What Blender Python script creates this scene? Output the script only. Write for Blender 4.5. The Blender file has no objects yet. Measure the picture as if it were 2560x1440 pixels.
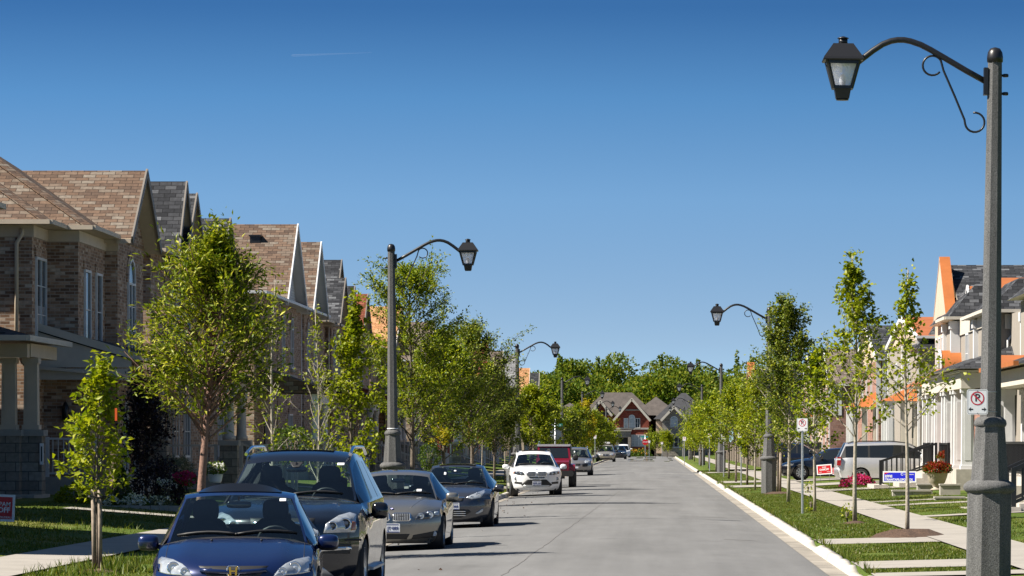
import bpy, bmesh, math, random
import numpy as np
from mathutils import Vector, Matrix, Euler
from mathutils.bvhtree import BVHTree
R = math.radians
C = bpy.context.scene.collection
scene = bpy.context.scene
# ------------------------------------------------------------------ camera, sky, sun, exposure
CAMZ = 1.92
FPX = 9800.0                       # focal length in photo pixels (2560 wide): a long telephoto
cam_d = bpy.data.cameras.new('camera'); cam = bpy.data.objects.new('camera', cam_d); C.objects.link(cam)
cam_d.sensor_width = 36; cam_d.lens = FPX/2560*36
cam_d.shift_x = -355/2560; cam_d.shift_y = 388/2560
cam_d.clip_start = 1; cam_d.clip_end = 6000
cam.location = (0, 0, CAMZ); cam.rotation_euler = (R(90), 0, 0)
scene.camera = cam
SUN_EL = R(46)
sun_to = Vector((-math.cos(SUN_EL), -0.25*math.cos(SUN_EL), math.sin(SUN_EL))).normalized()   # direction towards the sun
sl = bpy.data.lights.new('sun', 'SUN'); sl.energy = 5.0; sl.angle = R(.53); sl.color = (1, .93, .82)
so = bpy.data.objects.new('sun', sl); C.objects.link(so); so.location = (-40, 0, 60)
so.rotation_euler = sun_to.to_track_quat('Z', 'Y').to_euler()
w = bpy.data.worlds.new('World'); scene.world = w; w.use_nodes = True
nt = w.node_tree; nt.nodes.clear()
tc = nt.nodes.new('ShaderNodeTexCoord'); sp = nt.nodes.new('ShaderNodeSeparateXYZ'); cb = nt.nodes.new('ShaderNodeCombineXYZ')
ab = nt.nodes.new('ShaderNodeMath'); ab.operation = 'ABSOLUTE'
ma = nt.nodes.new('ShaderNodeMath'); ma.operation = 'MULTIPLY_ADD'; ma.inputs[1].default_value = 7.5; ma.inputs[2].default_value = .17
nm = nt.nodes.new('ShaderNodeVectorMath'); nm.operation = 'NORMALIZE'
sky = nt.nodes.new('ShaderNodeTexSky'); sky.sky_type = 'NISHITA'; sky.sun_disc = False
sky.sun_elevation = SUN_EL; sky.sun_rotation = math.atan2(sun_to.x, sun_to.y)
sky.altitude = 1500; sky.air_density = 1.0; sky.dust_density = .2; sky.ozone_density = 4.0
bg = nt.nodes.new('ShaderNodeBackground'); bg.inputs[1].default_value = .082
out = nt.nodes.new('ShaderNodeOutputWorld')
L = nt.links
L.new(tc.outputs['Generated'], sp.inputs[0]); L.new(sp.outputs[0], cb.inputs[0]); L.new(sp.outputs[1], cb.inputs[1])
L.new(sp.outputs[2], ab.inputs[0]); L.new(ab.outputs[0], ma.inputs[0]); L.new(ma.outputs[0], cb.inputs[2])
L.new(cb.outputs[0], nm.inputs[0]); L.new(nm.outputs[0], sky.inputs[0])
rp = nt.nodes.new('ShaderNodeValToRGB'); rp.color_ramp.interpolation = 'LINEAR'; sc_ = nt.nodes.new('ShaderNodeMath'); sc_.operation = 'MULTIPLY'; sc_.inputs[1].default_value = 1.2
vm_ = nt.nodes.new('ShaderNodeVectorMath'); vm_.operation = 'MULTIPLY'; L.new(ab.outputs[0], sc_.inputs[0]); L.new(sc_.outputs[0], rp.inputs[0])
SKYR = [(0, (1.78, 1.52, 1.07)), (.0316, (1.66, 1.42, 1.05)), (.075, (1.34, 1.51, 1.28)), (.105, (.80, 1.22, 1.20)), (.132, (.38, .74, .89)), (.168, (.32, .66, .84)), (.42, (.36, .62, .74)), (.72, (.62, .64, .58)), (1, (.76, .72, .62))]  # upper stops, above the view, made paler to neutralise the ambient fill
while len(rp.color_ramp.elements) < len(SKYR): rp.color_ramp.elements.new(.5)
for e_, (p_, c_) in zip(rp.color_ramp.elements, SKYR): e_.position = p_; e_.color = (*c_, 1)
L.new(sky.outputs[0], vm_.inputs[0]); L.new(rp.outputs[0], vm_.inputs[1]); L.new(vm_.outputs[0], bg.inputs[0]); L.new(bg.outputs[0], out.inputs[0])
vs = scene.view_settings; vs.view_transform = 'Standard'; vs.look = 'None'; vs.gamma = 1; vs.exposure = 1.22
scene.cycles.max_bounces = 8; scene.cycles.transparent_max_bounces = 16
scene.cycles.caustics_reflective = False; scene.cycles.caustics_refractive = False

def P(px, py, D):                  # a photo pixel at depth D, in metres
    return Vector(((px-1635)*D/FPX, D, CAMZ-(py-1108)*D/FPX))
def PX(px, D): return (px-1635)*D/FPX

# ------------------------------------------------------------------ materials
def nodes(name):
    m = bpy.data.materials.new(name); m.use_nodes = True
    t = m.node_tree; b = t.nodes['Principled BSDF']; return m, t, b
def mat(name, col, rough=.6, metal=0., nscale=None, namt=.2, bump=0., bscale=None, coat=0., spec=.5, detail=4, coords='Object'):
    m, t, b = nodes(name)
    b.inputs['Base Color'].default_value = (*col, 1); b.inputs['Roughness'].default_value = rough
    b.inputs['Metallic'].default_value = metal; b.inputs['Coat Weight'].default_value = coat
    b.inputs['Coat Roughness'].default_value = .04; b.inputs['Specular IOR Level'].default_value = spec
    if nscale or bump:
        c = t.nodes.new('ShaderNodeTexCoord')
    if nscale:
        n = t.nodes.new('ShaderNodeTexNoise'); n.inputs['Scale'].default_value = nscale; n.inputs['Detail'].default_value = detail
        n.inputs['Roughness'].default_value = .65
        r = t.nodes.new('ShaderNodeValToRGB'); e = r.color_ramp.elements
        e[0].position = .3; e[1].position = .7
        e[0].color = (*[x*(1-namt) for x in col], 1); e[1].color = (*[min(1, x*(1+namt)) for x in col], 1)
        t.links.new(c.outputs[coords], n.inputs['Vector']); t.links.new(n.outputs['Fac'], r.inputs[0]); t.links.new(r.outputs[0], b.inputs['Base Color'])
    if bump:
        n2 = t.nodes.new('ShaderNodeTexNoise'); n2.inputs['Scale'].default_value = bscale or 40; n2.inputs['Detail'].default_value = 3
        bp = t.nodes.new('ShaderNodeBump'); bp.inputs['Strength'].default_value = bump; bp.inputs['Distance'].default_value = .02
        t.links.new(c.outputs[coords], n2.inputs['Vector']); t.links.new(n2.outputs['Fac'], bp.inputs['Height']); t.links.new(bp.outputs[0], b.inputs['Normal'])
    return m
def brickmat(name, cols, mortar, bw, bh, ms=.006, rough=.85, bump=.4, pos=None):
    """courses laid in metres on the UV; every brick takes a colour of its own from the ramp"""
    m, t, b = nodes(name)
    uv = t.nodes.new('ShaderNodeUVMap')
    br = t.nodes.new('ShaderNodeTexBrick'); br.inputs['Scale'].default_value = 1
    br.inputs['Color1'].default_value = (0, 0, 0, 1); br.inputs['Color2'].default_value = (1, 1, 1, 1)
    br.inputs['Mortar Size'].default_value = ms; br.inputs['Brick Width'].default_value = bw; br.inputs['Row Height'].default_value = bh
    br.inputs['Mortar Smooth'].default_value = .1; br.inputs['Bias'].default_value = 0
    ra = t.nodes.new('ShaderNodeValToRGB'); ra.color_ramp.interpolation = 'LINEAR'
    el = ra.color_ramp.elements
    while len(el) < len(cols): el.new(.5)
    for i, c in enumerate(cols):
        el[i].position = i/(len(cols)-1) if pos is None else pos[i]; el[i].color = (*c, 1)
    no = t.nodes.new('ShaderNodeTexNoise'); no.inputs['Scale'].default_value = 9; no.inputs['Detail'].default_value = 5
    mr = t.nodes.new('ShaderNodeMapRange'); mr.inputs[1].default_value = .3; mr.inputs[2].default_value = .7; mr.inputs[3].default_value = .78; mr.inputs[4].default_value = 1.18
    mu = t.nodes.new('ShaderNodeVectorMath'); mu.operation = 'MULTIPLY'
    mx = t.nodes.new('ShaderNodeMix'); mx.data_type = 'RGBA'
    mx.inputs[7].default_value = (*mortar, 1)
    bp = t.nodes.new('ShaderNodeBump'); bp.inputs['Strength'].default_value = bump; bp.inputs['Distance'].default_value = .01; bp.invert = True
    k = t.links.new
    k(uv.outputs[0], br.inputs['Vector']); k(uv.outputs[0], no.inputs['Vector']); k(br.outputs['Color'], ra.inputs[0])
    k(no.outputs['Fac'], mr.inputs[0]); k(ra.outputs[0], mu.inputs[0]); k(mr.outputs[0], mu.inputs[1])
    k(br.outputs['Fac'], mx.inputs[0]); k(mu.outputs[0], mx.inputs[6]); k(mx.outputs[2], b.inputs['Base Color'])
    k(br.outputs['Fac'], bp.inputs['Height']); k(bp.outputs[0], b.inputs['Normal'])
    b.inputs['Roughness'].default_value = rough; b.inputs['Specular IOR Level'].default_value = .2
    return m
def leafmat(name, cols, trans=.4):
    m, t, b = nodes(name); o = t.nodes['Material Output']
    g = t.nodes.new('ShaderNodeNewGeometry'); ra = t.nodes.new('ShaderNodeValToRGB'); el = ra.color_ramp.elements
    while len(el) < len(cols): el.new(.5)
    for i, c in enumerate(cols): el[i].position = i/(len(cols)-1); el[i].color = (*c, 1)
    tr = t.nodes.new('ShaderNodeBsdfTranslucent'); mx = t.nodes.new('ShaderNodeMixShader'); mx.inputs[0].default_value = trans
    vm = t.nodes.new('ShaderNodeVectorMath'); vm.operation = 'MULTIPLY'; vm.inputs[1].default_value = (1.5, 1.5, .5)
    k = t.links.new
    k(g.outputs['Random Per Island'], ra.inputs[0]); k(ra.outputs[0], b.inputs['Base Color']); k(ra.outputs[0], vm.inputs[0]); k(vm.outputs[0], tr.inputs[0])
    k(b.outputs[0], mx.inputs[1]); k(tr.outputs[0], mx.inputs[2]); k(mx.outputs[0], o.inputs[0])
    b.inputs['Roughness'].default_value = .45; b.inputs['Specular IOR Level'].default_value = .22
    return m
def paint(name, col, metal=.35, rough=.32):
    m, t, b = nodes(name)
    b.inputs['Base Color'].default_value = (*col, 1); b.inputs['Metallic'].default_value = metal; b.inputs['Roughness'].default_value = rough
    b.inputs['Coat Weight'].default_value = 1; b.inputs['Coat Roughness'].default_value = .03
    c = t.nodes.new('ShaderNodeTexCoord'); n = t.nodes.new('ShaderNodeTexNoise'); n.inputs['Scale'].default_value = 2.5; n.inputs['Detail'].default_value = 6
    mr = t.nodes.new('ShaderNodeMapRange'); mr.inputs[3].default_value = rough*.8; mr.inputs[4].default_value = rough*1.35
    t.links.new(c.outputs['Object'], n.inputs['Vector']); t.links.new(n.outputs['Fac'], mr.inputs[0]); t.links.new(mr.outputs[0], b.inputs['Roughness'])
    return m
def glassmat(name, tint, refl=1.0):
    m, t, b = nodes(name); o = t.nodes['Material Output']; t.nodes.remove(b)
    tr = t.nodes.new('ShaderNodeBsdfTransparent'); tr.inputs[0].default_value = (*tint, 1)
    gl = t.nodes.new('ShaderNodeBsdfGlossy'); gl.inputs['Roughness'].default_value = .02; gl.inputs[0].default_value = (1, 1, 1, 1)
    fr = t.nodes.new('ShaderNodeLayerWeight'); fr.inputs[0].default_value = .5
    pw = t.nodes.new('ShaderNodeMath'); pw.operation = 'POWER'; pw.inputs[1].default_value = 5
    mt = t.nodes.new('ShaderNodeMath'); mt.operation = 'MULTIPLY_ADD'; mt.inputs[1].default_value = .9; mt.inputs[2].default_value = .055*refl; mt.use_clamp = True
    t.links.new(fr.outputs['Facing'], pw.inputs[0])
    mx = t.nodes.new('ShaderNodeMixShader')
    t.links.new(pw.outputs[0], mt.inputs[0]); t.links.new(mt.outputs[0], mx.inputs[0]); t.links.new(tr.outputs[0], mx.inputs[1]); t.links.new(gl.outputs[0], mx.inputs[2]); t.links.new(mx.outputs[0], o.inputs[0])
    return m
K = {}
K['white'] = mat('white_paint', (.62, .625, .63), .5, nscale=3, namt=.05)
K['offwhite'] = mat('cream_paint', (.52, .48, .41), .6, nscale=3, namt=.06)
K['taupe'] = mat('taupe_trim', (.54, .455, .35), .6, nscale=2, namt=.08)
K['greytrim'] = mat('grey_trim', (.48, .44, .38), .5, nscale=2, namt=.08)
K['siding'] = brickmat('pale_siding', [(.5, .54, .56), (.55, .58, .6)], (.3, .33, .35), 60, .11, .008)
K['black'] = mat('black_metal', (.012, .012, .014), .38, .0, spec=.5)
K['blackp'] = mat('black_plastic', (.015, .015, .016), .55)
K['blackgloss'] = mat('black_gloss', (.006, .006, .007), .12, coat=.5)
K['rubber'] = mat('tyre_rubber', (.018, .018, .019), .8, nscale=30, namt=.3)
K['rim'] = mat('alloy', (.55, .56, .58), .28, .9)
K['chrome'] = mat('chrome', (.82, .83, .85), .08, 1)
K['steel'] = mat('galvanised_steel', (.45, .47, .49), .42, .75, nscale=20, namt=.15)
K['conc'] = mat('pale_concrete', (.40, .37, .33), .9, nscale=2.2, namt=.22, bump=.25, bscale=60)
K['walk'] = mat('pavement_concrete', (.285, .262, .232), .9, nscale=1.2, namt=.12, bump=.2, bscale=50)
K['stone'] = brickmat('grey_stone_blocks', [(.17, .152, .128), (.28, .25, .208), (.22, .198, .168), (.34, .31, .262)], (.12, .108, .093), .52, .24, .012, bump=.8)
K['stonecap'] = mat('limestone', (.34, .32, .285), .85, nscale=6, namt=.12)
K['glasswin'] = mat('window_glass', (.02, .026, .03), .12, spec=.25, nscale=1.5, namt=.5)
K['curtain'] = mat('window_blind', (.30, .33, .36), .3, coat=1, nscale=1, namt=.25)
K['brown'] = brickmat('brown_brick', [(.15, .088, .058), (.27, .165, .105), (.35, .222, .145), (.43, .31, .23), (.52, .43, .34)], (.36, .31, .26), .267, .089, .009, pos=[0, .35, .65, .88, 1])
K['tanbrick'] = brickmat('tan_brick', [(.30, .20, .13), (.40, .28, .19), (.46, .34, .235)], (.24, .2, .165), .267, .089, .009)
K['redbrick'] = brickmat('red_brick', [(.17, .032, .02), (.24, .05, .03), (.29, .07, .045)], (.17, .07, .05), .267, .089, .009)
K['pinkbrick'] = brickmat('rose_brick', [(.22, .11, .085), (.31, .17, .13), (.36, .21, .17)], (.2, .14, .12), .267, .089, .009)
K['stucco'] = mat('beige_stucco', (.26, .232, .2), .9, nscale=3, namt=.07, bump=.2, bscale=90)
K['peach'] = mat('cream_siding', (.50, .38, .29), .7, nscale=2, namt=.05)
def shing(n, cols, pos=None): return brickmat(n, cols, tuple(x*.32 for x in cols[0]), .37, .172, .008, .9, .6, pos)
K['sh_tan'] = shing('tan_shingles', [(.080, .055, .042), (.118, .076, .053), (.15, .10, .071), (.145, .112, .087), (.185, .158, .13)], [0, .3, .6, .8, 1])
K['sh_grey'] = shing('charcoal_shingles', [(.016, .017, .02), (.032, .034, .039), (.052, .054, .06), (.125, .13, .14)], [0, .45, .8, 1])
K['sh_red'] = shing('red_brown_shingles', [(.12, .035, .02), (.2, .06, .032), (.25, .085, .05)])
K['sh_orange'] = shing('orange_tan_shingles', [(.31, .15, .065), (.42, .215, .10), (.46, .27, .14)])
K['sh_brown'] = shing('brown_grey_shingles', [(.09, .07, .06), (.15, .115, .095), (.21, .17, .145)])
K['sh_pale'] = shing('pale_grey_shingles', [(.13, .13, .135), (.2, .2, .205), (.28, .28, .28)])
K['far_grey'] = mat('far_charcoal_roof', (.04, .041, .046), .9, nscale=1.5, namt=.25); K['far_brown'] = mat('far_brown_roof', (.078, .066, .06), .9, nscale=1.5, namt=.25)
K['rake'] = mat('dark_rake_board', (.17, .15, .13), .6, nscale=2, namt=.1)
K['copper'] = mat('new_copper', (.40, .128, .034), .5, .15, nscale=1.4, namt=.12, spec=.5)
K['soil'] = mat('mulch', (.075, .043, .027), 1, nscale=25, namt=.6, bump=1, bscale=50)
K['bark'] = mat('bark', (.13, .105, .08), .9, nscale=14, namt=.5, bump=.6, bscale=30)
K['barkred'] = mat('reddish_bark', (.20, .115, .085), .85, nscale=14, namt=.35, bump=.5, bscale=30)
K['barkpale'] = mat('pale_bark', (.30, .265, .21), .85, nscale=16, namt=.4, bump=.4, bscale=30)
K['wood'] = mat('weathered_stake', (.24, .19, .145), .85, nscale=10, namt=.3)
K['fencewood'] = brickmat('fence_boards', [(.16, .13, .105), (.23, .195, .16), (.2, .165, .135)], (.05, .04, .035), .14, 60, .012)
def aggmat():
    m = mat('exposed_aggregate', (.1, .1, .1), .9, nscale=75, namt=.62, bump=.5, bscale=110, detail=5); t = m.node_tree; k = t.links.new; b = t.nodes['Principled BSDF']
    c = t.nodes.new('ShaderNodeTexCoord'); mp = t.nodes.new('ShaderNodeMapping'); mp.inputs['Scale'].default_value = (9, 9, .7); n = t.nodes.new('ShaderNodeTexNoise'); n.inputs['Scale'].default_value = 1; n.inputs['Detail'].default_value = 5
    r = t.nodes.new('ShaderNodeMapRange'); r.inputs[1].default_value = .3; r.inputs[2].default_value = .7; r.inputs[3].default_value = .68; r.inputs[4].default_value = 1.2
    v = t.nodes.new('ShaderNodeVectorMath'); v.operation = 'MULTIPLY'; src = b.inputs['Base Color'].links[0].from_socket
    k(c.outputs['Object'], mp.inputs[0]); k(mp.outputs[0], n.inputs['Vector']); k(n.outputs['Fac'], r.inputs[0]); k(src, v.inputs[0]); k(r.outputs[0], v.inputs[1]); k(v.outputs[0], b.inputs['Base Color']); return m
K['agg'] = aggmat()
K['red'] = mat('sign_red', (.55, .012, .02), .4)
K['blue'] = mat('sign_blue', (.015, .02, .62), .4)
K['signwhite'] = mat('sign_white', (.82, .82, .84), .4)
K['signgreen'] = mat('sign_green', (.03, .30, .26), .4)
K['noparkred'] = mat('prohibition_red', (.55, .01, .04), .4)
K['terracotta'] = mat('stone_planter', (.36, .315, .25), .8, nscale=8, namt=.15)
K['orange'] = mat('orange_ribbon', (.75, .10, .01), .6)
K['lf_bright'] = leafmat('bright_leaves', [(.10, .15, .006), (.18, .225, .008), (.25, .28, .010), (.31, .32, .016)], .36)
K['lf_mid'] = leafmat('green_leaves', [(.045, .085, .006), (.12, .175, .008), (.215, .26, .010), (.36, .37, .025)], .32)
K['lf_dark'] = leafmat('dark_leaves', [(.032, .06, .008), (.085, .13, .011), (.155, .19, .016), (.32, .33, .06)], .28)
K['lf_zelk'] = leafmat('long_leaves', [(.06, .10, .005), (.12, .165, .006), (.20, .23, .010), (.46, .45, .06)], .26)
K['lf_yellow'] = leafmat('yellow_leaves', [(.30, .25, .01), (.42, .32, .015), (.2, .22, .02)], .4)
K['lf_purple'] = leafmat('purple_leaves', [(.012, .008, .012), (.022, .012, .018), (.035, .022, .03)], .15)
K['lf_shrub'] = leafmat('shrub_leaves', [(.03, .06, .008), (.06, .10, .012), (.10, .15, .016)], .3)
K['lf_silver'] = leafmat('silver_leaves', [(.10, .12, .09), (.15, .17, .13)], .3)
K['wood_far'] = leafmat('far_leaves', [(.045, .08, .015), (.088, .138, .019), (.145, .185, .023), (.225, .22, .03)], .32); K['wood_far'].node_tree.nodes['Principled BSDF'].inputs['Specular IOR Level'].default_value = .05
K['fl_white'] = leafmat('white_petals', [(.6, .6, .6), (.8, .8, .8)], .3)
K['fl_red'] = leafmat('red_petals', [(.13, .006, .006), (.25, .012, .008), (.34, .05, .01)], .3)
K['fl_mag'] = leafmat('magenta_petals', [(.35, .01, .11), (.5, .03, .2), (.42, .02, .05)], .3)
K['fl_or'] = leafmat('orange_petals', [(.5, .15, .01), (.6, .35, .02)], .3)
K['lens'] = mat('headlamp_lens', (.42, .45, .48), .12, .35, coat=1, nscale=9, namt=.3)
K['lensdark'] = mat('dark_headlamp_lens', (.05, .055, .065), .08, .3, coat=1, nscale=20, namt=.8)
K['bowl'] = mat('lamp_reflector', (.62, .64, .66), .2, .35)
K['amber'] = mat('amber_lens', (.30, .10, .03), .15, coat=1)
K['taillight'] = mat('tail_lens', (.38, .008, .012), .12, coat=1)
K['seat'] = mat('dark_seat_cloth', (.022, .022, .025), .9)
K['seatbeige'] = mat('beige_leather', (.34, .27, .19), .6)
K['plate'] = mat('plate_white', (.66, .68, .72), .4)
K['platblue'] = mat('plate_blue', (.02, .035, .16), .4)
K['windscreen'] = glassmat('windscreen_glass', (.74, .86, .87), 1.3)
K['sideglass'] = mat('tinted_glass', (.012, .015, .018), .03, spec=.8)
K['lampglass'] = glassmat('lantern_glass', (.80, .84, .9), 2.5)
def cloudy(m):
    t = m.node_tree; o = t.nodes['Material Output']; src = o.inputs[0].links[0].from_socket; d = t.nodes.new('ShaderNodeBsdfTranslucent'); d.inputs[0].default_value = (.9, .92, .95, 1); x = t.nodes.new('ShaderNodeMixShader')
    n = t.nodes.new('ShaderNodeTexNoise'); n.inputs['Scale'].default_value = 6; n.inputs['Distortion'].default_value = 2; r = t.nodes.new('ShaderNodeMapRange'); r.inputs[1].default_value = .35; r.inputs[2].default_value = .65; r.inputs[3].default_value = .25; r.inputs[4].default_value = .8
    c = t.nodes.new('ShaderNodeTexCoord'); t.links.new(c.outputs['Object'], n.inputs['Vector']); t.links.new(n.outputs['Fac'], r.inputs[0]); t.links.new(r.outputs[0], x.inputs[0]); t.links.new(src, x.inputs[1]); t.links.new(d.outputs[0], x.inputs[2]); t.links.new(x.outputs[0], o.inputs[0])
cloudy(K['lampglass'])
K['gold'] = mat('gold_trim', (.75, .45, .08), .2, 1)

def grassmat():
    m, t, b = nodes('lawn_grass'); k = t.links.new
    c = t.nodes.new('ShaderNodeTexCoord')
    def noise(s, d, sc=(1, 1, 1)):
        mp = t.nodes.new('ShaderNodeMapping'); mp.inputs['Scale'].default_value = sc
        n = t.nodes.new('ShaderNodeTexNoise'); n.inputs['Scale'].default_value = s; n.inputs['Detail'].default_value = d
        k(c.outputs['Object'], mp.inputs[0]); k(mp.outputs[0], n.inputs['Vector']); return n
    n1 = noise(.55, 4, (1, .35, 1)); n2 = noise(40, 2, (1, .35, 1))
    r1 = t.nodes.new('ShaderNodeValToRGB'); e = r1.color_ramp.elements; e[0].position = .32; e[1].position = .72
    e[0].color = (.055, .085, .013, 1); e[1].color = (.14, .135, .035, 1)
    e3 = e.new(.5); e3.color = (.075, .115, .015, 1)
    r2 = t.nodes.new('ShaderNodeMapRange'); r2.inputs[1].default_value = .3; r2.inputs[2].default_value = .7; r2.inputs[3].default_value = .45; r2.inputs[4].default_value = 1.5
    v = t.nodes.new('ShaderNodeVectorMath'); v.operation = 'MULTIPLY'
    k(n1.outputs['Fac'], r1.inputs[0]); k(n2.outputs['Fac'], r2.inputs[0]); k(r1.outputs[0], v.inputs[0]); k(r2.outputs[0], v.inputs[1]); k(v.outputs[0], b.inputs['Base Color'])
    bp = t.nodes.new('ShaderNodeBump'); bp.inputs['Strength'].default_value = .8; bp.inputs['Distance'].default_value = .05
    k(n2.outputs['Fac'], bp.inputs['Height']); k(bp.outputs[0], b.inputs['Normal']); b.inputs['Roughness'].default_value = .9; b.inputs['Specular IOR Level'].default_value = .15
    return m
K['grass'] = grassmat()
K['blade'] = leafmat('grass_blades', [(.04, .07, .009), (.075, .115, .012), (.115, .145, .018), (.2, .18, .06)], .3)
def roadmat():
    m, t, b = nodes('asphalt'); k = t.links.new
    c = t.nodes.new('ShaderNodeTexCoord')
    def noise(s, d, sc):
        mp = t.nodes.new('ShaderNodeMapping'); mp.inputs['Scale'].default_value = sc
        n = t.nodes.new('ShaderNodeTexNoise'); n.inputs['Scale'].default_value = s; n.inputs['Detail'].default_value = d; n.inputs['Roughness'].default_value = .7
        k(c.outputs['Object'], mp.inputs[0]); k(mp.outputs[0], n.inputs['Vector']); return n
    n1 = noise(.5, 5, (1, .25, 1)); n2 = noise(60, 2, (1, 1, 1)); n3 = noise(1.0, 3, (1.1, .03, 1))
    r1 = t.nodes.new('ShaderNodeValToRGB'); e = r1.color_ramp.elements; e[0].position = .3; e[1].position = .7
    e[0].color = (.136, .136, .136, 1); e[1].color = (.174, .174, .174, 1)
    r2 = t.nodes.new('ShaderNodeMapRange'); r2.inputs[1].default_value = .25; r2.inputs[2].default_value = .75; r2.inputs[3].default_value = .8; r2.inputs[4].default_value = 1.2
    r3 = t.nodes.new('ShaderNodeMapRange'); r3.inputs[1].default_value = .3; r3.inputs[2].default_value = .7; r3.inputs[3].default_value = .86; r3.inputs[4].default_value = 1.08
    v = t.nodes.new('ShaderNodeVectorMath'); v.operation = 'MULTIPLY'; v2 = t.nodes.new('ShaderNodeVectorMath'); v2.operation = 'MULTIPLY'
    k(n1.outputs['Fac'], r1.inputs[0]); k(n2.outputs['Fac'], r2.inputs[0]); k(n3.outputs['Fac'], r3.inputs[0])
    k(r1.outputs[0], v.inputs[0]); k(r2.outputs[0], v.inputs[1]); k(v.outputs[0], v2.inputs[0]); k(r3.outputs[0], v2.inputs[1]); k(v2.outputs[0], b.inputs['Base Color'])
    n4 = noise(.42, 5, (1, .5, 1)); r4 = t.nodes.new('ShaderNodeMapRange'); r4.inputs[1].default_value = .60; r4.inputs[2].default_value = .72; r4.inputs[3].default_value = 1; r4.inputs[4].default_value = .84
    v3 = t.nodes.new('ShaderNodeVectorMath'); v3.operation = 'MULTIPLY'; k(n4.outputs['Fac'], r4.inputs[0]); k(v2.outputs[0], v3.inputs[0]); k(r4.outputs[0], v3.inputs[1]); k(v3.outputs[0], b.inputs['Base Color'])
    b.inputs['Roughness'].default_value = .92; b.inputs['Specular IOR Level'].default_value = .1
    return m
K['road'] = roadmat()
K['sheen'] = mat('mirage_gloss', (.15, .15, .15), .06, spec=.6)  # mirror-smooth asphalt tone standing in for a mirage's reflection
K['crack'] = mat('crack_sealant', (.138, .128, .122), .85)
K['gutterc'] = mat('stained_gutter_concrete', (.25, .225, .19), .9, nscale=.9, namt=.38, bump=.2, bscale=50)
K['marking'] = mat('worn_road_paint', (.42, .41, .39), .8, nscale=6, namt=.25)

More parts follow.
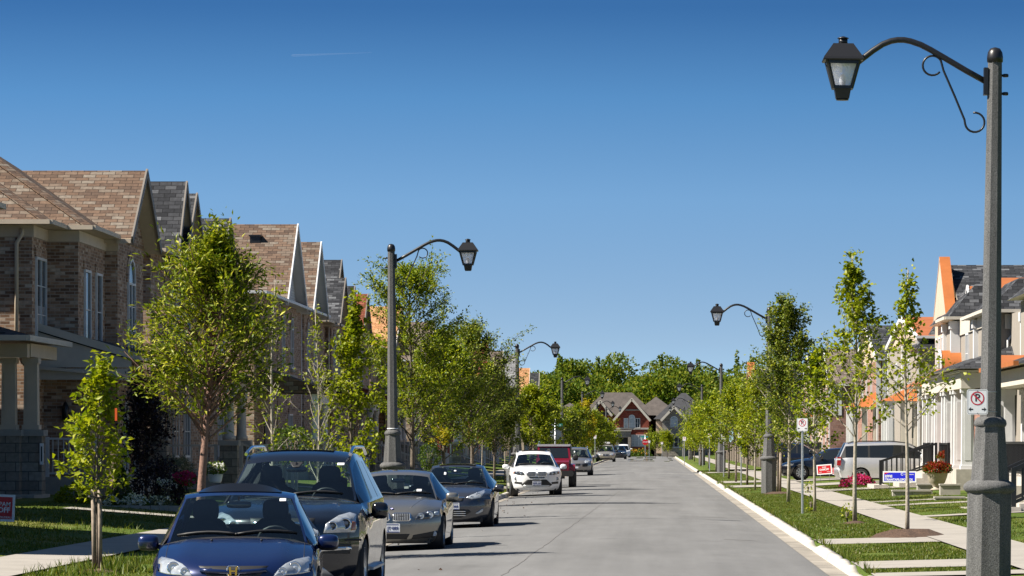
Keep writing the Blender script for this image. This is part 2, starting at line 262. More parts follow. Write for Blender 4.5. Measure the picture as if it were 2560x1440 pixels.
# ------------------------------------------------------------------ mesh helpers
class MB:
    def __init__(s): s.v = []; s.f = []; s.m = []; s.s = []
    def add(s, vs_, fs, mi=0, sm=False):
        o = len(s.v); s.v += [tuple(p) for p in vs_]
        for q in fs: s.f.append([i+o for i in q]); s.m.append(mi); s.s.append(sm)
        return s
    def box(s, x0, x1, y0, y1, z0, z1, mi=0):
        return s.add([(x0, y0, z0), (x1, y0, z0), (x1, y1, z0), (x0, y1, z0), (x0, y0, z1), (x1, y0, z1), (x1, y1, z1), (x0, y1, z1)],
                     [(0, 3, 2, 1), (4, 5, 6, 7), (0, 1, 5, 4), (1, 2, 6, 5), (2, 3, 7, 6), (3, 0, 4, 7)], mi)
    def beam(s, a, b, w_, h, mi=0, up=(0, 0, 1)):
        a = Vector(a); b = Vector(b); d = (b-a).normalized(); u = Vector(up)
        if abs(d.dot(u)) > .95: u = Vector((1, 0, 0))
        r = d.cross(u).normalized()*w_/2; u = r.cross(d).normalized()*h/2
        return s.add([a-r-u, a+r-u, a+r+u, a-r+u, b-r-u, b+r-u, b+r+u, b-r+u], [(0, 1, 2, 3), (7, 6, 5, 4), (0, 4, 5, 1), (1, 5, 6, 2), (2, 6, 7, 3), (3, 7, 4, 0)], mi)
    def ext(s, poly, axis, a, b, mi=0, sm=False):
        """closed polygon extruded along an axis: axis 'y' takes (x,z), 'x' takes (y,z), 'z' takes (x,y)"""
        n = len(poly)
        f = {'y': lambda p, t: (p[0], t, p[1]), 'x': lambda p, t: (t, p[0], p[1]), 'z': lambda p, t: (p[0], p[1], t)}[axis]
        v = [f(p, a) for p in poly]+[f(p, b) for p in poly]
        s.add(v, [list(range(n))[::-1], list(range(n, 2*n))], mi)
        o = len(s.v)-2*n
        for i in range(n): s.f.append([o+i, o+(i+1) % n, o+n+(i+1) % n, o+n+i]); s.m.append(mi); s.s.append(sm)
        return s
    def tube(s, pts, r, n=6, mi=0, sm=True, caps=True):
        pts = [Vector(p) for p in pts]; rr = r if isinstance(r, (list, tuple)) else [r]*len(pts)
        o = len(s.v); ref = None
        for i, p in enumerate(pts):
            d = (pts[min(i+1, len(pts)-1)]-pts[max(i-1, 0)])
            d = d.normalized() if d.length > 1e-9 else Vector((0, 0, 1))
            if ref is None: ref = d.orthogonal().normalized()
            ref = (ref-d*ref.dot(d)); ref = ref.normalized() if ref.length > 1e-6 else d.orthogonal().normalized()
            q = d.cross(ref)
            for k in range(n):
                a = 2*math.pi*k/n; s.v.append(tuple(p+(ref*math.cos(a)+q*math.sin(a))*rr[i]))
        for i in range(len(pts)-1):
            for k in range(n):
                s.f.append([o+i*n+k, o+i*n+(k+1) % n, o+(i+1)*n+(k+1) % n, o+(i+1)*n+k]); s.m.append(mi); s.s.append(sm)
        if caps:
            s.f.append([o+k for k in range(n)][::-1]); s.m.append(mi); s.s.append(False)
            e = o+(len(pts)-1)*n; s.f.append([e+k for k in range(n)]); s.m.append(mi); s.s.append(False)
        return s
    def lathe(s, prof, n=16, c=(0, 0, 0), axis='z', mi=0, sm=True, phase=0., caps=True):
        o = len(s.v)
        for (r, h) in prof:
            for k in range(n):
                a = 2*math.pi*(k+phase)/n; ca, sa = r*math.cos(a), r*math.sin(a)
                p = {'z': (ca, sa, h), 'x': (h, ca, sa), 'y': (ca, h, sa)}[axis]
                s.v.append((p[0]+c[0], p[1]+c[1], p[2]+c[2]))
        for i in range(len(prof)-1):
            for k in range(n):
                s.f.append([o+i*n+k, o+i*n+(k+1) % n, o+(i+1)*n+(k+1) % n, o+(i+1)*n+k]); s.m.append(mi); s.s.append(sm)
        if caps:
            s.f.append([o+k for k in range(n)][::-1]); s.m.append(mi); s.s.append(False)
            e = o+(len(prof)-1)*n; s.f.append([e+k for k in range(n)]); s.m.append(mi); s.s.append(False)
        return s
    def build(s, name, mats, parent=None, world=False, recalc=True, auto=None):
        if not isinstance(mats, (list, tuple)): mats = [mats]
        off = Vector((0, 0, 0))
        if world and parent is not None:
            p = parent
            while p is not None: off = off+p.location; p = p.parent
        me = bpy.data.meshes.new(name)
        me.from_pydata([(a-off.x, b-off.y, c-off.z) for a, b, c in s.v], [], s.f)
        for m in mats: me.materials.append(K[m] if isinstance(m, str) else m)
        me.polygons.foreach_set('material_index', s.m); me.polygons.foreach_set('use_smooth', s.s)
        if recalc:
            bm = bmesh.new(); bm.from_mesh(me); bmesh.ops.recalc_face_normals(bm, faces=bm.faces); bm.to_mesh(me); bm.free()
        if auto:
            me.polygons.foreach_set('use_smooth', [True]*len(me.polygons)); me.set_sharp_from_angle(angle=R(auto))
        uvl = me.uv_layers.new(name='UVMap'); buf = np.zeros(len(me.loops)*2)
        Z = Vector((0, 0, 1))
        for pl in me.polygons:
            n = pl.normal
            if abs(n.z) > .985: u = Vector((1, 0, 0)); v = Vector((0, 1, 0))
            else: u = Z.cross(n).normalized(); v = n.cross(u)
            for li in pl.loop_indices:
                co = me.vertices[me.loops[li].vertex_index].co+off; buf[2*li] = co.dot(u); buf[2*li+1] = co.dot(v)
        uvl.data.foreach_set('uv', buf)
        o = bpy.data.objects.new(name, me); C.objects.link(o)
        if parent is not None: o.parent = parent
        return o
def fast(name, V, F, m, parent=None):
    """numpy verts (n,3) and faces (k,3|4) to one object"""
    me = bpy.data.meshes.new(name); V = np.asarray(V, dtype=np.float32); F = np.asarray(F, dtype=np.int32); k = F.shape[1]
    me.vertices.add(len(V)); me.vertices.foreach_set('co', V.ravel())
    me.loops.add(F.size); me.loops.foreach_set('vertex_index', F.ravel())
    me.polygons.add(len(F)); me.polygons.foreach_set('loop_start', np.arange(0, F.size, k, dtype=np.int32))
    me.update(calc_edges=True); me.validate()
    me.materials.append(K[m] if isinstance(m, str) else m)
    o = bpy.data.objects.new(name, me); C.objects.link(o)
    if parent is not None: o.parent = parent
    return o
def thing(name, label, cat, loc=(0, 0, 0), rz=0., group=None):
    o = bpy.data.objects.new(name, None); C.objects.link(o); o.location = loc; o.rotation_euler = (0, 0, rz)
    o.empty_display_size = .2; o['label'] = label; o['category'] = cat
    if group: o['group'] = group
    return o
def tag(o, label, cat, group=None):
    o['label'] = label; o['category'] = cat
    if group: o['group'] = group
    return o
def struct(o): o['kind'] = 'structure'; return o
def kids(o): return [c for c in bpy.data.objects if c.parent is o]
def copy_tree(o, parent=None, ch=None):
    if ch is None:
        ch = {}
        for c in bpy.data.objects:
            if c.parent is not None: ch.setdefault(c.parent.name, []).append(c)
    n = o.copy(); C.objects.link(n)
    if parent is not None: n.parent = parent
    for c in ch.get(o.name, []): copy_tree(c, n, ch)
    return n
def dup(o, loc, rz=None, label=None, group=None, scale=None):
    n = copy_tree(o); n.location = loc
    if rz is not None: n.rotation_euler = (0, 0, rz)
    if label: n['label'] = label
    if group: n['group'] = group
    if scale: n.scale = (scale, scale, scale)
    return n
def text(s_, size, m, loc, rot, parent, name='lettering', bold=0., ext=.0015, align='CENTER', sx=1.):
    cu = bpy.data.curves.new(name, 'FONT'); cu.body = s_; cu.size = size; cu.align_x = align; cu.align_y = 'CENTER'; cu.extrude = ext; cu.offset = bold*size
    cu.resolution_u = 3
    t = bpy.data.objects.new(name, cu); C.objects.link(t); bpy.context.view_layer.update()
    me = bpy.data.meshes.new_from_object(t.evaluated_get(bpy.context.evaluated_depsgraph_get()))
    bpy.data.objects.remove(t); bpy.data.curves.remove(cu)
    me.materials.clear(); me.materials.append(K[m]); me.name = name
    o = bpy.data.objects.new(name, me); C.objects.link(o); o.parent = parent; o.location = loc; o.rotation_euler = rot; o.scale = (sx, 1, 1)
    return o
def rrect(cx, cz, w_, h, r, n=4):
    pts = []
    for (sx, sz, a0) in ((1, 1, 0), (-1, 1, 90), (-1, -1, 180), (1, -1, 270)):
        for i in range(n+1):
            a = R(a0+90*i/n); pts.append((cx+sx*(w_/2-r)+r*math.cos(a), cz+sz*(h/2-r)+r*math.sin(a)))
    return pts
def circ(cx, cz, r, n=24): return [(cx+r*math.cos(2*math.pi*i/n), cz+r*math.sin(2*math.pi*i/n)) for i in range(n)]
# ------------------------------------------------------------------ the setting
def interp(x, pts):
    for (a, za), (b, zb) in zip(pts, pts[1:]):
        if x <= b: return za+(zb-za)*max(0, (x-a))/(b-a)
    return pts[-1][1]
RPR = [(2.9, .12), (5.0, .17), (6.3, .19), (7.2, .24), (9, .32), (12, .38), (60, .4)]
LPR = [(-60, .55), (-16, .55), (-13, .48), (-10.6, .30), (-9.6, .22), (-8.2, .19), (-5.4, .12)]
def gz(x): return interp(x, RPR) if x > 2.9 else interp(x, LPR) if x < -5.4 else .1*(1-((x+1.25)/3.85)**2)
rnd = random.Random(5)
def strip(name, xs, y0, y1, m, dz=0., step=3., jit=0., kind=True, zf=gz):
    ny = max(1, int((y1-y0)/step)); V = []; F = []
    for j in range(ny+1):
        y = y0+(y1-y0)*j/ny
        for i, x in enumerate(xs):
            V.append((x, y, zf(x)+dz+(rnd.uniform(-jit, jit) if 0 < i < len(xs)-1 else 0)))
    k = len(xs)
    for j in range(ny):
        for i in range(k-1): F.append((j*k+i, j*k+i+1, (j+1)*k+i+1, (j+1)*k+i))
    o = fast(name, V, F, m); o.data.polygons.foreach_set('use_smooth', [True]*len(F))
    return struct(o) if kind else o
struct(fast('ground', [(-900, -60, -.06), (900, -60, -.06), (900, 2600, -.06), (-900, 2600, -.06)], [(0, 1, 2, 3)], 'grass'))
strip('road', [-5.02+i*7.56/10 for i in range(11)], 10, 548, 'road', 0, 12)
rz0 = lambda x: -.004
strip('side_street', [2.5, 10, 60], 247, 257, 'road', 0, 10, zf=rz0)
strip('side_street', [-60, -20, -5], 244, 254, 'road', 0, 10, zf=rz0)
strip('cross_street', [-200, -5.0, 2.5, 200], 534, 546, 'road', 0, 12, zf=lambda x: -.008)
for (a, b) in ((10, 247), (257, 534)):
    strip('lawn', [2.94, 2.955, 3.6, 4.3, 5.0, 5.6, 6.3, 7.2, 8, 9, 10.5, 12, 20, 60], a, b, 'grass', 0, 1.5, .018, zf=lambda x: 0 if x < 2.945 else gz(x))
    strip('sidewalk', [5.03, 5.65, 6.28], a, b, 'walk', .035, 1.5)
    strip('gutter', [2.52, 2.84], a, b, 'gutterc', 0, 3, zf=lambda x: .012)
for (a, b) in ((10, 244), (254, 534)):
    strip('lawn', [-60, -20, -16, -14.5, -13, -12, -11, -10.4, -9.6, -8.9, -8.2, -7.4, -6.5, -5.395, -5.38], a, b, 'grass', 0, 1.5, .018, zf=lambda x: 0 if x > -5.385 else gz(x))
    strip('sidewalk', [-9.58, -8.9, -8.22], a, b, 'walk', .035, 1.5)
    strip('gutter', [-5.24, -4.98], a, b, 'gutterc', 0, 3, zf=lambda x: .012)
def dips(y, ds): return max([0]+[max(0, 1-max(0, abs(y-c)-hw)/.8) for c, hw in ds])
RD = [(55, 1.6), (70.5, 1.2), (160, 3), (178, 3.5), (235, 3)]
LD = [(155.5, 3), (208, 3)]
def curb(name, s, x0, ds, y0, y1):
    ys = np.arange(y0, y1, .6); V = []; F = []
    rr = random.Random(int(y0)+int(s))
    for j, y in enumerate(ys):
        h = .135-.09*dips(y, ds)+rr.uniform(-.008, .008); t = rr.uniform(-.012, .012)
        if y < 160 and rr.random() < .08: h -= .03
        for (dx, z) in ((0, .0), (.035+t, h*.75), (.075+t, h), (.15, h+.006), (.165, 0)): V.append((x0+s*dx, y, z))
    for j in range(len(ys)-1):
        for i in range(4): F.append((j*5+i, j*5+i+1, j*5+6+i, j*5+5+i))
    o = fast(name, V, F, 'conc'); struct(o); return o
curb('kerb', 1, 2.80, RD, 10, 246.5); curb('kerb', 1, 2.80, RD, 257.5, 533)
curb('kerb', -1, -5.22, LD, 10, 243.5); curb('kerb', -1, -5.22, LD, 254.5, 533)
def walkway(y0, y1, x0, x1, m='walk', dz=.02, name='walkway'):
    n = max(2, int(abs(x1-x0)/.5)); strip(name, [x0+(x1-x0)*i/n for i in range(n+1)], y0, y1, m, dz, 1.0)
for (a, b) in ((52.2, 53.7), (55.6, 58.9), (69.0, 72.6)): walkway(a, b, 2.96, 5.1)
for (a, b) in ((91, 92.5), (106.5, 108.5), (113, 114.5), (140.5, 145)): walkway(a, b, 6.2, 10.5)
walkway(156.5, 163.5, 2.96, 13, 'walk', .03, 'driveway'); walkway(174, 182, 2.96, 13, 'walk', .03, 'driveway'); walkway(232, 238, 2.96, 13, 'walk', .03, 'driveway')
for (a, b) in ((86, 87.5), (110, 112), (134, 136)): walkway(a, b, -13, -9.5)
for (a, b) in ((152, 159), (205, 211)): walkway(a, b, -13.5, -5.41, 'walk', .03, 'driveway')
# glossy sheets added far away to imitate the heat mirage, a sealed crack along the crown and a worn line across at the side street
strip('mirage_sheet', [-2.6, -.6, 1.6], 395, 410, 'sheen', .006, 6); strip('mirage_sheet', [-2.9, -.6, 2.1], 422, 452, 'sheen', .006, 6); strip('mirage_sheet', [-2.2, -.2, 2.2], 470, 505, 'sheen', .006, 6)
cr = []; F = []; yy = 52.; j = 0; xx = -2.05
while yy < 150:
    xx = -2.1+.0082*(yy-52)+rnd.uniform(-.02, .02); cr += [(xx-.006, yy, gz(xx)+.004), (xx+.006, yy, gz(xx)+.004)]
    if j: F.append((2*j-2, 2*j-1, 2*j+1, 2*j))
    j += 1; yy += 1.1
struct(fast('road_crack', cr, F, 'crack'))
for (y, x0, x1) in ((76, 1.35, 2.0), (99, 1.0, 1.85), (132, .2, .9)):
    struct(fast('road_crack', [(x0, y, gz(x0)+.004), (x1, y-.3, gz(x1)+.004), (x1, y-.16, gz(x1)+.004), (x0, y+.14, gz(x0)+.004)], [(0, 1, 2, 3)], 'crack'))
strip('road_marking', [-1.2, 0, 1.5, 2.4], 239.5, 240.4, 'marking', .005, 1)

# ------------------------------------------------------------------ house kit
def win(par, face, a, c, z, w_, h, sgn=1, arch=False, mull=1, glass='glasswin', frame='white', bars=1, brick=None):
    """face 'x': on a wall at x=a (looking sgn*x), centred y=c; face 'y': on a wall at y=a looking -y, centred x=c"""
    if face == 'x': T = lambda u, d, zz: (a+sgn*d, c+u, zz)
    else: T = lambda u, d, zz: (c+u, a-d, zz)
    def bx(mb, u0, u1, d0, d1, z0, z1):
        p = [T(u0, d0, z0), T(u1, d1, z1)]
        mb.box(min(p[0][0], p[1][0]), max(p[0][0], p[1][0]), min(p[0][1], p[1][1]), max(p[0][1], p[1][1]), z0, z1)
    t = .07; f = MB(); hw = w_/2
    bx(f, -hw, -hw+t, -.02, .06, z-h/2, z+h/2); bx(f, hw-t, hw, -.02, .06, z-h/2, z+h/2)
    bx(f, -hw+t, hw-t, -.02, .058, z-h/2, z-h/2+t); bx(f, -hw+t, hw-t, -.02, .058, z+h/2-t, z+h/2)
    for i in range(mull):
        u = -hw+(i+1)*w_/(mull+1); bx(f, u-.03, u+.03, -.02, .055, z-h/2+t, z+h/2-t)
    for i in range(bars):
        zz = z-h/2+(i+1)*h/(bars+1); bx(f, -hw+t, hw-t, -.02, .04, zz-.014, zz+.014)
    if arch:
        n = 10; prev = None
        for i in range(n+1):
            an = math.pi*i/n; p = T(hw*.97*math.cos(an), .02, z+h/2+hw*.9*math.sin(an))
            if prev: f.beam(prev, p, .08, .08)
            prev = p
    fo = f.build('window', frame, par, True)
    g = MB(); bx(g, -hw+t*.5, hw-t*.5, -.05, .012, z-h/2+t*.5, z+h/2-t*.5)
    if arch:
        pts = [T(hw*.93*math.cos(math.pi*i/12), .012, z+h/2+hw*.86*math.sin(math.pi*i/12)) for i in range(13)]
        g.add(pts, [list(range(13))])
    g.build('pane', glass, fo, True)
    s = MB(); bx(s, -hw-.06, hw+.06, -.02, .11, z-h/2-.13, z-h/2-.003); s.build('sill', 'stonecap', fo, True)
    if brick:
        bmx = MB(); n = 8; r0 = hw+.02; r1 = hw+.24
        if arch:
            for i in range(n):
                a0 = math.pi*i/n; a1 = math.pi*(i+1)/n
                q = [T(r*math.cos(t_), dd, z+h/2+r*.92*math.sin(t_)) for dd in (-.01, .035) for (r, t_) in ((r0, a0), (r1, a0), (r1, a1), (r0, a1))]
                bmx.add(q, [(0, 1, 2, 3), (4, 5, 6, 7), (0, 1, 5, 4), (1, 2, 6, 5), (2, 3, 7, 6), (3, 0, 4, 7)])
        else: bx(bmx, -hw-.1, hw+.1, -.01, .035, z+h/2+.003, z+h/2+.24)
        bmx.build('lintel', brick, fo, True)
    return fo
def hip(mb, x0, x1, y0, y1, z, pitch, mi=0, soffit=1, hmax=99):
    hw = min((x1-x0)/2, (y1-y0)/2, hmax/pitch); h = hw*pitch
    b = [(x0, y0, z), (x1, y0, z), (x1, y1, z), (x0, y1, z)]; t = [(x0+hw, y0+hw, z+h), (x1-hw, y0+hw, z+h), (x1-hw, y1-hw, z+h), (x0+hw, y1-hw, z+h)]
    mb.add(b+t, [(0, 1, 5, 4), (1, 2, 6, 5), (2, 3, 7, 6), (3, 0, 4, 7), (4, 5, 6, 7)], mi); mb.add(b, [(3, 2, 1, 0)], soffit)
def gable(mb, x0, x1, y0, y1, z, rise, mi=0, soffit=1, thick=.14):
    """two sloping slabs, ridge along x"""
    ym = (y0+y1)/2
    for (ya, s) in ((y0, 1), (y1, -1)):
        lo = [(x0, ya, z), (x1, ya, z), (x1, ym, z+rise), (x0, ym, z+rise)]; up = [(x, y, zz+thick) for x, y, zz in lo]
        mb.add(up, [(0, 1, 2, 3)], mi); mb.add(lo, [(3, 2, 1, 0)], soffit)
        mb.add([lo[0], lo[1], up[1], up[0]], [(0, 1, 2, 3)], soffit)
        for (i, j) in ((1, 2), (3, 0)): mb.add([lo[i], lo[j], up[j], up[i]], [(0, 1, 2, 3)], soffit)
def rakes(par, xe, y0, y1, z, rise, m='white', w_=.22, name='bargeboard'):
    f = MB(); ym = (y0+y1)/2
    f.beam((xe, y0, z+.02), (xe, ym, z+rise+.02), .05, w_, up=(0, 0, 1)); f.beam((xe, y1, z+.02), (xe, ym, z+rise+.02), .05, w_, up=(0, 0, 1))
    return f.build(name, m, par, True)
def gutter(mb, a, b, s=.13): mb.beam(a, b, s, s*.85)
def rail(par, p0, p1, h, m, nb, name='railing', t=.035, post=.09):
    mb = MB(); p0 = Vector(p0); p1 = Vector(p1); up = Vector((0, 0, h))
    mb.beam(p0+up, p1+up, t*1.7, t*1.6); mb.beam(p0+Vector((0, 0, .1)), p1+Vector((0, 0, .1)), t*1.3, t*1.3)
    for i in range(nb):
        q = p0.lerp(p1, (i+1)/(nb+1)); mb.beam(q+Vector((0, 0, .1)), q+up, t*.75, t*.75)
    for q in (p0, p1): mb.beam(q, q+up*1.05, post, post)
    return mb.build(name, m, par, True)
def column(par, x, y, z0, z1, w_, m='white', pier=None, pm='stone', round_=False, name='column'):
    mb = MB(); zb = z0
    if pier:
        pb = MB(); pb.box(x-w_*.85, x+w_*.85, y-w_*.85, y+w_*.85, z0, z0+pier)
        po = pb.build('pier', pm, par, True); cp = MB(); cp.box(x-w_*1.0, x+w_*1.0, y-w_*1.0, y+w_*1.0, z0+pier+.002, z0+pier+.16); cp.build('pier_cap', 'stonecap', po, True); zb = z0+pier+.165
    if round_:
        mb.lathe([(w_*.62, zb), (w_*.62, zb+.12), (w_*.5, zb+.16), (w_*.42, z1-.25), (w_*.6, z1-.12), (w_*.6, z1)], 14, (x, y, 0))
    else:
        a, b = w_*.5, w_*.46
        mb.box(x-w_*.6, x+w_*.6, y-w_*.6, y+w_*.6, zb, zb+.12)
        mb.add([(x-a, y-a, zb+.12), (x+a, y-a, zb+.12), (x+a, y+a, zb+.12), (x-a, y+a, zb+.12), (x-b, y-b, z1-.14), (x+b, y-b, z1-.14), (x+b, y+b, z1-.14), (x-b, y+b, z1-.14)],
               [(0, 1, 5, 4), (1, 2, 6, 5), (2, 3, 7, 6), (3, 0, 4, 7), (0, 3, 2, 1), (4, 5, 6, 7)])
        mb.box(x-a*.55, x+a*.55, y-a-.012, y-a+.03, zb+.3, z1-.4)
        mb.box(x-w_*.58, x+w_*.58, y-w_*.58, y+w_*.58, z1-.14, z1)
    return mb.build(name, m, par, True)
def vent(par, x, y, z, s=.42): 
    mb = MB(); mb.box(x-s/2, x+s/2, y-s/2, y+s/2, z-.2, z+.22); mb.box(x-s*.6, x+s*.6, y-s*.6, y+s*.6, z+.223, z+.29); return mb.build('roof_vent', 'black', par, True)

def left_house(label, y0, y1, gables, eave, roof, brick, xf=-15.3, trim='white', gface=None, detail=2, porch=True, vents=()):
    h = thing('brick_house', label, 'house', (xf, (y0+y1)/2, .3), group='houses along the left side')
    wl = MB(); wl.box(xf-9, xf, y0, y1, .2, eave)
    rf = MB(); hip(rf, xf-9.4, xf+.4, y0-.3, y1+.3, eave+.004, .42)
    gt = MB(); gutter(gt, (xf+.45, y0-.35, eave+.05), (xf+.45, y1+.35, eave+.05)); gutter(gt, (xf-9.4, y0-.36, eave+.05), (xf+.36, y0-.36, eave+.05))
    gf = MB()
    for (yc, hw, rise, px) in gables:
        xg = xf+(px if abs(px) > .02 else .03)
        wl.box(xf-1, xg, yc-hw, yc+hw, .2, eave-.006)
        gf.add([(xg+.01, yc-hw-.1, eave), (xg+.01, yc+hw+.1, eave), (xg+.01, yc, eave+rise*.98)], [(0, 1, 2)])
        o = .38; r2 = rise*(hw+o)/hw; zb = eave-rise*o/hw*.5
        gable(rf, xf-8, xg+.42, yc-hw-o, yc+hw+o, zb, r2)
        rakes(h, xg+.45, yc-hw-o, yc+hw+o, zb+.06, r2, 'rake' if trim == 'taupe' else trim)
        gutter(gt, (xf-3, yc-hw-o-.07, zb+.07), (xg+.4, yc-hw-o-.07, zb+.07)); gutter(gt, (xg-.5, yc+hw+o+.05, zb+.07), (xg+.4, yc+hw+o+.05, zb+.07))
        if detail > 1:
            n = 2 if hw > 2.3 else 1
            for k in range(n):
                yk = yc+(k-(n-1)/2)*hw*.95
                win(h, 'x', xg, yk, eave-1.75, .95, 1.7, arch=True, brick=brick, mull=0)
            bd = MB(); bd.box(xg-.002, xg+.05, yc-hw, yc+hw, eave-3.05, eave-2.85); bd.build('stone_band', 'stonecap', h, True)
            dp = MB(); dp.tube([(xg-.12, yc-hw-.07, eave-.05), (xg-.12, yc-hw-.07, .6)], .05, 6); dp.build('downpipe', trim, h, True)
            win(h, 'x', xg, yc+hw*.3, 2.3, 1.5, 1.7, arch=False, brick=brick)
    wl.build('wall', brick, h, True); gf.build('gable_wall', gface or brick, h, True, recalc=False)
    ro = rf.build('roof', [roof, trim], h, True); gt.build('gutter', trim, h, True)
    for (vx, vy, vz) in vents: vent(ro, vx, vy, vz)
    if porch:
        py0 = y0+1.2; py1 = min(y1-.6, y0+5.2); xs = xf+2.3; pm = 'offwhite' if trim == 'taupe' else 'white'
        d = MB(); d.box(xf, xs, py0, py1, .2, 1.0); fl = d.build('porch_floor', 'stonecap', h, True)
        r = MB(); r.ext([(xf-.05, 4.9), (xs+.35, 4.0), (xs+.35, 3.82), (xf-.05, 3.9)], 'y', py0-.25, py1+.25); r.build('porch_roof', [roof], h, True)
        b = MB(); b.box(xs-.2, xs+.12, py0-.1, py1+.1, 3.45, 3.815); b.build('porch_beam', pm, h, True)
        for yk in (py0+.2, py1-.2): column(h, xs-.05, yk, .5, 3.45, .32, pm, pier=1.35, round_=(detail > 1))
        rail(h, (xs-.05, py0+.5, 1.0), (xs-.05, py1-.5, 1.0), .85, pm, 12, 'porch_railing')
        rail(h, (xs-.45, py0+.05, 1.0), (xf+.1, py0+.05, 1.0), .85, pm, 6, 'porch_railing')
        st = MB(); ys0 = py1-1.6
        for i in range(4): st.box(xs+.35*i, xs+.35*(i+1), ys0, py1-.3, .2, .95-.17*i)
        st.build('front_steps', 'conc', h, True)
        for yk in (ys0, py1-.3): rail(h, (xs+.1, yk, 1.0), (xs+1.7, yk, .42), .9, pm, 9, 'stair_railing')
        dr = MB(); dr.box(xf-.02, xf+.05, py1-1.4, py1-.5, 1.0, 3.1); dr.build('front_door', 'blackp', h, True)
    return h

# --- the nearest house on the left: stepped brick front under a big hip roof with a gable
h = thing('brick_house', 'nearest brown brick house on the left, stepped bays, tan hip roof and front gable', 'house', (-15.6, 110, .4), group='houses along the left side')
E = 7.72
wl = MB(); wl.box(-27, -16.5, 104, 118, .2, E); wl.box(-17, -15.66, 106.6, 117.8, .2, E-.004); wl.box(-16, -15.3, 111.8, 117.4, .2, E-.008); wl.build('wall', 'brown', h, True)
rf = MB(); hip(rf, -30, -16.0, 103.55, 118, E+.003, .67, hmax=5); hip(rf, -28, -15.25, 106.25, 118.2, E, .67, hmax=4.6); gable(rf, -25, -14.85, 111.35, 117.85, E-.12, 2.15)
rf.build('roof', ['sh_tan', 'taupe'], h, True)
hc = MB()
for (x, y) in ((-16.0, 103.55), (-15.25, 106.25)):
    p = [Vector((x-t*4.4, y+t*4.4, E+t*4.4*.67+.03)) for t in (0, .25, .5, .75, 1.)]
    for a, b in zip(p, p[1:]): hc.beam(a, b, .30, .03)
hc.build('hip_cap', 'sh_tan', h, True)
gf = MB(); gf.add([(-15.29, 111.5, E-.02), (-15.29, 117.7, E-.02), (-15.29, 114.6, E+2.0)], [(0, 1, 2)]); gf.build('gable_wall', 'brown', h, True, recalc=False)
rakes(h, -14.82, 111.35, 117.85, E-.05, 2.15, 'rake', .24)
gt = MB()
for a, b in (((-30, 103.5, E+.05), (-15.95, 103.5, E+.05)), ((-15.95, 103.5, E+.05), (-15.95, 106.2, E+.05)), ((-15.9, 106.2, E+.048), (-15.2, 106.2, E+.048)), ((-15.2, 106.2, E+.05), (-15.2, 111.3, E+.05)),
             ((-15.25, 111.3, E-.06), (-14.85, 111.3, E-.06)), ((-15.2, 117.9, E-.05), (-14.85, 117.9, E-.05))): gutter(gt, a, b, .14)
gt.build('gutter', 'taupe', h, True)
fr = MB(); fr.box(-27, -16.45, 103.96, 103.998, E-.32, E-.01); fr.box(-16.5, -15.62, 106.56, 106.598, E-.32, E-.012); fr.box(-15.66, -15.27, 111.76, 111.798, E-.32, E-.014)
fr.box(-16.498, -16.46, 104, 106.56, E-.32, E-.011); fr.box(-15.658, -15.62, 106.6, 111.76, E-.32, E-.013); fr.build('frieze_board', 'taupe', h, True)
bd = MB(); zb = 4.42
bd.box(-16.49, -16.44, 104.3, 106.55, zb-.12, zb); bd.box(-16.44, -15.6, 106.53, 106.597, zb-.12, zb); bd.box(-15.655, -15.6, 106.6, 111.7, zb-.12, zb); bd.box(-15.6, -15.24, 111.73, 111.796, zb-.12, zb); bd.box(-15.295, -15.24, 111.8, 117.4, zb-.12, zb)
bd.build('stone_band', 'stonecap', h, True)
win(h, 'x', -16.5, 105.35, 5.75, 1.7, 2.3, mull=1, bars=2, brick='brown'); cu = MB(); cu.box(-16.49, -16.482, 104.7, 106.0, 4.7, 5.6); cu.build('blind', 'curtain', h, True)
win(h, 'x', -15.66, 108.2, 5.6, 1.1, 2.2, brick='brown', mull=0); win(h, 'x', -15.66, 110.4, 5.6, 1.1, 2.2, brick='brown', mull=0)
win(h, 'x', -15.3, 114.6, 5.55, 1.5, 2.1, arch=True, brick='brown', bars=2)
win(h, 'x', -15.3, 113.4, 1.9, .8, 1.7, arch=True, brick='brown', mull=0); win(h, 'x', -15.3, 115.6, 1.9, .8, 1.7, arch=True, brick='brown', mull=0)
dp = MB(); dp.tube([(-16.75, 103.9, E-.1), (-16.75, 103.9, E-.25), (-16.9, 103.93, E-.5), (-16.9, 103.93, 4.2)], .055, 8); dp.build('downpipe', 'taupe', h, True)
# its lean-to porch: shed roof falling to the street, railing, tan pier and a lantern by the door
pr = MB(); pr.ext([(-16.9, 5.2), (-13.85, 4.28), (-13.85, 4.10), (-16.9, 5.02)], 'y', 105.0, 117); pr.build('porch_roof', ['sh_grey'], h, True)
pe = MB(); pe.add([(-16.8, 105.02, 5.0), (-16.8, 105.02, 3.95), (-14.0, 105.02, 3.95), (-14.0, 105.02, 4.14)], [(0, 1, 2, 3)]); pe.box(-16.8, -14.0, 104.98, 105.03, 3.62, 3.92); pe.build('porch_gable', 'greytrim', h, True, recalc=False)
pg = MB(); gutter(pg, (-13.8, 104.9, 4.2), (-13.8, 117, 4.2)); gutter(pg, (-16.9, 104.9, 3.98), (-14.3, 104.9, 3.75), .1); pg.beam((-16.9, 104.95, 5.16), (-13.85, 104.95, 4.24), .05, .2); pg.build('porch_fascia', 'greytrim', h, True)
fl = MB(); fl.box(-16.5, -14.0, 104.6, 111, .3, 1.02); fl.build('porch_floor', 'stonecap', h, True)
pw = MB(); pw.box(-17, -15.25, 106.0, 106.58, .3, 4.0); pw.build('porch_wall', 'brown', h, True)
rail(h, (-16.2, 104.7, 1.02), (-14.9, 104.7, 1.02), 1.02, 'white', 8, 'porch_railing')
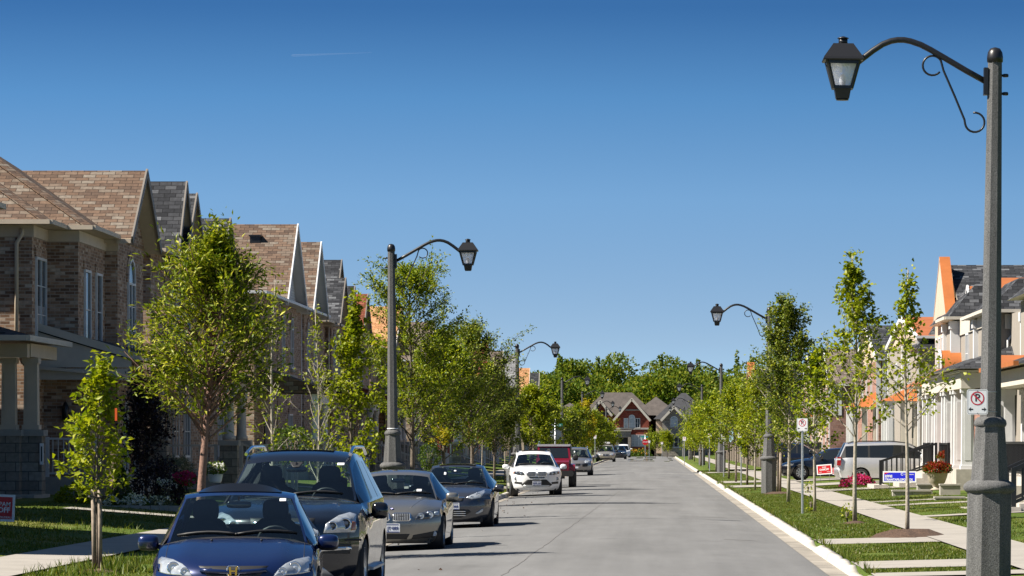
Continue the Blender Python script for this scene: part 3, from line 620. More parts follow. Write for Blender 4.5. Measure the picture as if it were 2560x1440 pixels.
pi = MB(); pi.box(-14.92, -14.35, 104.5, 105.07, .3, 1.65); pi.build('pier', 'tanbrick', h, True)
column(h, -14.6, 115.4, 1.0, 3.9, .34, 'taupe', pier=1.0)
lt = MB(); lt.lathe([(.03, 2.5), (.09, 2.55), (.11, 2.85), (.05, 3.0), (.02, 3.05)], 8, (-15.9, 105.9, 0)); lt.build('porch_light', 'black', h, True)
# --- the corner of the house nearer still: paired columns on stone piers under a porch roof
h = thing('porch_house', 'brick house cut off at the left edge, paired grey porch columns on stone piers', 'house', (-17, 98, .4), group='houses along the left side')
wl = MB(); wl.box(-27, -17.6, 88, 102.4, .2, 7.9); wl.build('wall', 'tanbrick', h, True)
rf = MB(); hip(rf, -29, -16.85, 86, 101.2, 7.95, .67, hmax=.8); rf.build('roof', ['sh_tan', 'taupe'], h, True)
g2 = MB(); gutter(g2, (-16.8, 86, 8.02), (-16.8, 101.2, 8.02), .16); g2.build('gutter', 'taupe', h, True)
pr = MB(); hip(pr, -22, -15.5, 96.6, 103.6, 4.5, .3, hmax=1.0); pr.build('porch_roof', ['sh_grey', 'taupe'], h, True)
pg = MB(); gutter(pg, (-22, 96.6, 4.52), (-15.45, 96.6, 4.52), .16); gutter(pg, (-15.45, 96.6, 4.52), (-15.45, 103.6, 4.52), .16); pg.build('porch_gutter', 'greytrim', h, True)
pb = MB(); pb.box(-20, -15.75, 98.5, 98.9, 4.08, 4.42); pb.box(-16.1, -15.72, 98.9, 103.2, 4.1, 4.44); pb.build('porch_beam', 'taupe', h, True)
for x in (-16.95, -16.33, -15.83):
    column(h, x, 98.8+(x+16.95)*.8, .48, 4.08, .36, 'taupe', pier=1.62)
ft = MB(); ft.box(-18.5, -15.5, 98.0, 100.6, .3, .62); ft.build('porch_footing', 'stonecap', h, True)
wl = MB(); wl.box(-15.56, -15.47, 99.3, 99.34, 1.38, 1.92); nb_ = wl.build('number_board', 'signwhite', h, True); wl = MB(); wl.box(-15.53, -15.5, 99.29, 99.298, 1.46, 1.84); wl.build('number_marks', 'blackp', nb_, True)
st = MB(); st.box(-17.1, -15.55, 96.8, 97.98, .3, .52); st.box(-16.6, -14.9, 95.7, 96.8, .28, .4); st.box(-16.9, -15.6, 96.1, 96.8, .4, .6); st.build('stone_steps', 'stone', h, True)

left_house('brick house beyond the left edge, second from the camera', 74.5, 84, [(79, 3.2, 2.1, .1)], 7.6, 'sh_tan', 'brown', -16.2, 'taupe', detail=1, porch=False)
left_house('brick house beyond the left edge, closest to the camera', 57.5, 70.5, [(61, 2.8, 2.0, .1), (67, 2.6, 2.0, .1)], 7.6, 'sh_brown', 'brown', -16.2, 'taupe', detail=1, porch=False)
left_house('brick house with dark charcoal shingle gables just beyond the nearest house on the left', 119.5, 140, [(124.8, 1.9, 2.15, .0), (127.4, 2.6, 2.0, .05), (137.0, 2.4, 1.75, .1)], 7.75, 'sh_grey', 'brown', -15.35, 'taupe')
left_house('brown brick house with tan shingles, black roof vent and pale siding gables', 150, 179, [(163.2, 4.1, 3.1, .0), (173.8, 3.6, 2.9, .1)], 7.65, 'sh_tan', 'brown', -15.3, 'white', 'siding', vents=[(-16.5, 162.3, 10.25)])
left_house('brown brick house with a low tan gable in front of a vented charcoal one', 180, 199, [(186.3, 2.8, 2.0, .3), (191.5, 4.2, 3.1, -.3), (197.2, 2.0, 2.0, -.1)], 7.5, 'sh_grey', 'brown', -15.4, 'taupe', vents=[(-17.2, 190.2, 10.2)])
left_house('brick house with a red brown shingle gable behind the yellow green tree', 200.5, 212, [(203.5, 2.9, 2.0, .1)], 7.4, 'sh_red', 'brown', -15.4, 'taupe')
left_house('brick house with a wide orange tan shingle roof behind the tall lamp post', 216, 236, [(226.5, 5.6, 2.4, .6)], 7.2, 'sh_orange', 'brown', -15.6, 'greytrim')
cols = [('sh_brown', 'brown', 'brown grey'), ('sh_tan', 'redbrick', 'tan'), ('sh_pale', 'brown', 'pale grey')]
lab = ['with brown grey shingles, first beyond the side street on the left', 'with tan shingles, second beyond the side street on the left', 'with pale grey shingles, third beyond the side street on the left']
for i, y in enumerate((262, 285, 308)):
    c = cols[i]; left_house('brick house '+lab[i], y, y+18, [(y+5, 3.4, 2.5, .1), (y+13, 3.2, 2.2, 0)], 7.4, c[0], c[1], -15.5, 'white', detail=1)
far = [(352, 'sh_red', 'redbrick', 2.9, 'red brown'), (386, 'sh_brown', 'brown', 3.0, 'dull brown'), (424, 'sh_pale', 'brown', 3.4, 'pale grey'), (468, 'sh_orange', 'peach', 2.9, 'orange'), (506, 'sh_grey', 'brown', 3.0, 'charcoal')]
for i, (y, rm, bm_, rise, cn) in enumerate(far):
    left_house('distant left row house with %s gable roof above the trees' % cn, y-10, y+10, [(y-5, 3.6, rise, .1), (y+4, 4.2, rise-.4, -.2)], 7.6, rm, bm_, -15.2, 'greytrim', detail=1, porch=False)

# --- right side: stucco house with copper roofs, white pilasters and a colonnaded porch
h = thing('stucco_house', 'beige stucco house with orange copper roofs, white pilasters and colonnaded porch', 'house', (11.5, 142, .4), group='houses along the right side')
wl = MB(); wl.box(11.5, 22, 133, 151.4, .2, 6.5); wl.box(11.28, 14, 147, 151.4, .2, 6.52); wl.box(12.1, 22, 128, 133, .2, 6.3); wl.build('wall', 'stucco', h, True)
gw = MB(); gw.box(11.3, 22, 151.4, 157.6, .2, 6.85); gw.add([(11.255, 151.2, 6.8), (11.255, 157.8, 6.8), (11.255, 154.5, 9.1)], [(0, 1, 2)]); gw.build('gable_wall', 'peach', h, True, recalc=False)
rf = MB(); gable(rf, 11.75, 24, 150.0, 161, 6.6, 2.25); hip(rf, 10.95, 20, 146.6, 156, 6.56, 1.15, hmax=1.35); hip(rf, 11.2, 22, 132.6, 142, 6.36, .95, hmax=1.2); hip(rf, 12.4, 24, 136, 150, 6.55, 1.1, hmax=2.05); rf.build('roof', ['sh_grey', 'offwhite'], h, True)
cp = MB(); gable(cp, 11.24, 11.66, 150.9, 158.1, 6.62, 2.55, thick=.1); gable(cp, 12.05, 18, 136.6, 144.4, 6.75, 1.0, thick=.1); cp.build('copper_roof', ['copper', 'peach'], h, True)
cd = MB(); n = 10
for (x0, x1, yc, zc, r) in ((10.75, 13, 147.2, 4.72, .72), (11.9, 13.5, 148.6, 7.35, .55)):
    v = []
    for x in (x0, x1): v += [(x, yc+r*math.cos(math.pi*i/n), zc+r*.95*math.sin(math.pi*i/n)) for i in range(n+1)]
    cd.add(v, [(i, i+1, n+2+i, n+1+i) for i in range(n)], 0, True)
    cd.add([(x0+.02, yc+r*.72*math.cos(math.pi*i/n), zc+r*.68*math.sin(math.pi*i/n)) for i in range(n+1)], [list(range(n+1))], 2)
    for i in range(n):
        a0 = math.pi*i/n; a1 = math.pi*(i+1)/n
        cd.beam((x0-.02, yc+r*.9*math.cos(a0), zc+r*.86*math.sin(a0)), (x0-.02, yc+r*.9*math.cos(a1), zc+r*.86*math.sin(a1)), .2, .06, 1, up=(1, 0, 0))
cd.build('barrel_dormer', ['copper', 'white', 'stucco'], h, True)
pl = MB()
for (x, y, zt) in ((11.12, 146.85, 6.5), (11.34, 132.85, 6.3), (11.98, 127.9, 6.2), (11.34, 139.0, 6.3), (11.15, 151.1, 6.5)):
    pl.box(x, x+.36, y, y+.4, 3.9, zt); pl.box(x-.05, x+.41, y-.05, y+.45, zt-.3, zt-.003)
pl.build('pilaster', 'white', h, True)
fb = MB(); fb.box(11.5, 13.6, 146.93, 146.997, 5.95, 6.5); fb.box(11.9, 14, 132.93, 132.997, 5.8, 6.3); fb.box(11.44, 11.497, 133.2, 146.8, 5.95, 6.49); fb.build('frieze_board', 'offwhite', h, True)
gt = MB(); gutter(gt, (10.9, 146.5, 6.6), (15, 146.5, 6.6)); gutter(gt, (10.9, 146.5, 6.6), (10.9, 151, 6.6)); gutter(gt, (11.15, 132.5, 6.4), (16, 132.5, 6.4)); gutter(gt, (11.15, 132.5, 6.4), (11.15, 142, 6.4)); gt.build('gutter', 'offwhite', h, True)
for k in range(3): win(h, 'x', 11.3, 152.9+k*1.6, 5.3, .95, 1.6, -1, mull=0, glass='curtain')
win(h, 'x', 11.5, 136, 5.2, 1.2, 1.5, -1); win(h, 'x', 11.5, 143.5, 5.2, 1.2, 1.5, -1)
dp = MB(); dp.tube([(12.15, 132.9, 6.3), (12.15, 132.9, 5.6), (12.0, 132.93, 5.4), (12.0, 132.93, 4.2)], .05, 6); dp.build('downpipe', 'white', h, True)
fl = MB(); fl.box(10.1, 13, 131, 151, .2, 1.05); fl.build('porch_floor', 'conc', h, True)
b = MB(); b.box(10.25, 10.75, 130.8, 151.2, 3.75, 4.28); b.box(10.15, 10.85, 130.7, 151.3, 4.285, 4.36); b.box(10.75, 13, 130.8, 131.2, 3.76, 4.27); b.build('porch_entablature', 'offwhite', h, True)
rf = MB(); hip(rf, 9.95, 15, 130.4, 146, 4.4, .38, hmax=.8); rf.build('porch_roof', ['sh_grey', 'offwhite'], h, True)
rf = MB(); hip(rf, 9.9, 14, 150, 158, 4.1, .55, hmax=1.1); rf.build('porch_copper_roof', ['copper', 'offwhite'], h, True)
for y in (150.6, 148.4, 145.4, 144.2, 140.6, 139.3, 136, 134.7, 131.4): column(h, 10.5, y, 1.05, 3.75, .40, 'white')
bw = MB(); bw.box(11.0, 11.5, 131.2, 150.8, 1.05, 3.75); bw.build('porch_wall', 'pinkbrick', h, True)
win(h, 'x', 11.0, 138, 2.4, 1.2, 1.9, -1); win(h, 'x', 11.0, 147, 2.4, 1.2, 1.9, -1)
st = MB()
for i in range(4): st.box(10.1-.42*(i+1), 10.1-.42*i, 141, 145, .2, 1.0-.17*(i+1))
st.box(7.9, 8.42, 140.8, 145.2, .1, .42); st.build('front_steps', 'conc', h, True)
rail(h, (8.15, 141.1, .42), (10.15, 141.1, 1.05), .85, 'black', 9, 'stair_railing', .05); rail(h, (8.45, 144.9, .42), (10.15, 144.9, 1.05), .85, 'black', 9, 'stair_railing', .05)
rail(h, (10.3, 137, 1.05), (10.3, 141, 1.05), .85, 'black', 16, 'porch_railing', .04); rail(h, (10.3, 145, 1.05), (10.3, 149.5, 1.05), .85, 'black', 16, 'porch_railing', .04)
# --- nearer porch at the right edge
h = thing('porch_house', 'house at the right edge with a white columned porch and black stair railings', 'house', (10.5, 100, .4), group='houses along the right side')
fl = MB(); fl.box(9.2, 14, 94.5, 107.5, .2, 1.08); fl.build('porch_floor', 'conc', h, True)
for (x, y) in ((9.12, 104.3), (9.5, 105.2), (10.0, 104.9), (9.4, 95.2)): column(h, x, y, 1.08, 3.35, .36, 'white')
b = MB(); b.box(8.95, 14, 104.6, 105.2, 3.35, 3.78); b.box(8.95, 9.5, 94.8, 104.6, 3.36, 3.77); b.build('porch_entablature', 'offwhite', h, True)
rf = MB(); hip(rf, 8.75, 15, 94.3, 105.8, 3.84, .34, hmax=1.0); rf.build('porch_roof', ['sh_grey', 'offwhite'], h, True)
rf = MB(); rf.add([(8.85, 104.1, 3.9), (12, 104.1, 3.9), (12, 105.9, 4.3), (8.85, 105.9, 4.3)], [(0, 1, 2, 3)]); gutter(rf, (8.7, 94.2, 3.85), (8.7, 104.2, 3.85)); rf.build('porch_copper_roof', ['copper'], h, True)
wl = MB(); wl.box(11.6, 22, 94, 124, .2, 6.4); wl.build('wall', 'stucco', h, True)
rf = MB(); hip(rf, 11.2, 24, 93.4, 124.5, 6.45, .8, hmax=2.2); rf.build('roof', ['sh_grey', 'offwhite'], h, True)
win(h, 'x', 11.6, 99, 2.6, 1.2, 1.8, -1)
st = MB()
for i in range(4): st.box(9.2-.34*(i+1), 9.2-.34*i, 97.5, 100.5, .2, 1.05-.19*(i+1))
st.box(7.95, 8.6, 91.8, 94.0, .15, .42)
for i in range(4): st.box(8.6+.3*i, 8.6+.3*(i+1), 92, 94, .2, .5+.17*i)
st.build('front_steps', 'conc', h, True)
rail(h, (8.45, 92.1, .42), (9.9, 92.1, 1.08), .88, 'black', 6, 'stair_railing', .06, .11); rail(h, (8.45, 93.9, .42), (9.9, 93.9, 1.08), .88, 'black', 6, 'stair_railing', .06, .11)
rail(h, (9.25, 96, 1.08), (9.25, 104, 1.08), .85, 'black', 22, 'porch_railing', .04)
# --- houses further down on the right
def right_house(label, y0, y1, xf, eave, rise, roof, wallm, copper=True, pil=3, porch=True):
    h = thing('row_house', label, 'house', (xf, (y0+y1)/2, .3), group='houses along the right side')
    wl = MB(); wl.box(xf, xf+10, y0, y1, .2, eave); wl.build('wall', wallm, h, True)
    ym = (y0+y1)/2; rf = MB(); gable(rf, xf-.1, xf+10, y0-.35, y1+.35, eave-.05, rise); ro = rf.build('roof', [roof, 'white'], h, True)
    rakes(h, xf-.14, y0-.35, y1+.35, eave, rise, 'white')
    gf = MB(); gf.add([(xf-.01, y0, eave-.02), (xf-.01, y1, eave-.02), (xf-.01, ym, eave+rise*.95)], [(0, 1, 2)]); gf.build('gable_wall', 'peach', h, True, recalc=False)
    gt = MB(); gutter(gt, (xf-.2, y0-.4, eave+.03), (xf+8, y0-.4, eave+.03)); gt.build('gutter', 'white', h, True)
    vent(ro, xf+1.5, ym-.7, eave+rise*.72)
    pl = MB()
    for k in range(pil): pl.box(xf-.12+.3*k, xf+.1+.3*k, y0-.03-.002*k, y0-.001*k-.001, 3.6, eave-.05)
    for k in range(3): y = y0+.1+k*(y1-y0-.6)/2; pl.box(xf-.08, xf-.001, y, y+.35, .6, eave-.06)
    pl.build('pilaster', 'white', h, True)
    for k in (.3, .7): win(h, 'x', xf, y0+(y1-y0)*k, eave-1.5, 1.1, 1.5, -1); 
    win(h, 'y', y0, xf+1.6, eave-1.5, .9, 1.4); win(h, 'y', y0, xf+3.6, 2.3, .9, 1.6)
    if copper:
        cr_ = MB(); hip(cr_, xf-1.5, xf+3, y0+.4, y0+5, 3.7, .5, hmax=.8); cr_.build('porch_copper_roof', ['copper', 'white'], h, True)
        for y in (y0+.8, y0+2.6, y0+4.5): column(h, xf-1.2, y, .5, 3.7, .34, 'white')
        for k in range(4): column(h, xf-1.2+.55*(k+1), y0+.8, .5, 3.7, .26, 'offwhite')
    return h
right_house('red brick house with charcoal roof and copper porch beside the minivan', 192, 212, 11.0, 6.0, 1.9, 'sh_grey', 'pinkbrick')
hh = right_house('stucco row house with orange copper upper roof behind the silver minivan', 165, 187, 11.2, 6.35, 1.15, 'copper', 'stucco')
rf = MB(); hip(rf, 10.9, 16, 164.4, 171, 5.9, .9, hmax=1.2); rf.build('bay_roof', ['sh_grey', 'white'], hh, True); wl = MB(); wl.box(11.15, 15, 164.8, 170.5, 3.5, 5.89); wl.build('bay_wall', 'stucco', hh, True)
right_house('rose brick house with brown grey vented roof behind the dark cars', 236, 246, 10.6, 5.4, 2.0, 'sh_brown', 'pinkbrick', False)
right_house('peach house with charcoal roof, first beyond the side street on the right', 262, 284, 11.5, 6.2, 2.2, 'sh_brown', 'peach')
right_house('pink brick house with charcoal roof, second beyond the side street on the right', 292, 316, 12, 6.2, 2.4, 'sh_grey', 'pinkbrick')
hh = right_house('distant right house with narrow copper gable above the trees', 372, 386, 9.6, 6.4, 2.6, 'sh_grey', 'peach')
cp = MB(); gable(cp, 9.0, 9.7, 371.5, 386.5, 6.5, 3.1); cp.build('copper_gable', ['copper', 'peach'], hh, True)
right_house('distant right house with brown roof, last before the end of the road', 410, 430, 10.5, 6.4, 2.4, 'sh_brown', 'pinkbrick', False)
# --- board fence along the right lots
f = tag(thing('board_fence', 'brown vertical board fence behind the right hand trees', 'fence', (7.4, 330, .25)), 'brown vertical board fence behind the right hand trees', 'fence')
bx_ = MB(); bx_.box(7.38, 7.42, 259, 440, .2, 1.95); bx_.box(7.42, 14, 259, 259.04, .2, 1.95); bx_.build('boards', 'fencewood', f, True)
bx_ = MB(); bx_.box(7.33, 7.47, 258.9, 440, 1.953, 2.02); bx_.box(7.47, 14, 258.9, 259.1, 1.953, 2.02); bx_.build('top_rail', 'fencewood', f, True)
for k in range(18):
    y = 259.2+k*10; pp = MB(); pp.box(7.27, 7.377, y, y+.14, .2, 2.1); pp.build('fence_post', 'fencewood', f, True)

# --- the houses that close the street
def q(px, D=550): return PX(px, D)
def zz(py, D=550): return CAMZ-(py-1108)*D/FPX
def fgable(mb, x0, x1, y0, y1, z, rise, mi=0, soffit=1):          # ridge along y, gable facing the camera
    xm = (x0+x1)/2
    for (xa) in (x0, x1):
        lo = [(xa, y0, z), (xa, y1, z), (xm, y1, z+rise), (xm, y0, z+rise)]; up = [(x, y, c+.2) for x, y, c in lo]
        mb.add(up, [(0, 1, 2, 3)], mi); mb.add(lo, [(3, 2, 1, 0)], soffit)
        for (i, j) in ((0, 1), (2, 3), (3, 0)): mb.add([lo[i], lo[j], up[j], up[i]], [(0, 1, 2, 3)], soffit)
def far_rakes(par, ye, x0, x1, z, rise, m='offwhite'):
    f = MB(); xm = (x0+x1)/2; f.beam((x0, ye, z), (xm, ye, z+rise), .08, .32); f.beam((x1, ye, z), (xm, ye, z+rise), .08, .32); return f.build('bargeboard', m, par, True)
h = thing('detached_house', 'red brick house with two gables and stone porch closing the end of the road', 'house', (-3.5, 555, 0))
wl = MB(); wl.box(-8.3, -.5, 552, 562, -.1, 6.0); wl.box(-3.6, 4.2, 560.5, 574, -.1, 5.4); wl.box(q(1537), q(1622), 550, 556, -.1, 5.3)
wl.add([(q(1537), 549.99, 5.2), (q(1622), 549.99, 5.2), (q(1579.7), 549.99, 8.0)], [(0, 1, 2)]); wl.add([(-8.3, 551.98, 5.9), (q(1530), 551.98, 5.9), (q(1502), 551.98, 7.8)], [(0, 1, 2)])
wl.build('wall', 'redbrick', h, True, recalc=False)
rf = MB(); hip(rf, -10.5, .3, 551.4, 568, 5.85, .95, hmax=3.25); fgable(rf, q(1533), q(1626), 549.5, 560, 5.0, 3.05); fgable(rf, -9.2, q(1530), 551.2, 560, 5.7, 2.1); hip(rf, -4, 4.6, 560, 575, 5.4, .75, hmax=3.3)
rf.build('roof', ['far_brown', 'offwhite'], h, True)
far_rakes(h, 549.45, q(1533), q(1626), 5.05, 3.05); far_rakes(h, 551.15, -9.2, q(1530), 5.75, 2.1)
bd = MB(); bd.box(q(1537), q(1622), 549.9, 549.995, 3.85, 4.1); bd.box(q(1563), q(1600), 549.9, 549.995, 6.5, 6.65); bd.box(-8.3, q(1537), 551.9, 551.99, 3.8, 4.0); bd.build('stone_band', 'stonecap', h, True)
win(h, 'y', 550, q(1565), zz(1057.5), .62, 1.35, mull=0, glass='curtain'); win(h, 'y', 550, q(1579.6), zz(1058), .85, 1.55, arch=True, mull=0, glass='curtain'); win(h, 'y', 550, q(1594), zz(1057.5), .7, 1.35, mull=1)
win(h, 'y', 550, q(1596), zz(1101), 2.0, 1.6, mull=3, glass='curtain'); win(h, 'y', 552, q(1514), zz(1058), .9, 1.5, mull=1, glass='curtain')
pc = MB(); pc.box(q(1537), q(1548), 548.6, 550, -.1, 3.6); pc.box(q(1570), q(1577), 548.6, 550, -.1, 3.6); pc.box(q(1548), q(1570), 548.6, 550, 2.75, 3.6); pc.build('stone_porch', 'stone', h, True)
pc = MB(); pc.box(q(1535), q(1579), 548.4, 550, 3.603, 3.75); pc.build('porch_cap', 'stonecap', h, True)
dr = MB(); dr.box(q(1549), q(1569), 549.5, 549.98, 0, 2.7); dr.build('front_door', 'blackp', h, True)
h = thing('detached_house', 'grey stone house with dark hip roof right of the red brick house', 'house', (3.5, 552, 0))
wl = MB(); wl.box(q(1640), q(1770), 550, 560, -.1, 5.3); wl.box(q(1656), q(1716), 548, 552, -.1, 5.2); wl.add([(q(1656), 547.99, 5.1), (q(1716), 547.99, 5.1), (q(1685), 547.99, 6.75)], [(0, 1, 2)]); wl.build('wall', 'stone', h, True, recalc=False)
rf = MB(); hip(rf, q(1634), q(1785), 549.5, 562, 5.3, .95, hmax=3.7); fgable(rf, q(1652), q(1718), 547.6, 556, 5.0, 1.95); rf.build('roof', ['far_grey', 'offwhite'], h, True)
far_rakes(h, 547.55, q(1652), q(1718), 5.05, 1.95)
wn = win(h, 'y', 548, q(1685), zz(1058), 1.0, 1.0, arch=True, mull=1, glass='curtain'); win(h, 'y', 548, q(1690), zz(1105), 1.8, 1.5, mull=2)
pw = MB(); pw.box(q(1640), q(1656), 549.9, 549.99, .5, 5.0); pw.build('side_wall', 'peach', h, True)
b = MB(); b.box(q(1650), q(1720), 547.2, 548, 2.9, 3.1); b.build('porch_roof', 'sh_grey', h, True)
h = thing('detached_house', 'house with wide grey brown hip roof left of the red brick house', 'house', (-13, 566, 0))
wl = MB(); wl.box(q(1376, 566), q(1470, 566), 566, 576, -.1, 5.9); wl.build('wall', 'stone', h, True)
rf = MB(); hip(rf, q(1366, 566), q(1481, 566), 565.3, 577, 5.95, .55, hmax=2.6); rf.build('roof', ['far_brown', 'offwhite'], h, True)
win(h, 'y', 566, q(1432, 566), 4.6, 1.0, 1.2); win(h, 'y', 566, q(1418, 566), 4.6, 1.0, 1.2)
# ------------------------------------------------------------------ cars (nose at local y=0 looking -y)
def sup(mb, c, r, e=.7, n=14, m=8, mi=0):
    f = lambda t, k: math.copysign(abs(t)**k, t)
    V = []
    for j in range(m+1):
        ph = -math.pi/2+math.pi*j/m
        for i in range(n):
            th = 2*math.pi*i/n
            V.append((c[0]+r[0]*f(math.cos(ph), e)*f(math.cos(th), e), c[1]+r[1]*f(math.cos(ph), e)*f(math.sin(th), e), c[2]+r[2]*f(math.sin(ph), e)))
    mb.add(V, [(j*n+i, j*n+(i+1) % n, (j+1)*n+(i+1) % n, (j+1)*n+i) for j in range(m) for i in range(n)], mi, True); return mb
def catmull(st, breaks, sub):
    out = []; n = len(st); idx = []
    for i in range(n-1):
        idx.append(len(out)); p0 = np.array(st[i][:5]); p1 = np.array(st[i+1][:5])
        m0 = np.zeros(5) if False else ((p1-np.array(st[i-1][:5]))*.5 if i > 0 and i not in breaks else (p1-p0))
        m1 = ((np.array(st[i+2][:5])-p0)*.5 if i+2 < n and (i+1) not in breaks else (p1-p0))
        lim = np.abs(p1-p0)*1.5; m0 = np.clip(m0, -lim, lim); m1 = np.clip(m1, -lim, lim)
        for k in range(sub):
            t = k/sub; h = (2*t**3-3*t*t+1)*p0+(t**3-2*t*t+t)*m0+(-2*t**3+3*t*t)*p1+(t**3-t*t)*m1
            out.append((*h, st[i][5]))
    idx.append(len(out)); out.append(tuple(st[-1])); return out, idx
class Car:
    def __init__(c, name, label, S, loc, rz=0., group=None, cat='car', near=True, glass='windscreen'):
        c.S = S; c.t = thing(name, label, cat, loc, rz, group); c.near = near; Lc, W = S['L'], S['W']; c.W = W; c.L = Lc
        zb, zl, yl, zc, yc, zt, yt, zr, yr1 = (S[k] for k in ('zb', 'zl', 'yl', 'zc', 'yc', 'zt', 'yt', 'zr', 'yr1'))
        hb, ht, yd, zd = S['hwb'], S['hwt'], S['yd'], S['zd']; bk = S.get('bk', .44); wag = S.get('wagon', False)
        st = [(.12, zb, W-.16, 0, bk-.04, 'b'), (.03, zb+.1, W-.10, 0, bk, 'b'), (0, (zb+zl)/2+.03, W-.06, 0, bk+.02, 'b'), (.02, zl-.09, W-.06, .01, bk+.02, 'b'), (yl, zl, W-.08, .03, bk-.04, 'b'),
              (yl+.2, zl+(zc-zl)*.32, W-.07, .045, .32, 'b'), (yl+(yc-yl)*.6, zl+(zc-zl)*.72, W-.07, .065, .2, 'b'), (yc-.08, zc-.015, W-.10, .08, .12, 'b'), (yc, zc-.012, hb+.04, .08, .12, 'c'),
              (yc+.06, zc, hb, .075, .12, 'g'), (yc+(yt-yc)*.52, zc+(zt-zc)*.54, hb+(ht-hb)*.5, .06, .1, 'g'), (yt, zt, ht, .045, .07, 'b'),
              (yt+.15, zt+(zr-zt)*.55, ht, .045, .05, 'b'), (yt+.7, zr, ht+.01, .05, 0, 'b'), (yr1, zr-.05, ht-.02, .055, -.03, 'r'), (yd, zd+.03, hb-.03, .06, -.08, 'b')]
        if wag: st += [(Lc-.08, zd-.04, W-.1, .03, -.1, 'b'), (Lc-.03, zd-.1, W-.09, .02, -.12, 'b'), (Lc-.03, .62, W-.07, 0, -.16, 'b'), (Lc, .56, W-.06, 0, -.2, 'b'), (Lc-.06, zb+.05, W-.1, 0, -.24, 'b')]
        else: st += [(Lc-.32, zd+.01, W-.1, .05, -.16, 'b'), (Lc-.07, zd-.03, W-.1, .04, -.28, 'b'), (Lc-.02, zd-.22, W-.07, 0, -.36, 'b'), (Lc, .5, W-.07, 0, -.4, 'b'), (Lc-.06, zb+.05, W-.12, 0, -.4, 'b')]
        S2, ix = catmull(st, (8, 9, 11, 14, 15), 3)
        N = 22; ss = [math.sin(math.pi/2*(-1+2*i/N)) for i in range(N+1)]
        ft = S.get('front'); crease = S.get('crease', 0.)
        def pt(s_, a):
            y, z, hw, dr, back = a[:5]
            z2 = z-dr*abs(s_)**2.6
            if crease and ix[4] <= a[6] <= ix[8]: z2 += crease*(math.exp(-((abs(s_)-.62)/.12)**2))*max(0, math.sin(math.pi*min(1, max(0, (a[6]-ix[4])/(ix[8]-ix[4]))))**.6)
            return (hw*s_, y+back*abs(s_)**3.2, z2)
        rows = [[pt(s_, (*a[:5], a[5], i)) for s_ in ss] for i, a in enumerate(S2)]
        body = MB(); gl = MB(); rg = MB()
        V = [p for r in rows for p in r]; k = N+1; bf = []; gf = []; rf = []; cf = []
        for i in range(len(rows)-1):
            tg = S2[i][5]
            for j in range(N):
                sm_ = abs(ss[j]+ss[j+1])/2; f = (i*k+j, i*k+j+1, (i+1)*k+j+1, (i+1)*k+j)
                if tg == 'g' and sm_ < .955: gf.append(f)
                elif tg == 'r' and sm_ < .93: rf.append(f)
                elif tg == 'c': cf.append(f)
                else: bf.append(f)
        body.add(V, bf, 0, True); body.add(V, cf, 1, True)
        c.bvh = BVHTree.FromPolygons([Vector(v) for v in V], [list(f) for f in bf+cf+gf+rf])
        E = [r[-1] for r in rows]; c.E = E
        hood = E[ix[4]:ix[8]+1]; green = E[ix[8]:ix[15]+1]; deck = E[ix[15]:ix[17]+1]; fr = E[:ix[4]+1]; re = E[ix[17]:]
        def byY(pl, y, m):
            if y <= pl[0][1]: return pl[0][m]
            for a, b in zip(pl, pl[1:]):
                if y <= b[1]: return a[m]+(b[m]-a[m])*(y-a[1])/max(1e-6, b[1]-a[1])
            return pl[-1][m]
        def byZ(pl, z, m):
            pl = sorted(pl, key=lambda p: p[2])
            if z <= pl[0][2]: return pl[0][m]
            for a, b in zip(pl, pl[1:]):
                if z <= b[2]: return a[m]+(b[m]-a[m])*(z-a[2])/max(1e-6, b[2]-a[2])
            return pl[-1][m]
        ya, yb = hood[-1][1], deck[0][1]; xb = W*.95
        belt = [(hood[-1][0], ya, hood[-1][2]), (xb, ya+.45, hood[-1][2]+.005), (xb, yb-.4, max(deck[0][2], hood[-1][2]+.04)), (deck[0][0], yb, deck[0][2])]
        top = hood[:-1]+belt+deck[1:]
        y0 = max(p[1] for p in fr)+.03; y1 = min(p[1] for p in re)-.03
        wy = S['wy']; Ra = S['R']+.045; ys = set(np.linspace(y0, y1, 30))
        for w_ in wy:
            ys = {y for y in ys if abs(y-w_) > Ra+.02}
            ys |= {w_+Ra*math.cos(math.pi*i/14) for i in range(15)}
        ys = sorted(y for y in ys if y0 <= y <= y1); ts = [0, .06, .16, .3, .5, .72, .9, 1]
        def lowz(y):
            z = zb+.04
            for w_ in wy:
                d = abs(y-w_)
                if d < Ra: z = max(z, S['R']+math.sqrt(max(0, Ra*Ra-d*d)))
            return z
        prof = lambda xb_, t, z: xb_+(W-xb_)*min(1, math.sin(min(1, t/.3)*math.pi/2))-(.035*max(0, t-.6)/.4 if t > .6 else 0)
        for sg in (1, -1):
            G = []
            zt0 = fr[-1][2]; zb0 = fr[0][2]
            G.append([(sg*byZ(fr, zt0+(zb0-zt0)*t, 0), byZ(fr, zt0+(zb0-zt0)*t, 1), zt0+(zb0-zt0)*t) for t in ts])
            for y in ys:
                x_, z_ = byY(top, y, 0), byY(top, y, 2); zl_ = lowz(y); u = min(1, (y-y0)/.35, (y1-y)/.35); col = []
                for t in ts:
                    z = z_+(zl_-z_)*t; tt = (z_-z)/max(.1, z_-zb)
                    xx = prof(x_, tt, z); xe = (byZ(fr, z, 0) if y < Lc/2 else byZ(re, z, 0)); u2 = max(0, min(1, u))**.5
                    col.append((sg*(xe+(xx-xe)*u2 if tt > 0 else x_), y, z))
                G.append(col)
            ztr = re[0][2]; zbr = re[-1][2]
            G.append([(sg*byZ(re, ztr+(zbr-ztr)*t, 0), byZ(re, ztr+(zbr-ztr)*t, 1), ztr+(zbr-ztr)*t) for t in ts])
            k2 = len(ts)
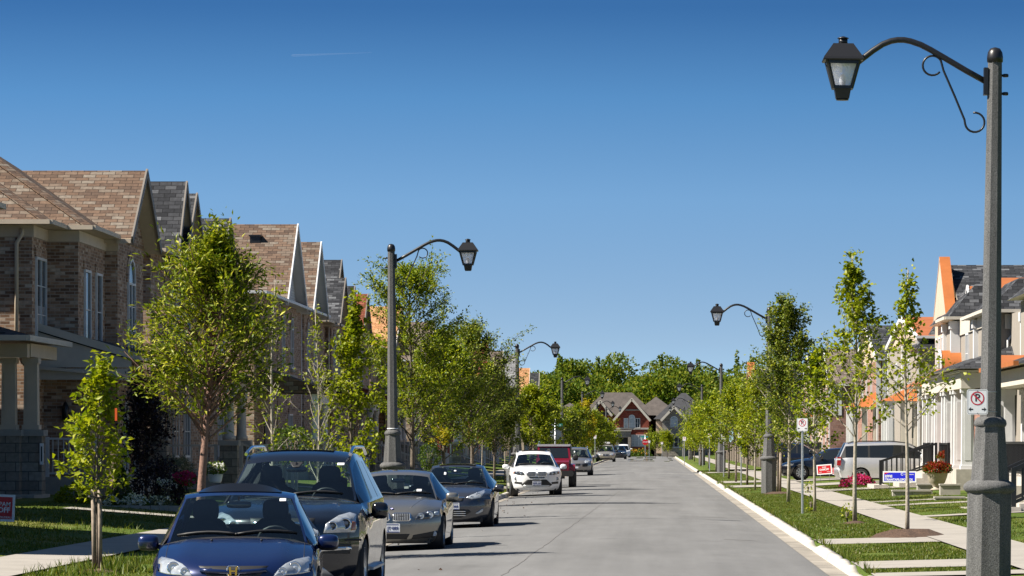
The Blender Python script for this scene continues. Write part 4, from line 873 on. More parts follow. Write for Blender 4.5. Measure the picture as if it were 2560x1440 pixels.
            body.add([p for g in G for p in g], [(i*k2+j, i*k2+j+1, (i+1)*k2+j+1, (i+1)*k2+j) for i in range(len(G)-1) for j in range(k2-1)], 0, True)
            # greenhouse side
            pil = S['pil']; yy = sorted(set(list(np.linspace(ya, yb, 16))+[p+d for p in pil for d in (-.04, .04)])); yy = [y for y in yy if ya <= y <= yb]
            G = []
            for y in yy:
                b_ = Vector((byY(belt, y, 0), y, byY(belt, y, 2))); t_ = Vector((byY(green, y, 0), y, byY(green, y, 2)))
                if t_.z < b_.z: t_ = b_.copy()
                G.append([(lambda p: (sg*p.x, p.y, p.z))(b_.lerp(t_, q_)) for q_ in (0, .05, .86, 1)])
            for i in range(len(yy)-1):
                ym = (yy[i]+yy[i+1])/2; isp = any(abs(ym-p) < .041 for p in pil) or ym < ya+.12 or ym > yb-.14
                for j in range(3):
                    mi = 2 if (j == 1 and not isp) else (1 if j == 1 else 0)
                    body.add([G[i][j], G[i+1][j], G[i+1][j+1], G[i][j+1]], [(0, 1, 2, 3)], mi, True)
        c.body = body.build('body', [S['paint'], 'blackp', 'sideglass'], c.t, recalc=True)
        bm = bmesh.new(); bm.from_mesh(c.body.data); bmesh.ops.remove_doubles(bm, verts=bm.verts, dist=.0015); bmesh.ops.recalc_face_normals(bm, faces=bm.faces); bm.to_mesh(c.body.data); bm.free()
        c.body.data.polygons.foreach_set('use_smooth', [True]*len(c.body.data.polygons)); c.body.data.set_sharp_from_angle(angle=R(46))
        gl.add(V, gf, 0, True); g = gl.build('windscreen', glass, c.t); rg.add(V, rf, 0, True); rg.build('rear_window', glass, c.t)
        ub = MB(); ub.box(-W+.24, W-.24, .30, Lc-.3, zb-.02, .5); ub.build('underbody', 'blackp', c.t)
        if near:
            il = MB(); il.box(-W+.13, W-.13, yc+.1, yb-.05, .5, .58); il.add([(-W+.11, yc+.2, .5), (-W+.11, yb-.1, .5), (-W+.11, yb-.1, zc-.08), (-W+.11, yc+.2, zc-.08)], [(0, 1, 2, 3)]); il.add([(W-.11, yc+.2, .5), (W-.11, yb-.1, .5), (W-.11, yb-.1, zc-.08), (W-.11, yc+.2, zc-.08)], [(0, 1, 2, 3)])
            il.box(-W+.12, W-.12, yc+.12, yc+.2, .5, zc-.13); il.box(-W+.12, W-.12, yd-.12, yd-.05, .5, zc-.1)
            il.build('cabin_lining', 'seat', c.t)
            dm = MB(); sup(dm, (0, yc+.42, zc-.16), (hb-.02, .3, .14), .5); dm.build('dashboard', 'blackp', c.t)
            sy = S.get('seat_y', yc+1.15); sm = S.get('seatmat', 'seat')
            for x in (-.37, .37):
                s = MB(); sup(s, (x, sy, zc-.18), (.25, .10, .36), .55); so_ = s.build('seat', sm, c.t); hr = MB(); sup(hr, (x, sy+.05, zc+.25), (.14, .065, .12), .6); hr.build('headrest', sm, so_)
            for x in (-.4, .4):
                s = MB(); sup(s, (x, sy+.95, zc-.2), (.3, .1, .3), .5); so_ = s.build('seat', sm, c.t); hr = MB(); sup(hr, (x, sy+1.0, zc+.14), (.12, .05, .08), .6); hr.build('headrest', sm, so_)
            sw = MB(); pp = [(.38+.185*math.cos(2*math.pi*i/20), yc+.66-.06*math.sin(2*math.pi*i/20), zc-.08+.17*math.sin(2*math.pi*i/20)) for i in range(21)]; sw.tube(pp, .017, 6, caps=False); sup(sw, (.38, yc+.66, zc-.09), (.07, .03, .06)); sw.beam((.22, yc+.67, zc-.09), (.54, yc+.67, zc-.09), .02, .04); sw.build('steering_wheel', 'blackp', c.t)
            mr = MB(); sup(mr, (0, yt-.1, zt-.10), (.13, .025, .038), .5); mr.beam((0, yt-.1, zt-.07), (0, yt-.06, zt-.02), .02, .02); mr.build('rear_view_mirror', 'blackgloss', c.t)
            wp = MB()
            for (xa, xb_, dz) in ((-.62, .02, .0), (-.02, .62, .012)):
                pts = []
                for i in range(7):
                    x = xa+(xb_-xa)*i/6; zq = zc+.012+.035*math.sin(math.pi*i/6*.9)+dz; y, _ = c.hit(x, zq); pts.append((x, y-.018, zq))
                wp.tube(pts, [.009]+[.014]*5+[.009], 5)
            wp.build('wiper', 'blackp', c.t)
        # mirrors, wheels
        zm, ym_, xm = S.get('mir', (zc+.06, yc+.5, W+.1))
        for sg in (1, -1):
            m_ = MB(); sup(m_, (sg*xm, ym_, zm), S.get('mirr', (.125, .09, .085)), .62); m_.beam((sg*(xm-.1), ym_+.03, zm-.05), (sg*(W-.1), ym_+.05, zm-.1), .08, .05); mo = m_.build('wing_mirror', S.get('mirmat', S['paint']), c.t)
            if near: mg = MB(); sup(mg, (sg*xm, ym_+.02, zm-.035), (S.get('mirr', (.125,))[0]*.99, .085, .06), .62); mg.build('mirror_base', 'blackp', mo)
        Rw = S['R']; tw = S.get('tw', .215)
        for w_ in wy:
            for sg in (1, -1):
                xo = sg*(W-.02); xi = sg*(W-.02-tw)
                r = MB(); xa = xo-sg*.03
                r.lathe([(Rw*.70, xi), (Rw*.70, xo-sg*.02), (Rw*.66, xo-sg*.005), (Rw*.62, xo-sg*.03)], 24, (0, w_, Rw), 'x', caps=False)
                r.lathe([(.001, xa), (Rw*.16, xa+sg*.005), (Rw*.18, xa-sg*.02)], 14, (0, w_, Rw), 'x', caps=False)
                ns = S.get('spokes', 7)
                for i in range(ns):
                    a = 2*math.pi*i/ns+.2; d = Vector((0, math.cos(a), math.sin(a))); o = Vector((xa-sg*.006, w_, Rw))
                    r.beam(o+d*Rw*.12, o+d*Rw*.66, Rw*.17, .03, up=(1, 0, 0))
                ro = r.build('wheel', 'rim', c.t)
                tb = MB(); tb.lathe([(Rw*.69, xi), (Rw*.93, xi-sg*.006), (Rw*.99, xi+sg*.03), (Rw, xi+sg*tw*.3), (Rw, xi+sg*tw*.7), (Rw*.985, xo-sg*.03), (Rw*.92, xo+sg*.006), (Rw*.69, xo-sg*.004)], 32, (0, w_, Rw), 'x', caps=False); tb.build('tyre', 'rubber', ro)
                dk = MB(); dk.lathe([(.01, xi+sg*.06), (Rw*.68, xi+sg*.06)], 20, (0, w_, Rw), 'x', caps=False); dk.lathe([(Rw*.36, xa-sg*.05), (.02, xa-sg*.05)], 16, (0, w_, Rw), 'x', caps=False); dk.build('brake_disc', 'blackp', ro)
                wl_ = MB(); wl_.lathe([(Rw+.05, sg*(W-.3)), (Rw+.05, sg*(W-.06))], 20, (0, w_, Rw), 'x', caps=False); wl_.lathe([(.01, sg*(W-.3)), (Rw+.05, sg*(W-.3))], 20, (0, w_, Rw), 'x', caps=False); wl_.build('wheel_arch', 'blackp', c.t)
    def hit(c, x, z):
        h = c.bvh.ray_cast(Vector((x, -4, z)), Vector((0, 1, 0)))
        if h[0] is None:
            h = c.bvh.find_nearest(Vector((x, .3, z)))
            return (h[0].y, h[1])
        return (h[0].y, h[1])
    def patch(c, poly, m, name, off=.006, bulge=0., parent=None, sides=(1,), depth=.0):
        """a piece of trim or lens that follows the body surface; poly in (x,z) seen from the front"""
        r = []
        for sg in sides:
            pl = [(sg*x, z) for x, z in poly]; pts = []
            for (a, b) in zip(pl, pl[1:]+pl[:1]):
                n = max(1, int(math.hypot(b[0]-a[0], b[1]-a[1])/.04))
                pts += [(a[0]+(b[0]-a[0])*i/n, a[1]+(b[1]-a[1])*i/n) for i in range(n)]
            cx = sum(p[0] for p in pts)/len(pts); cz = sum(p[1] for p in pts)/len(pts); n = len(pts); V = []; rings = (1, .97, .8, .55, .28)
            for k, f in enumerate(rings):
                for (x, z) in pts:
                    xx, z_ = cx+(x-cx)*f, cz+(z-cz)*f; y, _ = c.hit(xx, z_)
                    V.append((xx, y-(off if k else -.01)-bulge*(1-f*f), z_))
            y, _ = c.hit(cx, cz); V.append((cx, y-off-bulge, cz)); F = []
            for k in range(len(rings)-1):
                for i in range(n): F.append((k*n+i, k*n+(i+1) % n, (k+1)*n+(i+1) % n, (k+1)*n+i))
            o = (len(rings)-1)*n; F += [(o+i, o+(i+1) % n, o+n) for i in range(n)]
            mb = MB(); mb.add(V, F, 0, True); ob = mb.build(name, m, parent or c.t); r.append(ob)
        return r if len(sides) > 1 else r[0]
    def lamp(c, poly, m='lens', bowls=(), amber=None, bulge=.012, sides=(1, -1), off=.008):
        for sg in sides:
            pl = [(sg*x, z) for x, z in poly]; o = c.patch(pl, m, 'headlight', off, bulge)
            for (x, z, r, bm_) in bowls:
                x = sg*x; y, _ = c.hit(x, z); y -= off+bulge*.85
                b = MB(); b.lathe([(r*1.08, y+.004), (r, y-.012), (r*.86, y-.006)], 18, (x, 0, z), 'y', caps=False); b.build('lamp_ring', 'chrome', o)
                b = MB(); b.lathe([(r*.9, y-.006), (r*.6, y-.002), (.002, y-.012)], 18, (x, 0, z), 'y', caps=False); b.build('lamp_bowl', bm_, o)
            if amber: c.patch([(sg*x, z) for x, z in amber], 'amber', 'indicator', off+bulge*.7, .004, o)
    def plate(c, x, z, txt, w_=.31, h=.155, size=.075):
        y, _ = c.hit(x, z); y -= .03
        mb = MB(); mb.ext(rrect(x, z, w_, h, .012), 'y', y, y+.03); o = mb.build('licence_plate', 'plate', c.t)
        if txt: text(txt, size, 'platblue', (x, y-.003, z-.005), (R(90), 0, 0), o, 'plate_number', .012)
        b = MB(); b.box(x-w_*.42, x+w_*.42, y-.003, y-.0005, z+h*.36, z+h*.42); b.box(x-w_*.46, x+w_*.46, y-.004, y-.0005, z-h*.47, z-h*.38); b.build('plate_frame', 'platblue', o)
def badge_roundel(c, x, z, r=.041):
    """blue and white quartered disc in a dark ring with a bright rim, lying on the bonnet"""
    y, n = c.hit(x, z); n = n if n.dot(Vector((0, -1, .3))) > 0 else -n
    q = n.to_track_quat('Z', 'Y').to_matrix(); base = Vector((x, y, z))
    def disc(mb, r0, r1, a0, a1, d, k=10):
        V = []
        for i in range(k+1):
            a = a0+(a1-a0)*i/k
            for rr in (r0, r1): V.append(tuple(base+q @ Vector((rr*math.cos(a), rr*math.sin(a), d))))
        mb.add(V, [(2*i, 2*i+1, 2*i+3, 2*i+2) for i in range(k)], 0)
    mb = MB(); disc(mb, 0, r, 0, 2*math.pi, .006, 24); o = mb.build('badge', 'chrome', c.t)
    mb = MB(); disc(mb, 0, r*.93, 0, 2*math.pi, .008, 24); mb.build('badge_ring', 'blackgloss', o)
    for (m, k0) in (('signwhite', 0), ('blue', 1)):
        mb = MB()
        for k in (k0, k0+2): disc(mb, 0, r*.58, math.pi/2*k, math.pi/2*(k+1), .010, 6)
        mb.build('badge_quarters', m, o)
def kidney(c, x0, x1, z0, z1, bars=9):
    rim = rrect((x0+x1)/2, (z0+z1)/2, x1-x0, z1-z0, min(z1-z0, x1-x0)*.32, 4)
    for sg in (1, -1):
        g = c.patch([(sg*x, z) for x, z in rim], 'chrome', 'grille', .012, .004)
        cx, cz = (x0+x1)/2, (z0+z1)/2; inn = [(cx+(x-cx)*.9, cz+(z-cz)*.86) for x, z in rim]
        c.patch([(sg*x, z) for x, z in inn], 'blackp', 'grille_mesh', .024, .006, g)
        mb = MB()
        for i in range(bars):
            x = sg*(x0+(x1-x0)*(i+1)/(bars+1)); hh = (z1-z0)*.38
            ya, _ = c.hit(x, cz-hh); yb, _ = c.hit(x, cz+hh); mb.beam((x, ya-.034, cz-hh), (x, yb-.034, cz+hh), .010, .012)
        mb.build('grille_bars', 'steel', g)
def sunroof(c, z, y0, y1, hw, m='blackgloss'):
    mb = MB(); n = 12
    V = [(hw*(-1+2*i/n), y, z-.012*(2*i/n-1)**2) for y in (y0, y1) for i in range(n+1)]
    mb.add(V, [(i, i+1, n+2+i, n+1+i) for i in range(n)], 0, True); return mb.build('sunroof', m, c.t)
def sticker(c, x, z, w_=.07, h=.03, m='signwhite'): c.patch(rrect(x, z, w_, h, .006, 2), m, 'windscreen_sticker', .004, 0)
def roof_rails(c, x, y0, y1, z, m='chrome', h=.075):
    for sg in (1, -1):
        mb = MB(); n = 14; pts = []
        for i in range(n+1):
            t = i/n; e = min(1, t/.26, (1-t)/.16); pts.append((sg*(x-.01*math.cos(math.pi*(t-.5))), y0+(y1-y0)*t, z-.04*(1-e)+h*math.sin(e*math.pi/2)))
        mb.tube(pts, .022, 8); mb.build('roof_rail', m, c.t)
G_ST = 'cars parked along the left kerb'
# 1 --- blue compact sedan, nearest
S = dict(L=4.45, W=.857, paint=paint('deep_blue_paint', (.003, .012, .068), .35, .28), zb=.2, zl=.69, yl=.10, zc=.955, yc=1.12, zt=1.375, yt=1.88, zr=1.43, yr1=3.2, hwb=.73, hwt=.575, yd=3.85, zd=1.0, wy=(.87, 3.49), R=.31, pil=(2.35,), mir=(.89, 1.62, .935), mirr=(.11, .09, .075), crease=.025, seat_y=2.35)
c = Car('parked_car', 'dark blue sedan with gold nose badge and raised sunroof visor, nearest at the kerb', S, (-4.23, 39.4, .0), R(4.2), G_ST)
hl = [(.782, .74), (.75, .765), (.62, .745), (.52, .705), (.455, .655), (.395, .575), (.46, .578), (.68, .595), (.77, .612), (.79, .66)]
c.lamp(hl, 'lens', ((.61, .66, .06, 'bowl'), (.49, .625, .042, 'bowl')), None, .02)
gr = c.patch([(.36, .685), (-.36, .685), (-.27, .585), (.27, .585)], 'blackp', 'grille', .004)
mb = MB(); pts = []
for i in range(9):
    x = -.33+.66*i/8; z = .643-.018*(1-(x/.33)**2); y, _ = c.hit(x, z); pts.append((x, y-.02, z))
mb.tube(pts, .024, 6); mb.build('grille_bar', S['paint'], gr)
c.patch([(.6, .44), (-.6, .44), (-.5, .30), (.5, .30)], 'blackp', 'lower_grille', .005); c.plate(0, .43, '')
em = MB(); y, _ = c.hit(0, .635); y -= .05
for sg in (1, -1): em.ext([(sg*.042, .675), (sg*.024, .675), (sg*.018, .592), (sg*.036, .592)], 'y', y, y+.012)
em.box(-.024, .024, y, y+.012, .626, .642); em.build('badge', 'gold', c.t)
rg = MB(); p = rrect(0, .634, .12, .105, .03); rg.tube([(a, y+.012, b) for a, b in p]+[(p[0][0], y+.012, p[0][1])], .006, 5); rg.build('badge_rim', 'chrome', c.t)
v = MB(); n = 14
V = []
for i in range(n+1):
    s_ = -1+2*i/n; x = .44*s_; V += [(x, 2.02+.12*abs(s_)**3, 1.412-.012*s_*s_), (x, 2.16+.12*abs(s_)**3, 1.418-.012*s_*s_+.078*(1-abs(s_)**3))]
v.add(V, [(2*i, 2*i+2, 2*i+3, 2*i+1) for i in range(n)], 0, True); v.add([(a, b+.5, c_-.045) for a, b, c_ in V[1::2]]+V[1::2], [(i, i+1, n+2+i, n+1+i) for i in range(n)], 0, True); v.build('sunroof_visor', 'blackgloss', c.t)
sticker(c, .46, 1.325)
mb = MB()
for sg in (1, -1):
    pts = []
    for i in range(8):
        t = i/7; yy_ = .55+t*.72; h_ = c.bvh.ray_cast(Vector((sg*.70, yy_, 3)), Vector((0, 0, -1)))
        if h_[0] is not None: pts.append((sg*.70, yy_, h_[0].z-.0005))
    mb.tube(pts, .004, 4)
mb.build('bonnet_seam', 'blackp', c.t)
nz = MB()
for x in (-.25, .26): h_ = c.bvh.ray_cast(Vector((x, .92, 3)), Vector((0, 0, -1))); sup(nz, (x, .92, h_[0].z+.008), (.012, .012, .012))
nz.build('washer_nozzle', 'blackp', c.t)
# 2 --- big dark SUV
S = dict(L=5.09, W=.96, paint=paint('dark_navy_paint', (.004, .006, .013), .15, .25), zb=.28, zl=1.04, yl=.14, zc=1.245, yc=1.25, zt=1.675, yt=2.0, zr=1.82, yr1=4.55, hwb=.80, hwt=.655, yd=4.95, zd=1.2, wagon=True, wy=(.9, 3.97), R=.375, pil=(2.6, 3.6), mir=(1.06, 1.75, 1.06), mirr=(.105, .1, .105), mirmat='blackgloss', tw=.265, seat_y=2.45, crease=.02, bk=.40)
c = Car('parked_suv', 'big dark navy SUV with bright roof rails behind the blue sedan', S, (-4.48, 47.2, .02), 0, G_ST)
c.lamp([(.49, .815), (.52, .93), (.66, 1.03), (.78, 1.065), (.86, 1.04), (.875, .87), (.85, .815)], 'lens', ((.60, .90, .055, 'lensdark'), (.745, .925, .07, 'lensdark')), [(.865, .95), (.82, .95), (.81, .84), (.865, .85)], .02)
gr = c.patch([(.40, 1.0), (-.40, 1.0), (-.36, .76), (.36, .76)], 'blackp', 'grille', .01)
for z in (.82, .88, .94): c.patch([(.36, z+.013), (-.36, z+.013), (-.36, z-.013), (.36, z-.013)], 'chrome', 'grille_bar', .03, .0, gr)
c.patch([(.42, .625), (.44, .595), (.82, .61), (.81, .65), (.44, .645)], 'chrome', 'fog_bar', .02, .01, sides=(1, -1))
c.patch([(.46, .635), (.47, .61), (.76, .618), (.76, .638)], 'lens', 'daytime_lamp', .034, .002, sides=(1, -1))
c.patch([(.44, .70), (.42, .57), (.8, .56), (.82, .68)], 'blackp', 'bumper_recess', .004, sides=(1, -1))
c.patch([(.38, .64), (-.38, .64), (-.34, .44), (.34, .44)], 'blackp', 'lower_grille', .006); c.patch([(.5, .40), (-.5, .40), (-.62, .29), (.62, .29)], 'steel', 'skid_plate', .01)
c.patch([(.93, .74), (-.93, .74), (-.93, .715), (.93, .715)], 'blackp', 'bumper_seam', .003); c.plate(0, .56, '')
roof_rails(c, .655, 2.15, 4.75, 1.80, h=.05); sunroof(c, 1.828, 2.5, 3.2, .42); sticker(c, .55, 1.64, .09, .03)
c.patch([(.09, 1.665), (-.09, 1.665), (-.04, 1.60), (.04, 1.60)], 'blackp', 'sensor_housing', .005, 0)
sb = MB()
for sg in (1, -1): sb.ext([(sg*.86, .40), (sg*1.0, .36), (sg*1.0, .33), (sg*.86, .33)], 'y', 1.45, 3.4)
sb.build('running_board', 'steel', c.t)
# 3 --- silver grey sedan with twin kidney grilles
S = dict(L=4.53, W=.905, paint=paint('titanium_paint', (.26, .245, .215), .75, .3), zb=.16, zl=.72, yl=.12, zc=.97, yc=1.30, zt=1.33, yt=1.98, zr=1.42, yr1=3.25, hwb=.73, hwt=.555, yd=3.95, zd=1.03, wy=(.78, 3.54), R=.32, pil=(2.5,), mir=(.94, 1.72, .98), mirr=(.115, .09, .08), tw=.225, crease=.022, seat_y=2.4)
c = Car('parked_car', 'silver grey sedan with twin rounded grilles, parked behind the dark navy SUV', S, (-4.60, 68.6, .02), 0, G_ST)
kidney(c, .018, .35, .535, .685, 10); badge_roundel(c, 0, .745)
c.lamp([(.40, .56), (.46, .66), (.62, .715), (.815, .72), (.825, .63), (.62, .565)], 'lensdark', ((.515, .625, .052, 'lens'), (.665, .645, .058, 'lens')), None, .018)
c.patch([(.74, .70), (.81, .70), (.815, .64), (.74, .635)], 'lens', 'indicator', .03, .004, sides=(1, -1))
c.patch([(.33, .31), (-.33, .31), (-.27, .215), (.27, .215)], 'blackp', 'lower_grille', .006)
c.patch([(.34, .215), (.38, .29), (.79, .365), (.80, .32), (.74, .245)], 'blackp', 'fog_recess', .006, sides=(1, -1))
for sg in (1, -1):
    y, _ = c.hit(sg*.735, .31); b = MB(); b.lathe([(.048, y+.01), (.046, y-.02), (.035, y-.015), (.002, y-.022)], 16, (sg*.735, 0, .31), 'y', caps=False); b.build('fog_lamp', 'lens', c.t)
c.plate(.0, .415, '   JT·089', .31, .16, .075)
mb = MB()
for sg in (1, -1):
    pts = []
    for i in range(10):
        t = i/9; x = sg*(.33+.25*t); h_ = c.bvh.ray_cast(Vector((x, .25+t*.95, 3)), Vector((0, 0, -1)))
        if h_[0] is not None: pts.append((x, .25+t*.95, h_[0].z-.006))
    mb.tube(pts, .012, 6)
mb.build('bonnet_crease', S['paint'], c.t)
sticker(c, .40, 1.06, .09, .04)
# 4 --- dark grey sedan with hexagonal lower grille
S = dict(L=4.53, W=.888, paint=paint('graphite_paint', (.075, .075, .085), .7, .28), zb=.17, zl=.74, yl=.13, zc=.965, yc=1.18, zt=1.37, yt=2.02, zr=1.435, yr1=3.2, hwb=.735, hwt=.57, yd=3.95, zd=1.05, wy=(.87, 3.57), R=.325, pil=(2.5,), mir=(.89, 1.72, .97), mirr=(.11, .09, .075), crease=.02, seat_y=2.4, bk=.5)
c = Car('parked_car', 'graphite grey sedan with swept headlights and wide lower grille, behind the silver grey sedan', S, (-4.46, 86.7, .02), 0, G_ST)
c.lamp([(.29, .695), (.40, .755), (.70, .875), (.715, .82), (.62, .69), (.42, .655)], 'lens', ((.56, .745, .055, 'bowl'), (.43, .70, .036, 'bowl')), None, .018)
c.patch([(.27, .69), (-.27, .69), (-.22, .615), (.22, .615)], 'blackp', 'grille', .006)
c.patch([(.27, .715), (-.27, .715), (-.27, .69), (.27, .69)], 'chrome', 'grille_trim', .012, .004)
b = MB(); y, _ = c.hit(0, .665); y -= .025; e = circ(0, .665, .05, 20); b.tube([(x*1.45, y, z) for x, z in e+e[:1]], .007, 5, caps=False)
b.beam((-.035, y, .695), (-.02, y, .635), .012, .012); b.beam((.035, y, .695), (.02, y, .635), .012, .012); b.beam((-.03, y, .66), (.03, y, .67), .012, .012); b.build('badge', 'chrome', c.t)
lg = c.patch([(.36, .44), (-.36, .44), (-.42, .38), (-.2, .25), (.2, .25), (.42, .38)], 'blackp', 'lower_grille', .008)
for z in (.30, .345, .39): c.patch([(.3, z+.007), (-.3, z+.007), (-.3, z-.007), (.3, z-.007)], 'chrome', 'grille_bar', .02, 0, lg)
c.patch([(.50, .345), (.67, .46), (.66, .38), (.56, .325)], 'lens', 'fog_lamp', .012, .01, sides=(1, -1)); c.plate(0, .505, '       068', .31, .15)
sunroof(c, 1.443, 2.2, 2.8, .42); sticker(c, -.25, 1.22, .05, .06); sticker(c, -.03, 1.28, .05, .025)
# 5 --- white SUV
S = dict(L=4.65, W=.94, paint=paint('white_car_paint', (.74, .75, .77), .0, .3), zb=.22, zl=.93, yl=.14, zc=1.12, yc=1.25, zt=1.50, yt=1.98, zr=1.64, yr1=4.05, hwb=.76, hwt=.60, yd=4.5, zd=1.12, wagon=True, wy=(.83, 3.64), R=.36, pil=(2.5, 3.4), mir=(1.04, 1.72, 1.04), mirr=(.12, .1, .09), tw=.25, crease=.025, seat_y=2.4)
c = Car('parked_suv', 'white SUV with twin rounded grilles in front of the red off roader', S, (-4.17, 139.5, .03), R(4.5), G_ST)
kidney(c, .02, .36, .71, .88, 8); badge_roundel(c, 0, .945, .04)
c.lamp([(.43, .76), (.47, .86), (.62, .895), (.82, .89), (.83, .80), (.62, .755)], 'lensdark', ((.55, .815, .045, 'lens'), (.68, .83, .05, 'lens')), [(.78, .88), (.82, .88), (.825, .81), (.79, .81)], .016)
c.patch([(.57, .41), (.35, .60), (-.35, .60), (-.57, .41), (-.5, .37), (.5, .37)], 'blackp', 'lower_grille', .008); c.patch([(.30, .68), (-.30, .68), (-.27, .645), (.27, .645)], 'blackp', 'bumper_slot', .006)
c.patch([(.46, .40), (-.46, .40), (-.5, .32), (.5, .32)], 'steel', 'skid_plate', .012, .004)
c.patch([(.52, .50), (.78, .53), (.79, .45), (.54, .43)], 'blackp', 'bumper_vent', .008, sides=(1, -1))
for sg in (1, -1):
    y, _ = c.hit(sg*.73, .62); b = MB(); b.lathe([(.062, y+.01), (.06, y-.02), (.045, y-.016)], 16, (sg*.73, 0, .62), 'y', caps=False); b.build('fog_lamp', 'blackp', c.t)
    b = MB(); b.lathe([(.045, y-.014), (.03, y-.016), (.002, y-.026)], 14, (sg*.73, 0, .62), 'y', caps=False); b.build('fog_lens', 'lens', c.t)
c.plate(.0, .47, 'BFFB 257'); roof_rails(c, .60, 2.2, 4.2, 1.615, 'blackp', .05); sunroof(c, 1.645, 2.3, 3.3, .45)
# 6 --- red boxy off-roader
r = thing('off_roader', 'red boxy off roader with flared wings and black bumper behind the white SUV', 'car', (-4.25, 164.3, .03), 0, G_ST); rp = paint('deep_red_paint', (.20, .004, .018), .3, .3)
b = MB(); b.ext([(.18, .62), (.18, 1.10), (.35, 1.16), (1.45, 1.20), (1.45, 1.2), (4.0, 1.2), (4.05, .6), (1.3, .55), (.6, .62)], 'x', -.68, .68); b.box(-.74, .74, 1.45, 4.05, .55, 1.19)
b.add([(-.74, 1.45, 1.19), (.74, 1.45, 1.19), (.66, 1.72, 1.76), (-.66, 1.72, 1.76)], [(0, 1, 2, 3)])
b.build('body', rp, r)
w_ = MB(); w_.add([(-.63, 1.475, 1.27), (.63, 1.475, 1.27), (.585, 1.685, 1.70), (-.585, 1.685, 1.70)], [(0, 1, 2, 3)]); w_.build('windscreen', 'sideglass', r)
w_ = MB(); w_.ext([(1.5, 1.2), (1.75, 1.76), (3.9, 1.76), (4.0, 1.2)], 'x', -.72, .72); w_.build('cabin', 'sideglass', r)
w_ = MB(); w_.ext(rrect(0, 1.80, 1.40, .09, .04), 'y', 1.66, 4.0); w_.build('hard_top', mat('grey_hardtop', (.42, .44, .48), .4), r)
for sg in (1, -1):
    f_ = MB(); f_.ext([(.25, .86), (.35, 1.0), (.95, 1.03), (1.25, .86), (1.25, .82), (.9, .95), (.4, .93), (.25, .8)], 'x', sg*.62, sg*.93); f_.box(min(sg*.62, sg*.93), max(sg*.62, sg*.93), .24, .3, .72, .9); f_.build('wing', rp, r)
    h_ = MB(); h_.lathe([(.10, .18), (.095, .16), (.002, .14)], 18, (sg*.43, 0, .93), 'y', caps=False); h_.build('headlight', 'lens', r)
    m_ = MB(); sup(m_, (sg*.93, 1.65, 1.28), (.11, .07, .12), .5); m_.build('wing_mirror', 'blackp', r)
    for y in (.75, 3.2):
        t_ = MB(); xo = sg*.93; xi = sg*.66
        t_.lathe([(.24, xi), (.38, xi), (.41, xi+sg*.04), (.41, xo-sg*.04), (.38, xo), (.24, xo-sg*.01)], 26, (0, y, .41), 'x', caps=False); t_.lathe([(.24, xo-sg*.04), (.02, xo-sg*.03)], 18, (0, y, .41), 'x', caps=False); t_.build('wheel', 'rubber', r)
g_ = MB(); g_.box(-.36, .36, .165, .178, .72, 1.06); gg = g_.build('grille', rp, r)
g_ = MB()
for i in range(7): x = -.27+.09*i; g_.box(x-.025, x+.025, .155, .166, .76, 1.03)
g_.build('grille_slots', 'blackp', gg)
bp = MB(); bp.ext(rrect(0, .62, 1.74, .24, .07), 'y', .0, .2); bp.box(-.5, .5, .2, .6, .4, .6); bp.build('bumper', 'blackp', r)
wc = MB(); wc.tube([(-.3, .06, .78), (.3, .06, .78)], .07, 10); wc.build('winch', 'blackp', r)
for sg in (1, -1): a_ = MB(); a_.lathe([(.05, .30), (.05, .27)], 12, (sg*.78, 0, .78), 'y'); a_.build('indicator', 'amber', r)
# 7 --- beige silver SUV with round-ended lamps
S = dict(L=4.79, W=.965, paint=paint('sand_silver_paint', (.27, .255, .245), .65, .3), zb=.24, zl=.83, yl=.16, zc=1.10, yc=1.30, zt=1.53, yt=2.05, zr=1.66, yr1=4.1, hwb=.77, hwt=.62, yd=4.6, zd=1.1, wagon=True, wy=(.9, 3.75), R=.37, pil=(2.6, 3.5), mir=(1.1, 1.8, 1.06), tw=.26, seatmat='seatbeige', seat_y=2.4)
c = Car('parked_suv', 'sand silver SUV with oval headlights and roof rails behind the red off roader', S, (-4.5, 225, .03), 0, G_ST)
c.lamp([(.50, .82), (.55, .93), (.70, .96), (.82, .92), (.83, .80), (.70, .74), (.56, .75)], 'lens', ((.66, .85, .07, 'bowl'),), None, .03)
c.patch([(.28, .72), (-.28, .72), (-.26, .60), (.26, .60)], 'blackp', 'grille', .006); c.patch([(.36, .70), (.72, .72), (.68, .55), (.4, .53)], 'blackp', 'air_intake', .006, sides=(1, -1)); c.plate(0, .50, '', .31, .13)
c.patch([(.70, .36), (-.70, .36), (-.6, .26), (.6, .26)], 'blackp', 'lower_grille', .006); roof_rails(c, .62, 2.2, 4.3, 1.64, 'rim', .06); sticker(c, -.1, 1.40, .06, .08)
# 8 --- champagne minivan with a sign on its roof
S = dict(L=5.0, W=.98, paint=paint('champagne_paint', (.36, .33, .28), .6, .3), zb=.22, zl=.82, yl=.16, zc=1.08, yc=.95, zt=1.62, yt=1.85, zr=1.76, yr1=4.6, hwb=.82, hwt=.66, yd=4.85, zd=1.05, wagon=True, wy=(.95, 3.9), R=.33, pil=(2.4, 3.7), mir=(1.12, 1.5, 1.12), mirmat='blackp', seat_y=2.2)
c = Car('parked_minivan', 'champagne minivan with a white sign box on its roof, far down the kerb', S, (-4.85, 392, .03), 0, G_ST, 'minivan')
c.lamp([(.42, .72), (.48, .84), (.75, .90), (.86, .86), (.86, .70), (.6, .66)], 'lens', (), [(.80, .86), (.86, .84), (.86, .74), (.81, .74)], .02)
gr = c.patch([(.36, .82), (-.36, .82), (-.26, .62), (.26, .62)], 'blackp', 'grille', .008); c.patch([(.32, .735), (-.32, .735), (-.32, .70), (.32, .70)], 'rim', 'grille_bar', .02, 0, gr); c.patch([(.02, .81), (-.02, .81), (-.02, .62), (.02, .62)], 'rim', 'grille_bar', .022, 0, gr)
